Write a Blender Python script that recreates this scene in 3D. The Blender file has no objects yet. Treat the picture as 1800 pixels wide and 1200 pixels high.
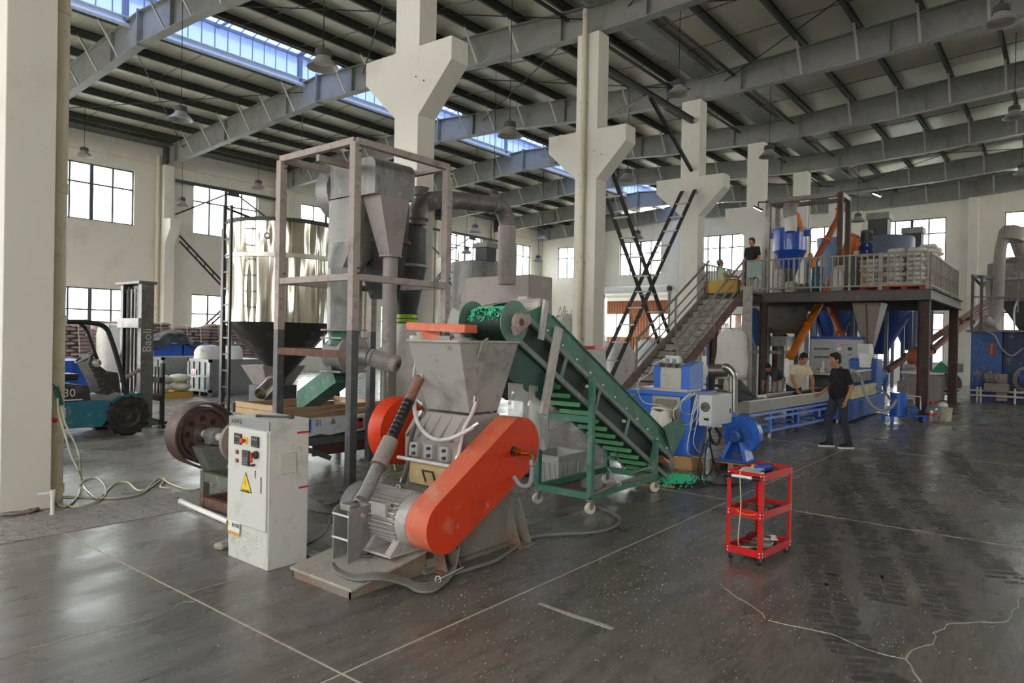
import bpy, math, random
from mathutils import Vector, Matrix, noise
random.seed(7)
PI = math.pi
V3 = Vector
C = bpy.context.scene.collection
sc = bpy.context.scene

# ------------------------------------------------------------------ camera
FPX = 1223.245
YAW, PIT, ROL = math.radians(38.7394565), math.radians(-0.30196689), math.radians(-1.0905667)
CAMH = 1.85
F_ = V3((math.cos(PIT)*math.cos(YAW), math.cos(PIT)*math.sin(YAW), math.sin(PIT)))
R0 = V3((math.sin(YAW), -math.cos(YAW), 0))
D0 = F_.cross(R0)
RT = R0*math.cos(ROL) + D0*math.sin(ROL)
DN = -R0*math.sin(ROL) + D0*math.cos(ROL)
CAM = V3((0, 0, CAMH))
cd = bpy.data.cameras.new('camera'); co = bpy.data.objects.new('camera', cd); C.objects.link(co)
co.matrix_world = Matrix(((RT.x, -DN.x, -F_.x, 0), (RT.y, -DN.y, -F_.y, 0), (RT.z, -DN.z, -F_.z, CAMH), (0, 0, 0, 1)))
cd.sensor_width = 36; cd.lens = FPX/1800*36; cd.clip_end = 400; cd.clip_start = 0.05
sc.camera = co

def at(px, py, x=None, y=None, z=None):
    """world point on the plane x=.., y=.. or z=.. seen at photograph pixel (px, py)"""
    d = RT*((px-900)/FPX) + DN*((py-600)/FPX) + F_
    t = x/d.x if x is not None else y/d.y if y is not None else (z-CAMH)/d.z
    return CAM + d*t

# ------------------------------------------------------------------ world, light, exposure
w = bpy.data.worlds.new('overcast_sky'); sc.world = w; w.use_nodes = True
nt = w.node_tree; bg = nt.nodes['Background']
geo = nt.nodes.new('ShaderNodeTexCoord'); sep = nt.nodes.new('ShaderNodeSeparateXYZ')
rmp = nt.nodes.new('ShaderNodeValToRGB')
nt.links.new(geo.outputs['Generated'], sep.inputs[0]); nt.links.new(sep.outputs['Z'], rmp.inputs[0])
rmp.color_ramp.elements[0].color = (1.0, 0.98, 0.945, 1); rmp.color_ramp.elements[1].color = (0.93, 0.96, 1.0, 1)
nt.links.new(rmp.outputs[0], bg.inputs[0]); bg.inputs[1].default_value = 9.0
sc.view_settings.view_transform = 'Standard'; sc.view_settings.look = 'None'
sc.view_settings.gamma = 1; sc.view_settings.use_curve_mapping = False
sc.view_settings.exposure = 0.5
sc.cycles.max_bounces = 8; sc.cycles.diffuse_bounces = 5; sc.cycles.glossy_bounces = 4
sc.cycles.transparent_max_bounces = 12; sc.cycles.transmission_bounces = 6
sc.cycles.sample_clamp_indirect = 6
sc.cycles.use_denoising = True

def portal(loc, rot, sx, sy):
    l = bpy.data.lights.new('portal', 'AREA'); l.shape = 'RECTANGLE'; l.size = sx; l.size_y = sy
    l.cycles.is_portal = True
    o = bpy.data.objects.new('portal', l); C.objects.link(o); o.location = loc; o.rotation_euler = rot
    return o

# ------------------------------------------------------------------ materials
ORD = ['bottom', 'second', 'third', 'fourth', 'fifth', 'sixth', 'seventh', 'eighth', 'ninth', 'tenth', 'eleventh', 'twelfth', 'thirteenth', 'fourteenth', 'fifteenth', 'sixteenth', 'seventeenth', 'eighteenth', 'nineteenth', 'twentieth']
def lin(h):
    if isinstance(h, str):
        h = h.lstrip('#'); c = [int(h[i:i+2], 16)/255 for i in (0, 2, 4)]
    else: c = h
    return tuple((x/12.92 if x <= 0.04045 else ((x+0.055)/1.055)**2.4) for x in c) + (1,)
MATS = {}
def mat(name, col, rough=0.6, metal=0.0, dirt=None, bump=0.0, bs=30.0, spec=0.5, alpha=None, emit=None, trans=None, coat=0):
    """dirt = (colour, amount 0..1, scale[, stretch])"""
    if name in MATS: return MATS[name]
    m = bpy.data.materials.new(name); m.use_nodes = True; n = m.node_tree.nodes; L = m.node_tree.links
    b = n['Principled BSDF']; b.inputs['Base Color'].default_value = lin(col)
    b.inputs['Roughness'].default_value = rough; b.inputs['Metallic'].default_value = metal
    b.inputs['Specular IOR Level'].default_value = spec
    if coat: b.inputs['Coat Weight'].default_value = coat
    tc = n.new('ShaderNodeTexCoord')
    if dirt:
        layers = dirt if isinstance(dirt, list) else [dirt]
        prev = None
        for i, d in enumerate(layers):
            mp = n.new('ShaderNodeMapping'); L.new(tc.outputs['Object'], mp.inputs[0])
            mp.inputs['Location'].default_value = (i*3.7, i*1.3, i*2.1)
            if len(d) > 3: mp.inputs['Scale'].default_value = d[3]
            ns = n.new('ShaderNodeTexNoise'); ns.inputs['Scale'].default_value = d[2]; ns.inputs['Detail'].default_value = 6; ns.inputs['Roughness'].default_value = 0.65
            L.new(mp.outputs[0], ns.inputs[0])
            cr = n.new('ShaderNodeValToRGB'); a = d[1]
            lo = 0.635 - 0.27*a; cr.color_ramp.elements[0].position = lo; cr.color_ramp.elements[1].position = lo+0.17
            L.new(ns.outputs[0], cr.inputs[0])
            mx = n.new('ShaderNodeMix'); mx.data_type = 'RGBA'
            L.new(cr.outputs[0], mx.inputs[0]); mx.inputs[7].default_value = lin(d[0])
            if prev is None: mx.inputs[6].default_value = lin(col)
            else: L.new(prev, mx.inputs[6])
            prev = mx.outputs[2]
            if metal > 0 and i == 0:
                mm = n.new('ShaderNodeMath'); mm.operation = 'MULTIPLY_ADD'; L.new(cr.outputs[0], mm.inputs[0]); mm.inputs[1].default_value = -metal*0.7; mm.inputs[2].default_value = metal
                L.new(mm.outputs[0], b.inputs['Metallic'])
        L.new(prev, b.inputs['Base Color'])
    if bump:
        ns = n.new('ShaderNodeTexNoise'); ns.inputs['Scale'].default_value = bs; ns.inputs['Detail'].default_value = 4
        L.new(tc.outputs['Object'], ns.inputs[0])
        bp = n.new('ShaderNodeBump'); bp.inputs['Strength'].default_value = bump; bp.inputs['Distance'].default_value = 0.02
        L.new(ns.outputs[0], bp.inputs['Height']); L.new(bp.outputs[0], b.inputs['Normal'])
    if alpha is not None: b.inputs['Alpha'].default_value = alpha
    if trans is not None: b.inputs['Transmission Weight'].default_value = trans
    if emit: b.inputs['Emission Color'].default_value = lin(emit[0]); b.inputs['Emission Strength'].default_value = emit[1]
    MATS[name] = m
    return m

def glass_mat(name, tint='#ffffff', gloss=0.06, opac=0.0, rough=0.02, body='#ffffff'):
    m = bpy.data.materials.new(name); m.use_nodes = True; n = m.node_tree.nodes; L = m.node_tree.links
    n.remove(n['Principled BSDF']); out = n['Material Output']
    tr = n.new('ShaderNodeBsdfTransparent'); tr.inputs[0].default_value = lin(tint)
    gl = n.new('ShaderNodeBsdfGlossy'); gl.inputs['Roughness'].default_value = rough
    mx = n.new('ShaderNodeMixShader'); mx.inputs[0].default_value = gloss
    L.new(tr.outputs[0], mx.inputs[1]); L.new(gl.outputs[0], mx.inputs[2])
    last = mx
    if opac > 0:
        df = n.new('ShaderNodeBsdfDiffuse'); df.inputs[0].default_value = lin(body)
        tl = n.new('ShaderNodeBsdfTranslucent'); tl.inputs[0].default_value = lin(body)
        m2 = n.new('ShaderNodeMixShader'); m2.inputs[0].default_value = 0.55
        L.new(df.outputs[0], m2.inputs[1]); L.new(tl.outputs[0], m2.inputs[2])
        m3 = n.new('ShaderNodeMixShader'); m3.inputs[0].default_value = opac
        L.new(mx.outputs[0], m3.inputs[1]); L.new(m2.outputs[0], m3.inputs[2]); last = m3
    L.new(last.outputs[0], out.inputs[0])
    MATS[name] = m
    return m

M_wall = mat('cream_plaster', '#e6e1d4', 0.85, dirt=[('#dcd6c8', 0.5, 0.7), ('#d2cbbb', 0.15, 3, (1, 1, 0.3))], bump=0.06, bs=6)
M_col = mat('white_plaster', '#e2ded3', 0.8, dirt=[('#dad5c8', 0.4, 1.2)], bump=0.05, bs=9)
M_steel = mat('grey_painted_steel', '#8e8f8a', 0.45, dirt=('#7b7a74', 0.4, 2.5), spec=0.4)
M_purl = mat('dark_purlin_steel', '#4e4f4b', 0.5, dirt=('#5f5e58', 0.35, 2))
M_black = mat('black_paint', '#1d1d1e', 0.45, dirt=('#4a4846', 0.3, 9))
M_dark = mat('dark_iron', '#3a3a39', 0.5, dirt=('#5a5550', 0.4, 8))
M_frame = mat('window_frame_metal', '#55565a', 0.5)
M_glass = glass_mat('window_glass', '#f4f8f8', 0.05)
M_white = mat('white_metal_paint', '#e6e5e0', 0.45, dirt=('#c9c5bb', 0.3, 7))

# ------------------------------------------------------------------ mesh builder
def frame_for(d, up=V3((0, 0, 1))):
    d = d.normalized()
    if abs(d.dot(up)) > 0.999: up = V3((1, 0, 0))
    s = d.cross(up).normalized(); u = s.cross(d).normalized()
    return s, u
class MB:
    def __init__(s): s.v = []; s.f = []
    def add(s, vs, fs):
        o = len(s.v); s.v += [V3(p) for p in vs]; s.f += [tuple(i+o for i in f) for f in fs]; return s
    def box(s, x0, y0, z0, x1, y1, z1):
        return s.add([(x0,y0,z0),(x1,y0,z0),(x1,y1,z0),(x0,y1,z0),(x0,y0,z1),(x1,y0,z1),(x1,y1,z1),(x0,y1,z1)],
                     [(0,3,2,1),(4,5,6,7),(0,1,5,4),(1,2,6,5),(2,3,7,6),(3,0,4,7)])
    def cbox(s, c, sx, sy, sz, rz=0, R=None):
        M = R if R is not None else Matrix.Rotation(rz, 3, 'Z'); c = V3(c)
        p = [c + M @ V3((a*sx/2, b*sy/2, d*sz/2)) for d in (-1, 1) for a, b in ((-1,-1),(1,-1),(1,1),(-1,1))]
        return s.add(p, [(0,3,2,1),(4,5,6,7),(0,1,5,4),(1,2,6,5),(2,3,7,6),(3,0,4,7)])
    def beam(s, p, q, w, h, up=V3((0, 0, 1))):
        p = V3(p); q = V3(q); a, u = frame_for(q-p, up); a = a*w/2; u = u*h/2
        return s.add([p-a-u, p+a-u, p+a+u, p-a+u, q-a-u, q+a-u, q+a+u, q-a+u],
                     [(0,1,2,3),(7,6,5,4),(0,4,5,1),(1,5,6,2),(2,6,7,3),(3,7,4,0)])
    def angle(s, p, q, w, t, up=V3((0, 0, 1)), flip=1):   # L-section bar
        p = V3(p); q = V3(q); a, u = frame_for(q-p, up); a = a*flip
        s.prism([p, p+a*w, p+a*w+u*t, p+a*t+u*t, p+a*t+u*w, p+u*w], q-p); return s
    def chan(s, p, q, w, h, t, up=V3((0, 0, 1)), flip=1):  # C-section bar: web on the a=0 side
        p = V3(p); q = V3(q); a, u = frame_for(q-p, up); a = a*flip; hu = u*h/2
        s.prism([p-hu, p+a*w-hu, p+a*w-hu+u*t, p+a*t-hu+u*t, p+a*t+hu-u*t, p+a*w+hu-u*t, p+a*w+hu, p+hu], q-p); return s
    def ibeam(s, p, q, w, h, t, up=V3((0, 0, 1))):
        p = V3(p); q = V3(q); a, u = frame_for(q-p, up); e = (q-p).normalized()
        s.beam(p, q, t, h-2*t, up); s.beam(p+u*(h-t)/2, q+u*(h-t)/2, w, t, up); s.beam(p-u*(h-t)/2, q-u*(h-t)/2, w, t, up); return s
    def rod(s, p, q, r, n=8, r2=None, caps=True):
        p = V3(p); q = V3(q); r2 = r if r2 is None else r2; a, u = frame_for(q-p)
        vs = []
        for c, rr in ((p, r), (q, r2)):
            for i in range(n):
                t = 2*PI*i/n; vs.append(c + a*math.cos(t)*rr + u*math.sin(t)*rr)
        fs = [(i, i+n, (i+1) % n + n, (i+1) % n) for i in range(n)]
        if caps: fs += [tuple(range(n)), tuple(range(2*n-1, n-1, -1))]
        return s.add(vs, fs)
    def path(s, pts, r, n=6, caps=True, closed=False):
        pts = [V3(p) for p in pts]; m = len(pts); vs = []
        tang = []
        for i in range(m):
            if closed: t = pts[(i+1) % m]-pts[i-1]
            else: t = pts[min(i+1, m-1)]-pts[max(i-1, 0)]
            tang.append(t.normalized() if t.length > 1e-9 else V3((0, 0, 1)))
        a, u = frame_for(tang[0])
        for i in range(m):
            if i:
                q = tang[i-1].rotation_difference(tang[i]); a = q @ a; u = q @ u
            rr = r[i] if isinstance(r, (list, tuple)) else r
            for k in range(n):
                th = 2*PI*k/n; vs.append(pts[i] + a*math.cos(th)*rr + u*math.sin(th)*rr)
        fs = []
        for i in range(m if closed else m-1):
            j = (i+1) % m
            for k in range(n):
                fs.append((i*n+k, i*n+(k+1) % n, j*n+(k+1) % n, j*n+k))
        if caps and not closed: fs += [tuple(range(n-1, -1, -1)), tuple(range((m-1)*n, m*n))]
        return s.add(vs, fs)
    def prism(s, poly, vec):
        poly = [V3(p) for p in poly]; n = len(poly); vec = V3(vec)
        return s.add(poly + [p+vec for p in poly], [tuple(range(n-1, -1, -1)), tuple(range(n, 2*n))] + [(i, (i+1) % n, (i+1) % n+n, i+n) for i in range(n)])
    def loft(s, rings, caps=True, closed=True):
        n = len(rings[0]); vs = [V3(p) for r in rings for p in r]; fs = []
        for i in range(len(rings)-1):
            for k in range(n if closed else n-1):
                fs.append((i*n+k, i*n+(k+1) % n, (i+1)*n+(k+1) % n, (i+1)*n+k))
        if caps and closed: fs += [tuple(range(n-1, -1, -1)), tuple(range((len(rings)-1)*n, len(rings)*n))]
        return s.add(vs, fs)
    def lathe(s, prof, o=(0, 0, 0), axis=(0, 0, 1), n=24, cap0=False, cap1=False, arc=None):
        o = V3(o); ax = V3(axis).normalized(); a, u = frame_for(ax)
        vs = []
        for r, z in prof:
            for i in range(n):
                t = 2*PI*i/n; vs.append(o + ax*z + a*math.cos(t)*r + u*math.sin(t)*r)
        fs = []
        for j in range(len(prof)-1):
            for i in range(n):
                fs.append((j*n+i, (j+1)*n+i, (j+1)*n+(i+1) % n, j*n+(i+1) % n))
        if cap0: fs.append(tuple(range(n)))
        if cap1: fs.append(tuple(range(len(prof)*n-1, (len(prof)-1)*n-1, -1)))
        return s.add(vs, fs)
    def ell(s, c, r, n=12, m=8, R=None):
        c = V3(c); r = (r, r, r) if not hasattr(r, '__len__') else r; R = R or Matrix.Identity(3)
        vs = [c + R @ V3((0, 0, -r[2]))]
        for j in range(1, m):
            ph = -PI/2 + PI*j/m
            for i in range(n):
                t = 2*PI*i/n; vs.append(c + R @ V3((math.cos(t)*math.cos(ph)*r[0], math.sin(t)*math.cos(ph)*r[1], math.sin(ph)*r[2])))
        vs.append(c + R @ V3((0, 0, r[2]))); e = len(vs)-1
        fs = [(0, 1+(i+1) % n, 1+i) for i in range(n)]
        for j in range(m-2):
            for i in range(n):
                a = 1+j*n; fs.append((a+i, a+(i+1) % n, a+n+(i+1) % n, a+n+i))
        a = 1+(m-2)*n; fs += [(a+i, a+(i+1) % n, e) for i in range(n)]
        return s.add(vs, fs)
    def torus(s, c, axis, R, r, n=20, m=6):
        c = V3(c); a, u = frame_for(V3(axis))
        return s.path([c + a*math.cos(2*PI*i/n)*R + u*math.sin(2*PI*i/n)*R for i in range(n)], r, m, closed=True)
    def xf(s, M):
        s.v = [M @ p for p in s.v]; return s
    def build(s, name, m, parent=None, smooth=None, bevel=0, origin=None):
        vs = s.v
        if origin is None:
            lo = V3([min(p[i] for p in vs) for i in range(3)]); hi = V3([max(p[i] for p in vs) for i in range(3)])
            origin = V3(((lo.x+hi.x)/2, (lo.y+hi.y)/2, lo.z if parent is None else (lo.z+hi.z)/2))
        origin = V3(origin)
        me = bpy.data.meshes.new(name); me.from_pydata([tuple(p-origin) for p in vs], [], s.f); me.validate()
        if smooth is not None:
            me.polygons.foreach_set('use_smooth', [True]*len(me.polygons)); me.set_sharp_from_angle(angle=math.radians(smooth))
        o = bpy.data.objects.new(name, me); C.objects.link(o); me.materials.append(m)
        WL[o.name] = origin
        if parent is not None:
            o.parent = parent; o.location = origin - WL[parent.name]
        else: o.location = origin
        if bevel:
            b = o.modifiers.new('bevel', 'BEVEL'); b.width = bevel; b.segments = 2; b.limit_method = 'ANGLE'
        return o
WL = {}
def tag(o, label=None, cat=None, group=None, kind=None):
    if label: o['label'] = label
    if cat: o['category'] = cat
    if group: o['group'] = group
    if kind: o['kind'] = kind
    return o
def thing(name, label, cat, loc=(0, 0, 0), group=None, kind=None):
    o = bpy.data.objects.new(name, None); C.objects.link(o); o.empty_display_size = 0.1
    o.location = loc; WL[o.name] = V3(loc)
    return tag(o, label, cat, group, kind)
def kids(o): return list(o.children)
def copy_tree(o, parent=None):
    ch = kids(o); c = o.copy(); C.objects.link(c); c.parent = parent
    WL[c.name] = WL.get(o.name, V3())
    for k in ch: copy_tree(k, c)
    return c
def place(o, loc, rz=0, label=None, group=None):
    o.location = loc; o.rotation_euler.z = rz
    if label: o['label'] = label
    if group: o['group'] = group
    return o
def txt(s, size, m, parent, origin, xdir, ydir, name='lettering', ext=0.0015, ratio=1.0, mirror=False, align='CENTER'):
    """flat lettering: the string laid out along xdir (right) and ydir (up), standing proud by ext"""
    cu = bpy.data.curves.new('t', 'FONT'); cu.body = s; cu.size = size; cu.extrude = ext; cu.align_x = align; cu.align_y = 'CENTER'; cu.resolution_u = 3
    to = bpy.data.objects.new('t', cu); C.objects.link(to)
    dg = bpy.context.evaluated_depsgraph_get(); me = bpy.data.meshes.new_from_object(to.evaluated_get(dg))
    bpy.data.objects.remove(to); bpy.data.curves.remove(cu)
    x = V3(xdir).normalized(); y = V3(ydir).normalized(); z = x.cross(y)
    mb = MB(); mb.add([x*p.co.x*ratio + y*p.co.y + z*p.co.z + V3(origin) for p in me.vertices], [tuple(f.vertices) for f in me.polygons])
    bpy.data.meshes.remove(me)
    if not mb.v: return None
    return mb.build(name, m, parent)
X_, Y_, Z_ = V3((1, 0, 0)), V3((0, 1, 0)), V3((0, 0, 1))
# ================================================================== THE SETTING
UC = [2.42, 7.89, 13.27, 18.66, 23.84, 28.85, 34.1]      # bay lines along the hall
UW, VL, VR, UB = 39.0, 29.0, -12.6, -6.0                 # far, left, right and near walls
ZTOP = 9.35
# ---- floor
def floor_mat():
    m = bpy.data.materials.new('polished_concrete'); m.use_nodes = True; n = m.node_tree.nodes; L = m.node_tree.links; b = n['Principled BSDF']
    tc = n.new('ShaderNodeTexCoord')
    def nz(scale, det=6, st=None, off=0, rough=0.6, dist=0):
        mp = n.new('ShaderNodeMapping'); L.new(tc.outputs['Object'], mp.inputs[0]); mp.inputs['Location'].default_value = (off, off*2, 0)
        if st: mp.inputs['Scale'].default_value = st; mp.inputs['Rotation'].default_value = (0, 0, math.radians(-51))
        t = n.new('ShaderNodeTexNoise'); t.inputs['Scale'].default_value = scale; t.inputs['Detail'].default_value = det; t.inputs['Roughness'].default_value = rough; t.inputs['Distortion'].default_value = dist
        L.new(mp.outputs[0], t.inputs[0]); return t.outputs[0]
    def ramp(src, a, b_, c0=(0, 0, 0, 1), c1=(1, 1, 1, 1)):
        r = n.new('ShaderNodeValToRGB'); r.color_ramp.elements[0].position = a; r.color_ramp.elements[1].position = b_
        r.color_ramp.elements[0].color = c0; r.color_ramp.elements[1].color = c1; L.new(src, r.inputs[0]); return r.outputs[0]
    def mix(f, a, b_):
        x = n.new('ShaderNodeMix'); x.data_type = 'RGBA'
        if isinstance(f, float): x.inputs[0].default_value = f
        else: L.new(f, x.inputs[0])
        for i, s_ in ((6, a), (7, b_)):
            if isinstance(s_, tuple): x.inputs[i].default_value = s_
            else: L.new(s_, x.inputs[i])
        return x.outputs[2]
    base = mix(ramp(nz(0.35, 5), 0.35, 0.65), lin('#716f67'), lin('#7d7a71'))
    base = mix(ramp(nz(1.3, 8, (1, 2.6, 1), 5, 0.7, 0.6), 0.42, 0.85), base, lin('#5b5952'))
    base = mix(ramp(nz(2.2, 9, (0.6, 3.4, 1), 9, 0.62), 0.46, 0.80), base, lin('#43413c'))
    # dusty pale area on the left, paled further to stand in for stronger light
    sp = n.new('ShaderNodeSeparateXYZ'); L.new(tc.outputs['Object'], sp.inputs[0])
    mr = n.new('ShaderNodeMapRange'); mr.inputs['From Min'].default_value = 4.5; mr.inputs['From Max'].default_value = 9.5; L.new(sp.outputs['Y'], mr.inputs['Value'])
    ad = n.new('ShaderNodeMath'); ad.operation = 'MULTIPLY'; L.new(mr.outputs[0], ad.inputs[0]); L.new(ramp(nz(0.8, 5, None, 3), 0.3, 0.6), ad.inputs[1])
    base = mix(ad.outputs[0], base, lin('#a3a096'))
    base = mix(ramp(nz(0.55, 4, None, 17), 0.60, 0.72), base, lin('#8f897c'))
    base = mix(ramp(nz(9, 8, (0.5, 3.0, 1), 23, 0.7), 0.50, 0.74), base, lin('#4a4843'))
    base = mix(ramp(nz(24, 6, (0.6, 2.2, 1), 31, 0.7), 0.56, 0.74), base, lin('#928e83'))
    # specks
    vo = n.new('ShaderNodeTexVoronoi'); vo.inputs['Scale'].default_value = 16; L.new(tc.outputs['Object'], vo.inputs['Vector'])
    base = mix(ramp(vo.outputs['Distance'], 0.035, 0.06, (0.55, 0.55, 0.55, 1), (0, 0, 0, 1)), base, lin('#c9c8bd'))
    L.new(base, b.inputs['Base Color'])
    r = n.new('ShaderNodeMapRange'); L.new(nz(1.1, 7, (1, 2, 1), 2), r.inputs['Value']); r.inputs['From Min'].default_value = 0.3; r.inputs['From Max'].default_value = 0.7
    r.inputs['To Min'].default_value = 0.17; r.inputs['To Max'].default_value = 0.40; L.new(r.outputs[0], b.inputs['Roughness'])
    bp = n.new('ShaderNodeBump'); bp.inputs['Strength'].default_value = 0.06; bp.inputs['Distance'].default_value = 0.01; L.new(nz(3, 5), bp.inputs['Height']); L.new(bp.outputs[0], b.inputs['Normal'])
    b.inputs['Specular IOR Level'].default_value = 0.5
    return m
M_floor = floor_mat()
fl = MB().box(UB, VR, -0.3, UW+0.3, VL+0.3, 0).build('floor', M_floor, origin=(0, 0, 0)); tag(fl, 'dark grey polished concrete floor with dust and tyre marks', kind='structure')
M_joint = mat('joint_filler', '#bdb7a6', 0.8, dirt=('#968f80', 0.3, 5))
def strip(name, pts, wdt, m, parent=fl, z=0.002, jit=0.0):
    mb = MB(); P = []
    for i in range(len(pts)-1):
        a, b = V3(pts[i]), V3(pts[i+1]); k = max(1, int((b-a).length/0.08)) if jit else 1
        for j in range(k): P.append(a.lerp(b, j/k) + (V3((random.uniform(-jit, jit), random.uniform(-jit, jit), 0)) if j else V3()))
    P.append(V3(pts[-1])); vs = []; fs = []
    for i, p in enumerate(P):
        d = (P[min(i+1, len(P)-1)]-P[max(i-1, 0)]); d.z = 0; s_ = V3((-d.y, d.x, 0)).normalized()*wdt*(random.uniform(0.6, 1.3) if jit else 1)/2
        vs += [(p.x-s_.x, p.y-s_.y, z), (p.x+s_.x, p.y+s_.y, z)]
    fs = [(2*i, 2*i+2, 2*i+3, 2*i+1) for i in range(len(P)-1)]
    bot = [(x, y, -0.01) for x, y, _ in vs]; k = len(vs)
    fs = [tuple(f) for f in fs] + [(2*i, 2*i+k, 2*i+2+k, 2*i+2) for i in range(len(P)-1)] + [(2*i+1, 2*i+3, 2*i+3+k, 2*i+1+k) for i in range(len(P)-1)]
    mb.add(vs+bot, fs); return mb.build(name, m, parent)
for v in (-3.5, 0.5-3.0+0.0, 3.066, 13.9, 19.3):
    if v in (-2.5,): continue
    strip('floor_joint', [(UB, v, 0), (UW, v, 0)], 0.012, M_joint)
strip('floor_joint', [(UB, 7.49, 0), (-1, 7.49, 0)], 0.012, M_joint)
for u in (2.395, 7.97, 13.5, 19.1, 24.6, 30.1): strip('floor_joint', [(u, VR, 0), (u, VL, 0)], 0.012, M_joint, z=0.0022)
# cracks
def crk(px, wdt=0.006): strip('floor_crack', [at(a, b, z=0) for a, b in px], wdt, M_joint, jit=0.016, z=0.0025)
crk([(1350, 1090), (1410, 1103), (1465, 1115), (1520, 1140), (1560, 1152), (1592, 1158)])
crk([(1592, 1158), (1604, 1142), (1640, 1132), (1646, 1118), (1640, 1112), (1660, 1105), (1664, 1097), (1720, 1093), (1768, 1093), (1790, 1060), (1795, 1000), (1799, 965)], 0.008)
crk([(1592, 1158), (1602, 1170), (1606, 1182), (1620, 1199)], 0.01)
crk([(20, 1150), (120, 1122), (200, 1100), (260, 1088), (300, 1072), (322, 1058), (342, 1057)], 0.005)
crk([(322, 1046), (350, 1036), (385, 1026), (420, 1018)], 0.004)
crk([(1265, 1025), (1285, 1042), (1310, 1057), (1340, 1078), (1345, 1088)], 0.004)
M_chalk = mat('chalk_smear', '#b5b0a4', 0.9, dirt=('#77746a', 0.5, 60))
strip('chalk_smear', [at(a, b, z=0) for a, b in ((948, 1060), (975, 1070), (1005, 1081), (1040, 1092), (1078, 1105))], 0.04, M_chalk, jit=0.006, z=0.0021)
# tyre marks: rows of dark tread bars with film between
M_tyre = mat('tyre_rubber_mark', '#4a4843', 0.45, dirt=('#66635b', 0.6, 9))
def tyre(px, wdt, n):
    P = [at(a, b, z=0) for a, b in px]
    # resample
    seg = [(P[i+1]-P[i]).length for i in range(len(P)-1)]; tot = sum(seg); mb = MB()
    for k in range(n):
        d = tot*(k+0.5)/n; i = 0
        while d > seg[i] and i < len(seg)-1: d -= seg[i]; i += 1
        c = P[i].lerp(P[i+1], d/seg[i]); t = (P[i+1]-P[i]).normalized(); s_ = V3((-t.y, t.x, 0))
        w_ = wdt*random.uniform(0.55, 1.1); h = tot/n*random.uniform(.22, .46)
        for sg in (-1, 1):
            q = c + s_*sg*w_*0.27 + V3((random.uniform(-.02, .02), random.uniform(-.02, .02), 0)); e = t*h + s_*0; sl = t*h*0.8*sg
            pts = [q - s_*w_*0.24 - e, q + s_*w_*0.24 - e + sl*0, q + s_*w_*0.24 + e, q - s_*w_*0.24 + e]
            mb.add([(p.x, p.y, 0.0016) for p in pts], [(0, 1, 2, 3)])
    o = mb.build('tyre_mark', M_tyre, fl); return o
tyre([(1550, 787), (1556, 810), (1580, 850), (1620, 890), (1680, 940), (1740, 990), (1800, 1030)], 0.34, 60)
tyre([(1504, 815), (1512, 850), (1545, 890), (1580, 930), (1620, 985), (1650, 1040), (1665, 1090)], 0.30, 64)
tyre([(1672, 795), (1690, 820), (1740, 860), (1800, 895)], 0.34, 34)
tyre([(1425, 905), (1432, 960), (1450, 1020), (1470, 1090), (1500, 1150), (1550, 1200)], 0.30, 50)
tyre([(1475, 850), (1490, 890), (1520, 940), (1545, 1000), (1560, 1060)], 0.28, 50)
tyre([(1738, 772), (1765, 778), (1800, 787)], 0.30, 12)
# drain trench with cast covers
M_cover = mat('trench_cover_iron', '#96928a', 0.7, dirt=[('#77736b', 0.5, 12), ('#b5b1a7', 0.35, 30)], bump=0.3, bs=60)
tr = thing('trench_cover_row', 'row of dusty tread-plate drain covers along the column line', 'drain cover', (1.5, 7.5, 0))
for k in range(10):
    u0 = -3.2+k*0.79
    p = MB().box(u0+0.005, 7.10, -0.02, u0+0.78, 7.98, 0.006)
    for i in range(6):
        for j in range(8):
            cx = u0+0.08+i*0.125; cy = 7.17+j*0.105
            p.cbox((cx, cy, 0.008), 0.05 if (i+j) % 2 else 0.012, 0.012 if (i+j) % 2 else 0.05, 0.006)
    p.build('cover_plate', M_cover, tr)

# ---- walls with openings
def wall(name, axis, pos, thick, a0, a1, z1, ops, m, label):
    """axis 'x': plane x=pos spanning y; axis 'y': plane y=pos spanning x. ops: (a0,a1,z0,z1)"""
    mb = MB()
    def bx(u0, u1, z0, z1_):
        if u1-u0 < 1e-4 or z1_-z0 < 1e-4: return
        if axis == 'x': mb.box(pos, u0, z0, pos+thick, u1, z1_)
        else: mb.box(u0, pos, z0, u1, pos+thick, z1_)
    cuts = sorted({a0, a1, *[o[0] for o in ops], *[o[1] for o in ops]})
    for i in range(len(cuts)-1):
        c0, c1 = cuts[i], cuts[i+1]; z = 0
        for o in sorted([o for o in ops if o[0] <= c0+1e-6 and o[1] >= c1-1e-6], key=lambda o: o[2]):
            bx(c0, c1, z, o[2]); z = o[3]
        bx(c0, c1, z, z1)
    return tag(mb.build(name, m), label, kind='structure')
bays = [(UB+2.4)/2+0.0] + [(UC[i]+UC[i+1])/2 for i in range(6)] + [(UC[6]+UW)/2]
lw_up = [(b-1.5, b+1.5, 6.0, 8.15) for b in bays]; lw_lo = [(b-1.5, b+1.5, 1.0, 3.45) for b in bays]
wall('wall_left', 'y', VL, 0.25, UB, UW, 9.6, lw_up+[o for o in lw_lo if o[0] > 7]+[(-4.5, 7.0, 0, 5.2)], M_wall, 'cream plastered side wall with two rows of windows')  # wide floor-level opening is unseen, added to brighten the left half
far_c = [26.0, 21.15, 16.0, 11.0, 6.2, 1.0, -4.0, -9.0]
door_op = (19.1, 23.6, 0.0, 5.05)
fw_up = [(c-1.45, c+1.45, 5.93, 8.05) for c in far_c]; fw_lo = [(c-1.45, c+1.45, 1.0, 3.45) for c in far_c if c != 21.15]
wall('wall_far', 'x', UW, 0.25, VR, VL+0.25, 9.9, fw_up+fw_lo+[door_op], M_wall, 'cream plastered end wall with windows and a shutter door')
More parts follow.
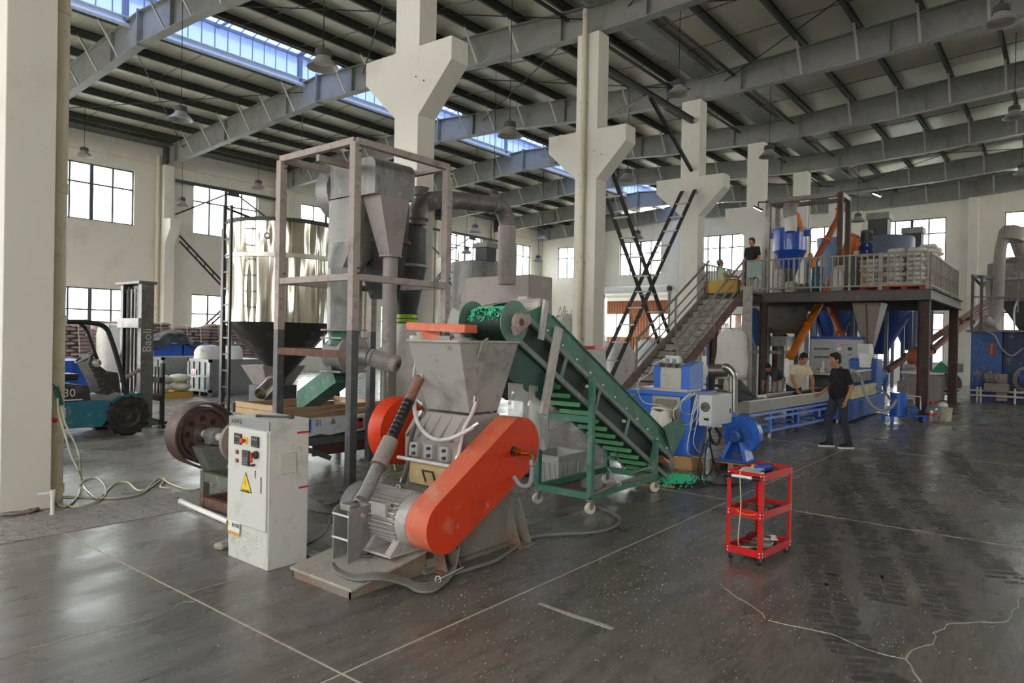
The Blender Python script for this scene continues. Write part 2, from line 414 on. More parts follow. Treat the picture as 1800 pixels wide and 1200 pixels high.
wall('wall_right', 'y', VR-0.25, 0.25, UB, UW, 9.6, lw_up[4:], M_wall, 'plastered side wall behind the right edge of view')
wall('wall_near', 'x', UB-0.25, 0.25, VR-.25, VL+.25, 9.9, [(c-1.45, c+1.45, 5.93, 8.05) for c in far_c]+[(13, 16.5, 0, 4.5), (-4.5, -1.2, 0, 4.6)], M_wall, 'plastered end wall behind the camera')  # unseen doorway right of the camera added to light front faces
# ---- windows
wn = 0
def window(axis, pos, a0, a1, z0, z1, tz, inward, glaze=True):
    global wn; wn += 1
    mid = (a0+a1)/2
    P = (lambda a, d, z: (pos+d, a, z)) if axis == 'x' else (lambda a, d, z: (a, pos+d, z))
    wd = thing('window_%d' % wn, None, None, P(mid, 0.1, z0), kind='structure')
    def bar(n_, a, b, c, d, dep):
        mb = MB(); p0 = P(a, 0.12-dep/2, c); p1 = P(b, 0.12+dep/2, d)
        mb.box(min(p0[0], p1[0]), min(p0[1], p1[1]), c, max(p0[0], p1[0]), max(p0[1], p1[1]), d); return mb.build(n_, M_frame, wd)
    t = 0.05
    fr = MB()
    for (a, b, c, d) in ((a0, a1, z0, z0+t), (a0, a1, z1-t, z1), (a0, a0+t, z0, z1), (a1-t, a1, z0, z1)):
        p0 = P(a, 0.07, c); p1 = P(b, 0.17, d); fr.box(min(p0[0], p1[0]), min(p0[1], p1[1]), c, max(p0[0], p1[0]), max(p0[1], p1[1]), d)
    fr.build('window_frame', M_frame, wd)
    cs = [a0, (a0+mid)/2, mid, (a1+mid)/2, a1]
    for i, c in enumerate(cs[1:4]): hw = 0.065 if i == 1 else 0.032; bar('mullion', c-hw, c+hw, z0, z1, 0.06)
    bar('transom', a0, a1, tz-0.03, tz+0.03, 0.05)
    for i in range(4):
        for (c, d) in ((z0, tz), (tz, z1)):
            p0 = P(cs[i]+0.005, 0.118, c); p1 = P(cs[i+1]-0.005, 0.122, d)
            MB().box(min(p0[0], p1[0]), min(p0[1], p1[1]), c+0.005, max(p0[0], p1[0]), max(p0[1], p1[1]), d-0.005).build('pane', M_glass, wd)
for o in lw_up: window('y', VL, *o, o[3]-0.75, -1)
for o in lw_lo[2:]: window('y', VL, *o, 2.62, -1)
for o in fw_up: window('x', UW, *o, o[3]-0.75, -1)
for o in fw_lo: window('x', UW, *o, 2.62, -1)
for (a0, a1, z0, z1) in lw_up: portal(((a0+a1)/2, VL-0.02, (z0+z1)/2), (-PI/2, 0, 0), a1-a0, z1-z0)
for (a0, a1, z0, z1) in lw_lo[2:]+[(-4.5, 7.0, 0, 5.2)]: portal(((a0+a1)/2, VL-0.02, (z0+z1)/2), (-PI/2, 0, 0), a1-a0, z1-z0)
for (a0, a1, z0, z1) in fw_up[:6]+[door_op]: portal((UW-0.02, (a0+a1)/2, (z0+z1)/2), (0, PI/2, 0), z1-z0, a1-a0)
for (a0, a1, z0, z1) in [(13, 16.5, 0, 4.5), (-4.5, -1.2, 0, 4.6)]: portal((UB+0.02, (a0+a1)/2, (z0+z1)/2), (0, -PI/2, 0), z1-z0, a1-a0)
for (a0, a1, z0, z1) in lw_up[4:]: portal(((a0+a1)/2, VR+0.02, (z0+z1)/2), (PI/2, 0, 0), a1-a0, z1-z0)

# ---- roof
def zt(v):      # top of rafter
    r = 18.6 if v > 8.19 else -2.2
    return 9.97 - 0.0665*abs(v-r)
def zb(v):      # bottom of rafter
    pts = [(28.75, 8.56), (22, 8.93), (18.6, 9.15), (15.8, 9.08), (12, 8.78), (8.2, 8.66)]
    if v < 8.2: v = 16.4-v
    for (a, za), (b, zb_) in zip(pts, pts[1:]):
        if v >= b: return zb_ + (za-zb_)*(v-b)/(a-b)
    return 8.66
DECK = 0.24
def deck_mat():
    m = mat('foil_faced_roof_deck', '#cfccba', 0.33, 0.3, spec=0.5)
    n = m.node_tree.nodes; L = m.node_tree.links; b = n['Principled BSDF']; tc = n.new('ShaderNodeTexCoord')
    wv = n.new('ShaderNodeTexWave'); wv.bands_direction = 'X'; wv.inputs['Scale'].default_value = 5.0; wv.inputs['Distortion'].default_value = 0.4; L.new(tc.outputs['Object'], wv.inputs[0])
    ns = n.new('ShaderNodeTexNoise'); ns.inputs['Scale'].default_value = 1.6; ns.inputs['Detail'].default_value = 5; L.new(tc.outputs['Object'], ns.inputs[0])
    ad = n.new('ShaderNodeMath'); ad.operation = 'MULTIPLY_ADD'; L.new(wv.outputs[0], ad.inputs[0]); ad.inputs[1].default_value = 0.12; L.new(ns.outputs[0], ad.inputs[2])
    bp = n.new('ShaderNodeBump'); bp.inputs['Strength'].default_value = 0.35; bp.inputs['Distance'].default_value = 0.06; L.new(ad.outputs[0], bp.inputs['Height']); L.new(bp.outputs[0], b.inputs['Normal'])
    return m
M_deck = deck_mat()
ceil = thing('ceiling', 'pitched metal deck roof on purlins with a ridge skylight', None, (16, 8, 9.5), kind='structure')
def deck(v0, v1):
    mb = MB(); n_ = max(1, int(abs(v1-v0)/2.7)); 
    za, zb_ = zt(v0)+DECK, zt(v1)+DECK
    mb.add([(UB-.3, v0, za), (UW+.3, v0, za), (UW+.3, v1, zb_), (UB-.3, v1, zb_), (UB-.3, v0, za+.06), (UW+.3, v0, za+.06), (UW+.3, v1, zb_+.06), (UB-.3, v1, zb_+.06)],
           [(0,1,2,3),(7,6,5,4),(0,4,5,1),(1,5,6,2),(2,6,7,3),(3,7,4,0)])
    return mb.build('roof_deck', M_deck, ceil)
G0, G1 = 17.35, 19.75
deck(VL+.3, G1); deck(G0, 8.2); deck(8.2, -2.2); deck(-2.2, VR-.3)
# purlins along the hall
pv = [G1+0.12+k*1.33 for k in range(7)] + [G0-0.12-k*1.33 for k in range(7)] + [-1.1+k*1.33 for k in range(7)] + [-3.4-k*1.33 for k in range(7)]
for v in pv:
    z = zt(v)+DECK/2
    MB().chan((UB, v, z), (UW, v, z), 0.07, 0.22, 0.008, flip=1).build('purlin', M_purl, ceil)
# sag rods across the purlins
M_rod = mat('thin_steel_rod', '#5b5a55', 0.5, 0.4)
for i in range(6):
    for fr in (0.36, 0.68):
        u = UC[i]+(UC[i+1]-UC[i])*fr
        for a, b in ((28.6, 19.8), (17.2, 8.4), (8.0, -1.0), (-3.5, -11)):
            MB().rod((u, a, zt(a)+0.10), (u+0.35, b, zt(b)+0.10), 0.011, 5).build('sag_rod', M_rod, ceil)
# valley gutter and eave fascia
MB().box(UB, 7.9, zt(8.2)+.02, UW, 8.5, zt(8.2)+.16).build('valley_gutter', M_steel, ceil)
MB().box(UB, 28.2, zt(28.5)+0.0, UW, 28.98, zt(28.5)+.16).build('eave_gutter', M_purl, ceil)
# ridge monitor with blue translucent sheet
M_blue = glass_mat('blue_translucent_sheet', '#4a5878', 0.05, 0.8, body='#6a7da6')
M_bsteel = mat('monitor_steel', '#7f8794', 0.5)
for (r, s0, full) in ((18.55, G0, True),):
    h0 = zt(G0 if full else -1.2)+DECK; a0, a1 = (G0, G1) if full else (-3.3, -1.2)
    zz = h0+0.75; zr = zz+0.32
    mo = MB()
    for (v0, z0, v1, z1) in ((a0-.45, zz-.08, r, zr), (r, zr, a1+.45, zz-.08)):
        nseg = 170; du = (UW-UB)/nseg
        vs = []; fs = []
        for i in range(nseg+1):
            u = UB+i*du; o_ = 0.03 if i % 2 else 0
            vs += [(u, v0, z0+o_), (u, v1, z1+o_)]
        fs = [(2*i, 2*i+2, 2*i+3, 2*i+1) for i in range(nseg)]; mo.add(vs, fs)
    mo.build('monitor_roof_sheet', M_blue, ceil)
    rib_shade = MB()
    for i in range(int((UW-UB)/.4)):  # thin dark bars stand in for the shading of the sheet ribs
        u = UB+i*.4; rib_shade.beam((u, a0-.4, zz-.09), (u, r, zr-.01), .03, .01).beam((u, r, zr-.01), (u, a1+.4, zz-.09), .03, .01).cbox((u, a1-.02, (h0+zz)/2), .03, .01, zz-h0)
    tag(rib_shade.build('rib_shade_lines', M_bsteel, ceil), kind='stuff')
    for v in (a0, a1):
        sd = MB(); nseg = 240; du = (UW-UB)/nseg; vs = []
        for i in range(nseg+1):
            u = UB+i*du; o_ = 0.02 if i % 2 else 0
            vs += [(u, v+o_, h0+.02), (u, v+o_, zz)]
        sd.add(vs, [(2*i, 2*i+2, 2*i+3, 2*i+1) for i in range(nseg)]); sd.build('monitor_side_sheet', M_blue, ceil)
        MB().chan((UB, v-.08, h0-.10), (UW, v-.08, h0-.10), 0.12, 0.20, 0.01).build('curb_rail', M_white, ceil)
        MB().box(UB, v-.04, zz-.04, UW, v+.04, zz+.05).build('monitor_rail', M_bsteel, ceil)
    for u in UC:
        for v in (a0+.06, a1-.06): MB().cbox((u, v, (h0+zz)/2-.1), 0.11, 0.11, zz-h0+.2).build('monitor_post', M_bsteel, ceil)
        MB().beam((u, a0-.4, zz-.06), (u, r, zr-.05), 0.08, 0.12).beam((u, r, zr-.05), (u, a1+.4, zz-.06), 0.08, 0.12).build('monitor_rafter', M_bsteel, ceil)
        um = u+2.6
        MB().beam((um, a0-.4, zz-.06), (um, a1+.4, zz-.06), 0.05, 0.06).build('monitor_rafter', M_bsteel, ceil)
    MB().rod((UB, a1-.35, zt(a1)-.05), (UW, a1-.35, zt(a1)-.05), 0.06, 10).build('ridge_pipe', M_white, ceil)
for a in (18.55,): portal(((UB+UW)/2, a, zt(G0)+DECK-.02), (0, 0, 0), UW-UB, G1-G0)
# rafters
M_brl = mat('pale_brace_steel', '#b3b2ab', 0.45)
def rafter(u, k):
    t = thing('roof_rafter', ['grey steel roof rafter over the camera end', 'grey steel rafter crossing the top left corner of the photo', 'grey steel rafter behind the nearest corbelled column', 'grey steel rafter landing on the second corbelled column', 'grey steel rafter landing on the third corbelled column', 'grey steel rafter on the fourth column', 'grey steel rafter on the fifth column', 'grey steel rafter one bay before the end wall', 'grey steel rafter against the end wall'][k], 'beam', (u, 8.2, 8.6))
    vs_ = [28.75, 25.4, 22, 20.3, 18.6, 17.0, 15.8, 12, 8.2, 4.4, .6, -.6, -2.2, -3.9, -5.6, -9, -12.5]
    web = MB(); rings = []
    for v in vs_: rings.append([(u-.006, v, zb(v)), (u+.006, v, zb(v)), (u+.006, v, zt(v)), (u-.006, v, zt(v))])
    web.loft(rings); web.build('web', M_steel, t)
    for nm, fz in (('bottom_flange', zb), ('top_flange', zt)):
        fb = MB(); rr = []
        for v in vs_: rr.append([(u-.12, v, fz(v)-.012), (u+.12, v, fz(v)-.012), (u+.12, v, fz(v)+.012), (u-.12, v, fz(v)+.012)])
        fb.loft(rr); fb.build(nm, M_steel, t)
    st = [28.0, 24.2, 20.3, 18.6, 16.9, 12.9, 9.3, 7.1, 3.5, -0.5, -2.2, -3.9]
    for v in st: MB().box(u-.11, v-.008, zb(v), u+.11, v+.008, zt(v)).build('stiffener', M_steel, t)
    for v in (18.64, -2.16): MB().box(u-.14, v-.03, zb(v)-.05, u+.14, v+.03, zt(v)+.06).build('end_plate', M_steel, t)
    for i, v in enumerate(pv):
        if -8 < v < 28 and i % 7 != 6:
            sgn = 1
            if abs(v-8.2) < 0.8: continue
            MB().angle((u-.62, v, zt(v)+.06), (u-.10, v, zb(v)+.02), 0.06, 0.008, flip=1).build('fly_brace', M_brl, t)
    return t
for k, u in enumerate([-2.9]+UC+[UW-0.25]): rafter(u, k)
# bracing rods in the roof
for (u0, u1) in ((UC[1], UC[2]), (UC[2], UC[3]), (UC[5], UC[6])):
    for a, b in ((27.5, 19.5), (16.5, 8.6), (7.6, 0)):
        for s0, s1 in ((a, b), (b, a)):
            MB().rod((u0, s0, zt(s0)-.25), (u1, s1, zt(s1)-.25), 0.014, 5).build('brace_rod', M_black, ceil)
# ties along the valley
for v, dz in ((7.3, .45), (9.1, .45)):
    for i in range(1, 6): MB().rod((UC[i]+.1, v, zb(v)+dz), (UC[i+1]-.1, v, zb(v)+dz), 0.045, 8).build('valley_tie', M_dark, ceil)

# ---- inner columns with corbels
M_rough = mat('broken_mortar', '#cfc9bc', 0.95, bump=0.6, bs=25)
clab = ['white concrete column at the far left edge of the photo', 'white corbelled column nearest the camera, behind the steel tower', 'white corbelled column with the drainpipe, behind the green conveyor', 'white corbelled column behind the staircase', 'white column rising behind the mezzanine railing', 'white column farthest down the row', 'white column beside the far wall']
uhw = [0.22, 0.19, 0.215, 0.225, 0.225, 0.225, 0.225]
def ragged(x0, x1, y0, y1, z, n, parent):
    mb = MB()
    for i in range(n):
        x = random.uniform(x0, x1); y = random.uniform(y0, y1)
        mb.ell((x, y, z), (random.uniform(.03, .07), random.uniform(.03, .07), random.uniform(.008, .03)), 6, 4)
    mb.build('mortar_crust', M_rough, parent)
for k, u in enumerate(UC):
    t = thing('column', clab[k], 'column', (u, 8.47, 0))
    h = uhw[k]; y0, y1 = 8.19, 8.75; zc = 8.64 if k != 1 else 8.66
    MB().box(u-h, y0, 0, u+h, y1, zc).build('shaft', M_col, t, bevel=0.008)
    if k <= 4:
        a, b = (7.475, 9.50) if k < 4 else (7.6, 9.5)
        co_ = MB(); co_.prism([(u-h+.002, y0+.01, 5.37), (u-h+.002, a, 6.11), (u-h+.002, a, 6.47), (u-h+.002, b, 6.50), (u-h+.002, b, 6.12), (u-h+.002, y1-.01, 5.42)], (2*h-.004, 0, 0))
        co_.build('corbel', M_col, t, bevel=0.006)
        ragged(u-h+.03, u+h-.03, y0-.25, y0-.02, 6.49, 12, t); ragged(u-h+.03, u+h-.03, y1+.02, y1+.5, 6.50, 14, t)
        for yy, zz in ((8.42, 5.9), (8.6, 6.0)): MB().rod((u-h-.012, yy-.35, zz), (u-h+.03, yy-.35, zz), 0.012, 6).build('anchor_hole', M_dark, t)
    if k in (2, 3): ragged(u-h+.03, u+h-.03, y0+.02, y1-.02, zc+.01, 16, t)
    if k == 3:
        M_stain = mat('rust_stain', '#c5ab84', 0.9, dirt=('#d8d0bf', 0.6, 5))
# ---- wall columns of the left wall with corbels, pipes
M_pipe = mat('cream_pvc_pipe', '#d6cdb4', 0.4, dirt=('#bfb59a', 0.3, 5))
for k in range(0, 7):
    u = UC[k]; t = thing('wall_column_%s' % 'abcdefg'[k] if False else 'wall_column', ['white wall column hidden behind the left column', 'white wall column behind the left column', 'white wall column right of the forklift mast', 'white wall column behind the stainless silo', 'white wall column left of the grey dust cyclone', 'white wall column behind the tall duct', 'white wall column in the far corner'][k], 'column', (u, 28.8, 0))
    mb = MB().prism([(u-.2, 29.0, 0), (u-.2, 28.5, 0), (u-.2, 28.5, 5.35), (u-.2, 28.05, 6.0), (u-.2, 28.05, 6.35), (u-.2, 28.6, 6.4), (u-.2, 28.6, 8.58), (u-.2, 29.0, 8.58)], (.4, 0, 0))
    mb.build('shaft', M_col, t, bevel=.008)
    MB().cbox((u, 28.75, 8.95), .3, .25, .72).build('knee_plate', M_purl, t)
    pp = thing('drain_pipe', ['cream drainpipe hidden left of view', 'cream drainpipe on the side wall near the left column', 'cream drainpipe behind the forklift mast', 'cream drainpipe left of the stainless silo top', 'cream drainpipe seen through the steel tower', 'cream drainpipe behind the tall grey duct', 'cream drainpipe in the far corner'][k], 'pipe', (u-.34, 28.88, 0))
    MB().rod((u-.34, 28.85, 0), (u-.34, 28.85, 8.95), .075, 10).build('pipe', M_pipe, pp, smooth=40)
    for z in (1.2, 3.1, 5.2, 7.3): MB().rod((u-.34, 28.85, z), (u-.34, 28.85, z+.1), .085, 10).build('coupling', M_pipe, pp, smooth=40)
# thin cream conduit along the eave
MB().rod((UB, 28.97, 8.6), (UW, 28.97, 8.6), .015, 6).build('eave_conduit', M_pipe, ceil)
# far wall pilasters
for i, v in enumerate((23.95, 18.6, 13.6, 8.6, 3.64, -1.5)):
    t = thing('end_wall_pilaster', ['white pilaster in the end wall left of the shutter door', 'white pilaster in the end wall right of the shutter door', 'white pilaster in the end wall behind the stairs', 'white pilaster behind the mezzanine hopper', 'white pilaster between the two right-hand windows of the end wall', 'white pilaster in the end wall beyond the right edge'][i], 'column', (UW, v, 0))
    MB().box(UW-.28, v-.2, 0, UW, v+.2, zb(v)-.02).build('shaft', M_col, t, bevel=.006)
# horizontal dark tie with braces between the wall columns (crane bracing)
for i in (2, 4, 5):
    t = thing('wall_bracing', ['dark steel tie and struts across the window above the silo', '', 'grey steel tie across the window near the corner', 'grey steel tie near the far corner'][{2: 0, 4: 2, 5: 3}[i]], 'bracing', (UC[i]+2.6, 28.45, 6))
    m = M_dark
    z1 = 7.98; ym = 28.5; um = (UC[i]+UC[i+1])/2
    MB().beam((UC[i]+.2, ym, z1), (UC[i+1]-.2, ym, z1), .1, .13).build('tie_beam', m, t)
    MB().box(um-.25, ym-.06, z1-.22, um+.25, ym+.06, z1+.02).build('gusset_plate', m, t)
    MB().rod((um-.2, ym, z1-.12), (UC[i]+.2, ym, 6.6), .035, 6).build('strut', m, t); MB().rod((um+.2, ym, z1-.12), (UC[i+1]-.2, ym, 6.6), .035, 6).build('strut', m, t)
    # lower X bracing made of double angles
    cx = um
    for s0, s1 in ((UC[i]+.2, UC[i+1]-.2), (UC[i+1]-.2, UC[i]+.2)):
        for off in (-.11, .11):
            MB().beam((s0, 28.1, 5.6+off), (s1, 28.1, 1.0+off), .05, .07).build('diagonal', M_black if i == 2 else M_dark, t)
        dlt = V3((s1-s0, 0, -4.6))
        for k2 in range(1, 14):
            c = V3((s0, 28.1, 5.6)) + dlt*(k2/14); MB().cbox(c, .02, .05, .22).build('batten', m, t)
# ================================================================== LEFT SIDE AND CENTRE EQUIPMENT
def atf(px, py, d):
    """world point seen at pixel (px, py) at forward distance d"""
    return CAM + (RT*((px-900)/FPX) + DN*((py-600)/FPX) + F_)*d
def fdist(p): return (V3(p)-CAM).dot(F_)
M_pink = mat('primer_pink_steel', '#ab9e97', 0.6, dirt=[('#8b827c', 0.4, 3), ('#6f6a66', 0.3, 9)])
M_darkpost = mat('bare_dark_steel', '#56565a', 0.5, 0.3, dirt=[('#74706b', 0.4, 6), ('#7b5a42', 0.18, 12)])
M_rust = mat('rusty_brown_steel', '#6a4c3b', 0.8, dirt=[('#4c3a31', 0.5, 6), ('#8f7a6a', 0.3, 14)])
M_sheet = mat('dull_sheet_metal', '#8d8c89', 0.48, 0.35, dirt=[('#7a7876', 0.4, 2), ('#5f5e5e', 0.3, 7, (1, 1, 0.3)), ('#b9b4ad', 0.22, 12)], bump=0.05, bs=4)
M_sheetdk = mat('dark_sheet_metal', '#4b4c4e', 0.5, 0.3, dirt=[('#333436', 0.4, 2), ('#77736d', 0.25, 9)])
M_ductdirty = mat('scuffed_duct_metal', '#7c7674', 0.55, 0.3, dirt=[('#55504f', 0.45, 4), ('#a0625a', 0.18, 5), ('#b5aeab', 0.25, 10)])
M_duct = mat('dusty_pink_duct', '#a39996', 0.6, 0.15, dirt=[('#857d7b', 0.35, 2.5), ('#6c6766', 0.16, 6)])
M_stain = mat('stainless_mirror', '#c2bcae', 0.13, 1.0)
M_stain2 = mat('stainless_dull', '#a9a79f', 0.32, 0.9, dirt=('#7d7a72', 0.25, 6))
M_green = mat('green_machine_paint', '#39725e', 0.5, dirt=[('#6f8378', 0.45, 6), ('#2a4f43', 0.4, 3)])
M_teal = mat('teal_forklift_paint', '#23697a', 0.4, dirt=[('#345a63', 0.3, 3), ('#7f8a86', 0.25, 9)], coat=.2)
M_tire = mat('worn_black_rubber', '#2b2a29', 0.85, dirt=('#5a5550', 0.4, 8))
M_wood = mat('raw_plank', '#9c7f5f', 0.8, dirt=[('#6f563f', 0.45, 4, (0.3, 4, 4)), ('#b79f80', 0.3, 10)])
M_wood2 = mat('pale_plank', '#c9ab85', 0.8, dirt=[('#a98a66', 0.4, 4, (0.3, 4, 4))])
M_bagw = mat('white_woven_bag', '#dedbd3', 0.8, dirt=('#c0bcb2', 0.35, 5), bump=0.35, bs=7)
M_bagc = mat('cream_bag', '#d8d4bd', 0.75, dirt=('#bdb89f', 0.3, 5), bump=0.15, bs=9)
M_blueb = mat('blue_bin_plastic', '#1f55b0', 0.45, dirt=('#163f86', 0.3, 3))
M_orange = mat('orange_guard_paint', '#cf3a12', 0.45, dirt=[('#b93617', 0.4, 2.5), ('#d0715a', 0.1, 4), ('#cfb5a8', 0.0, 7)], bump=.02)
M_orange2 = mat('dusty_orange_paint', '#d2694c', 0.6, dirt=[('#c8927e', 0.5, 5), ('#d64521', 0.3, 4)])
M_hose = mat('white_hose', '#cfcccb', 0.4, dirt=('#a29e9c', 0.3, 14))
M_clear = glass_mat('clear_ribbed_hose', '#aeb3aa', 0.12, 0.55, 0.15, '#a8a79b')
M_greenhose = glass_mat('greenish_ribbed_hose', '#a9b07c', 0.12, 0.55, 0.15, '#8d9468')
M_tape = mat('lime_packing_tape', '#a4d81e', 0.35)
M_red = mat('red_paint', '#c8201f', 0.35, dirt=('#a51a1a', 0.3, 6), coat=.2)
M_cable = mat('grey_cable', '#5d5b59', 0.6, dirt=('#7d7a76', 0.4, 20))
M_cableb = mat('black_cable', '#1b1b1c', 0.45)
M_concdust = mat('grey_dust', '#8f8a80', 0.95)

# ---- steel tower
U0, U1, W0, W1 = 5.19, 6.73, 6.56, 8.07
t = thing('steel_tower', 'tall open steel tower of square tube in pinkish primer around the dust separator', 'frame', ((U0+U1)/2, (W0+W1)/2, 0))
for (x, y) in ((U0, W0), (U0, W1), (U1, W0), (U1, W1)):
    MB().cbox((x, y, 3.0), .1, .1, 2.2).build('post_upper', M_pink, t, bevel=.004)
    lo = MB().cbox((x, y, .95), .1, .1, 1.9).cbox((x, y, .01), .2, .2, .02).build('post', M_darkpost, t, bevel=.004)
for z, m, e in ((4.12, M_pink, 1), (2.53, M_pink, 1)):
    for a, b in (((U0, W0), (U1, W0)), ((U0, W1), (U1, W1)), ((U0, W0), (U0, W1)), ((U1, W0), (U1, W1))):
        MB().beam((a[0], a[1], z), (b[0], b[1], z), .08, .08).build('rail', m, t, bevel=.004)
for y in (7.3,): MB().beam((U0, y, 4.03), (U1, y, 4.03), .06, .08).build('cross_rail', M_pink, t)
for a, b in (((U0, W0), (U0, W1)), ((U0, W1), (U1, W1)), ((U0, W0), (U1, W0))):
    if a == (U0, W0) and b == (U1, W0): continue
    MB().beam((a[0], a[1], 1.62), (b[0], b[1], 1.62), .09, .09).build('lower_rail', M_rust, t, bevel=.004)
MB().beam((U0, W1, 1.62), (U1, W1, 1.62), .09, .09)
for (x, y) in ((U0, W0), (U1, W0), (U0, W1)):
    for z in (4.03, 2.60):
        mb = MB()
        for dz in (-.03, .03): mb.rod((x+.02, y-.07, z+dz), (x+.02, y+.07, z+dz), .012, 6)
        mb.build('bolt', M_dark, t)

# ---- dust separator in the tower
t = thing('dust_separator', 'grey sheet-metal dust separator head with fan scroll and two outlet funnels inside the tower', 'machine', (5.9, 7.3, 1.6))
hx0, hy0 = 5.50, 6.98
zt0 = at(660, 272, y=hy0).z; zb0 = at(660, 339, y=hy0).z; zl0 = at(660, 339, y=hy0)
pC = at(660, 300, y=hy0); hx0 = pC.x; hx1 = at(729, 320, y=hy0).x; hy1 = at(579, 330, x=hx0).y
mb = MB(); r_ = .12; prof = []
for i in range(5): a = PI/2*i/4; prof.append((r_-r_*math.cos(a), r_*math.sin(a)))
poly = [V3((hx0, hy0, zb0)), V3((hx0, hy0, zt0-.12))] + [V3((hx0, hy0+d, zt0-.12+h)) for d, h in prof] + [V3((hx0, hy1, zt0)), V3((hx0, hy1, zb0))]
mb.prism(poly, (hx1-hx0, 0, 0)); mb.build('separator_head', M_sheet, t, smooth=35, bevel=.004)
# left funnel: from head down to the round outlet
zo = at(610, 592, y=7.4).z; oc = V3((hx0+.28, at(608, 560, x=hx0+.02).y+0.0, 0)); orad = .235
def ring_rect(x0, x1, y0, y1, z, n=24):
    pts = []; cx, cy = (x0+x1)/2, (y0+y1)/2
    for i in range(n):
        a = 2*PI*i/n; c, s_ = math.cos(a), math.sin(a); k = 1/max(abs(c), abs(s_)); pts.append(V3((cx+c*k*(x1-x0)/2, cy+s_*k*(y1-y0)/2, z)))
    return pts
def ring_circ(c, r, z, n=24): return [V3((c[0]+r*math.cos(2*PI*i/n), c[1]+r*math.sin(2*PI*i/n), z)) for i in range(n)]
zm = at(600, 425, x=hx0).z; ylft = hy1
ocy = hy1-.19
MB().loft([ring_rect(hx0, hx0+.52, hy0+.35, hy1, zb0+.02), ring_rect(hx0, hx0+.5, hy1-.52, hy1, zm), ring_circ((hx0+.14, ocy), .235, zm-.35), ring_circ((hx0+.14, ocy), .225, at(600, 580, x=hx0+.1).z)]).build('left_funnel', M_sheet, t, smooth=12)
zv = at(600, 580, x=hx0+.1).z
MB().lathe([(.23, 0), (.31, 0), (.31, .02), (.23, .02)], (hx0+.14, ocy, zv-.01), n=24).build('flange', M_duct, t, smooth=30)
MB().lathe([(.225, 0), (.2, -.12), (.22, -.2)], (hx0+.14, ocy, zv), n=20).build('green_sleeve', M_green, t, smooth=40)['label'] = 'green painted sleeve'
# centre dark funnel with rusty joint
cz = at(650, 430, x=hx0+.6).z
MB().loft([ring_rect(hx0+.25, hx1+.1, hy0+.2, hy1-.05, zb0), ring_rect(hx0+.3, hx1+.1, hy0+.22, hy1-.1, cz), ring_rect(hx0+.62, hx0+.92, hy0+.5, hy0+.8, at(640, 525, x=hx0+.6).z)]).build('centre_funnel', M_sheetdk, t, smooth=30)
MB().loft([ring_rect(hx0+.28, hx1+.13, hy0+.19, hy1-.08, cz+.03), ring_rect(hx0+.28, hx1+.13, hy0+.19, hy1-.08, cz-.02)]).build('joint_band', M_rust, t)
# right funnel to the vertical pipe
fz0 = zb0; fz1 = at(688, 452, y=hy0+.15).z
pcx = at(688, 452, y=hy0+.1).x; pcy = hy0+.12
xa = at(668, 345, y=hy0).x; xb = at(720, 352, y=hy0).x
MB().loft([ring_rect(xa, xb, hy0+.0, hy0+.36, zb0+.02), ring_rect(pcx-.1, pcx+.1, hy0+.02, hy0+.22, fz1)]).build('right_funnel', M_duct, t, smooth=30)
MB().lathe([(.09, 0), (.155, 0), (.155, .022), (.09, .022)], (pcx, pcy, fz1-.01), n=20).build('pipe_flange', M_duct, t, smooth=30)
zp1 = at(688, 655, y=pcy).z
MB().rod((pcx, pcy, fz1), (pcx, pcy, zp1), .098, 16).build('down_pipe', M_duct, t, smooth=40)
# scroll of the fan on the left face
fc = at(570, 345, x=hx0+.35)
fy = hy1; sc_ = MB()
rings = []
for i in range(28):
    a = 2*PI*i/28; rr = .36 + .07*(i/28)
    rings.append((fc.x+rr*math.cos(a), fc.z+rr*math.sin(a)))
sc_.loft([[V3((x, fy, z)) for x, z in rings], [V3((x, fy+.26, z)) for x, z in rings]]).build('fan_scroll', M_sheet, t, smooth=40)
MB().lathe([(.14, 0), (.13, .10), (.07, .16), (.001, .17)], (fc.x, fy+.26, fc.z), axis=(0, 1, 0), n=20).build('fan_hub', M_sheet, t, smooth=40)
def ribbed(name, pts, r, rib, m, parent, n=14, step=.03):
    pts = [V3(p) for p in pts]; P = []; R = []
    for i in range(len(pts)-1):
        L = (pts[i+1]-pts[i]).length; k = max(2, int(L/step))*2
        for j in range(k):
            P.append(pts[i].lerp(pts[i+1], j/k)); R.append(r+(rib if len(P) % 2 else 0))
    P.append(pts[-1]); R.append(r)
    return MB().path(P, R, n).build(name, m, parent, smooth=60)
def curve(pts, k=6):
    """Catmull-Rom through points"""
    pts = [V3(p) for p in pts]; P = [2*pts[0]-pts[1]]+pts+[2*pts[-1]-pts[-2]]; out = []
    for i in range(1, len(P)-2):
        for j in range(k):
            s_ = j/k; a, b, c, d = P[i-1:i+3]
            out.append(0.5*((2*b)+(c-a)*s_+(2*a-5*b+4*c-d)*s_*s_+(3*b-a-3*c+d)*s_**3))
    out.append(pts[-1]); return out
h = thing('suction_hose', 'clear ribbed suction hose turning green, hanging from the vertical pipe of the separator', 'hose', (pcx, pcy, 0))
ribbed('upper_hose', [(pcx, pcy, zp1+.03), (pcx, pcy, zp1-.45)], .102, .006, M_clear, h)
e_ = at(698, 848, y=pcy-.6); ribbed('lower_hose', curve([(pcx, pcy, zp1-.45), (pcx+.0, pcy-.01, .9), (pcx+.01, pcy-.06, .45), (pcx+.03, pcy-.16, .04)]), .108, .006, M_greenhose, h)
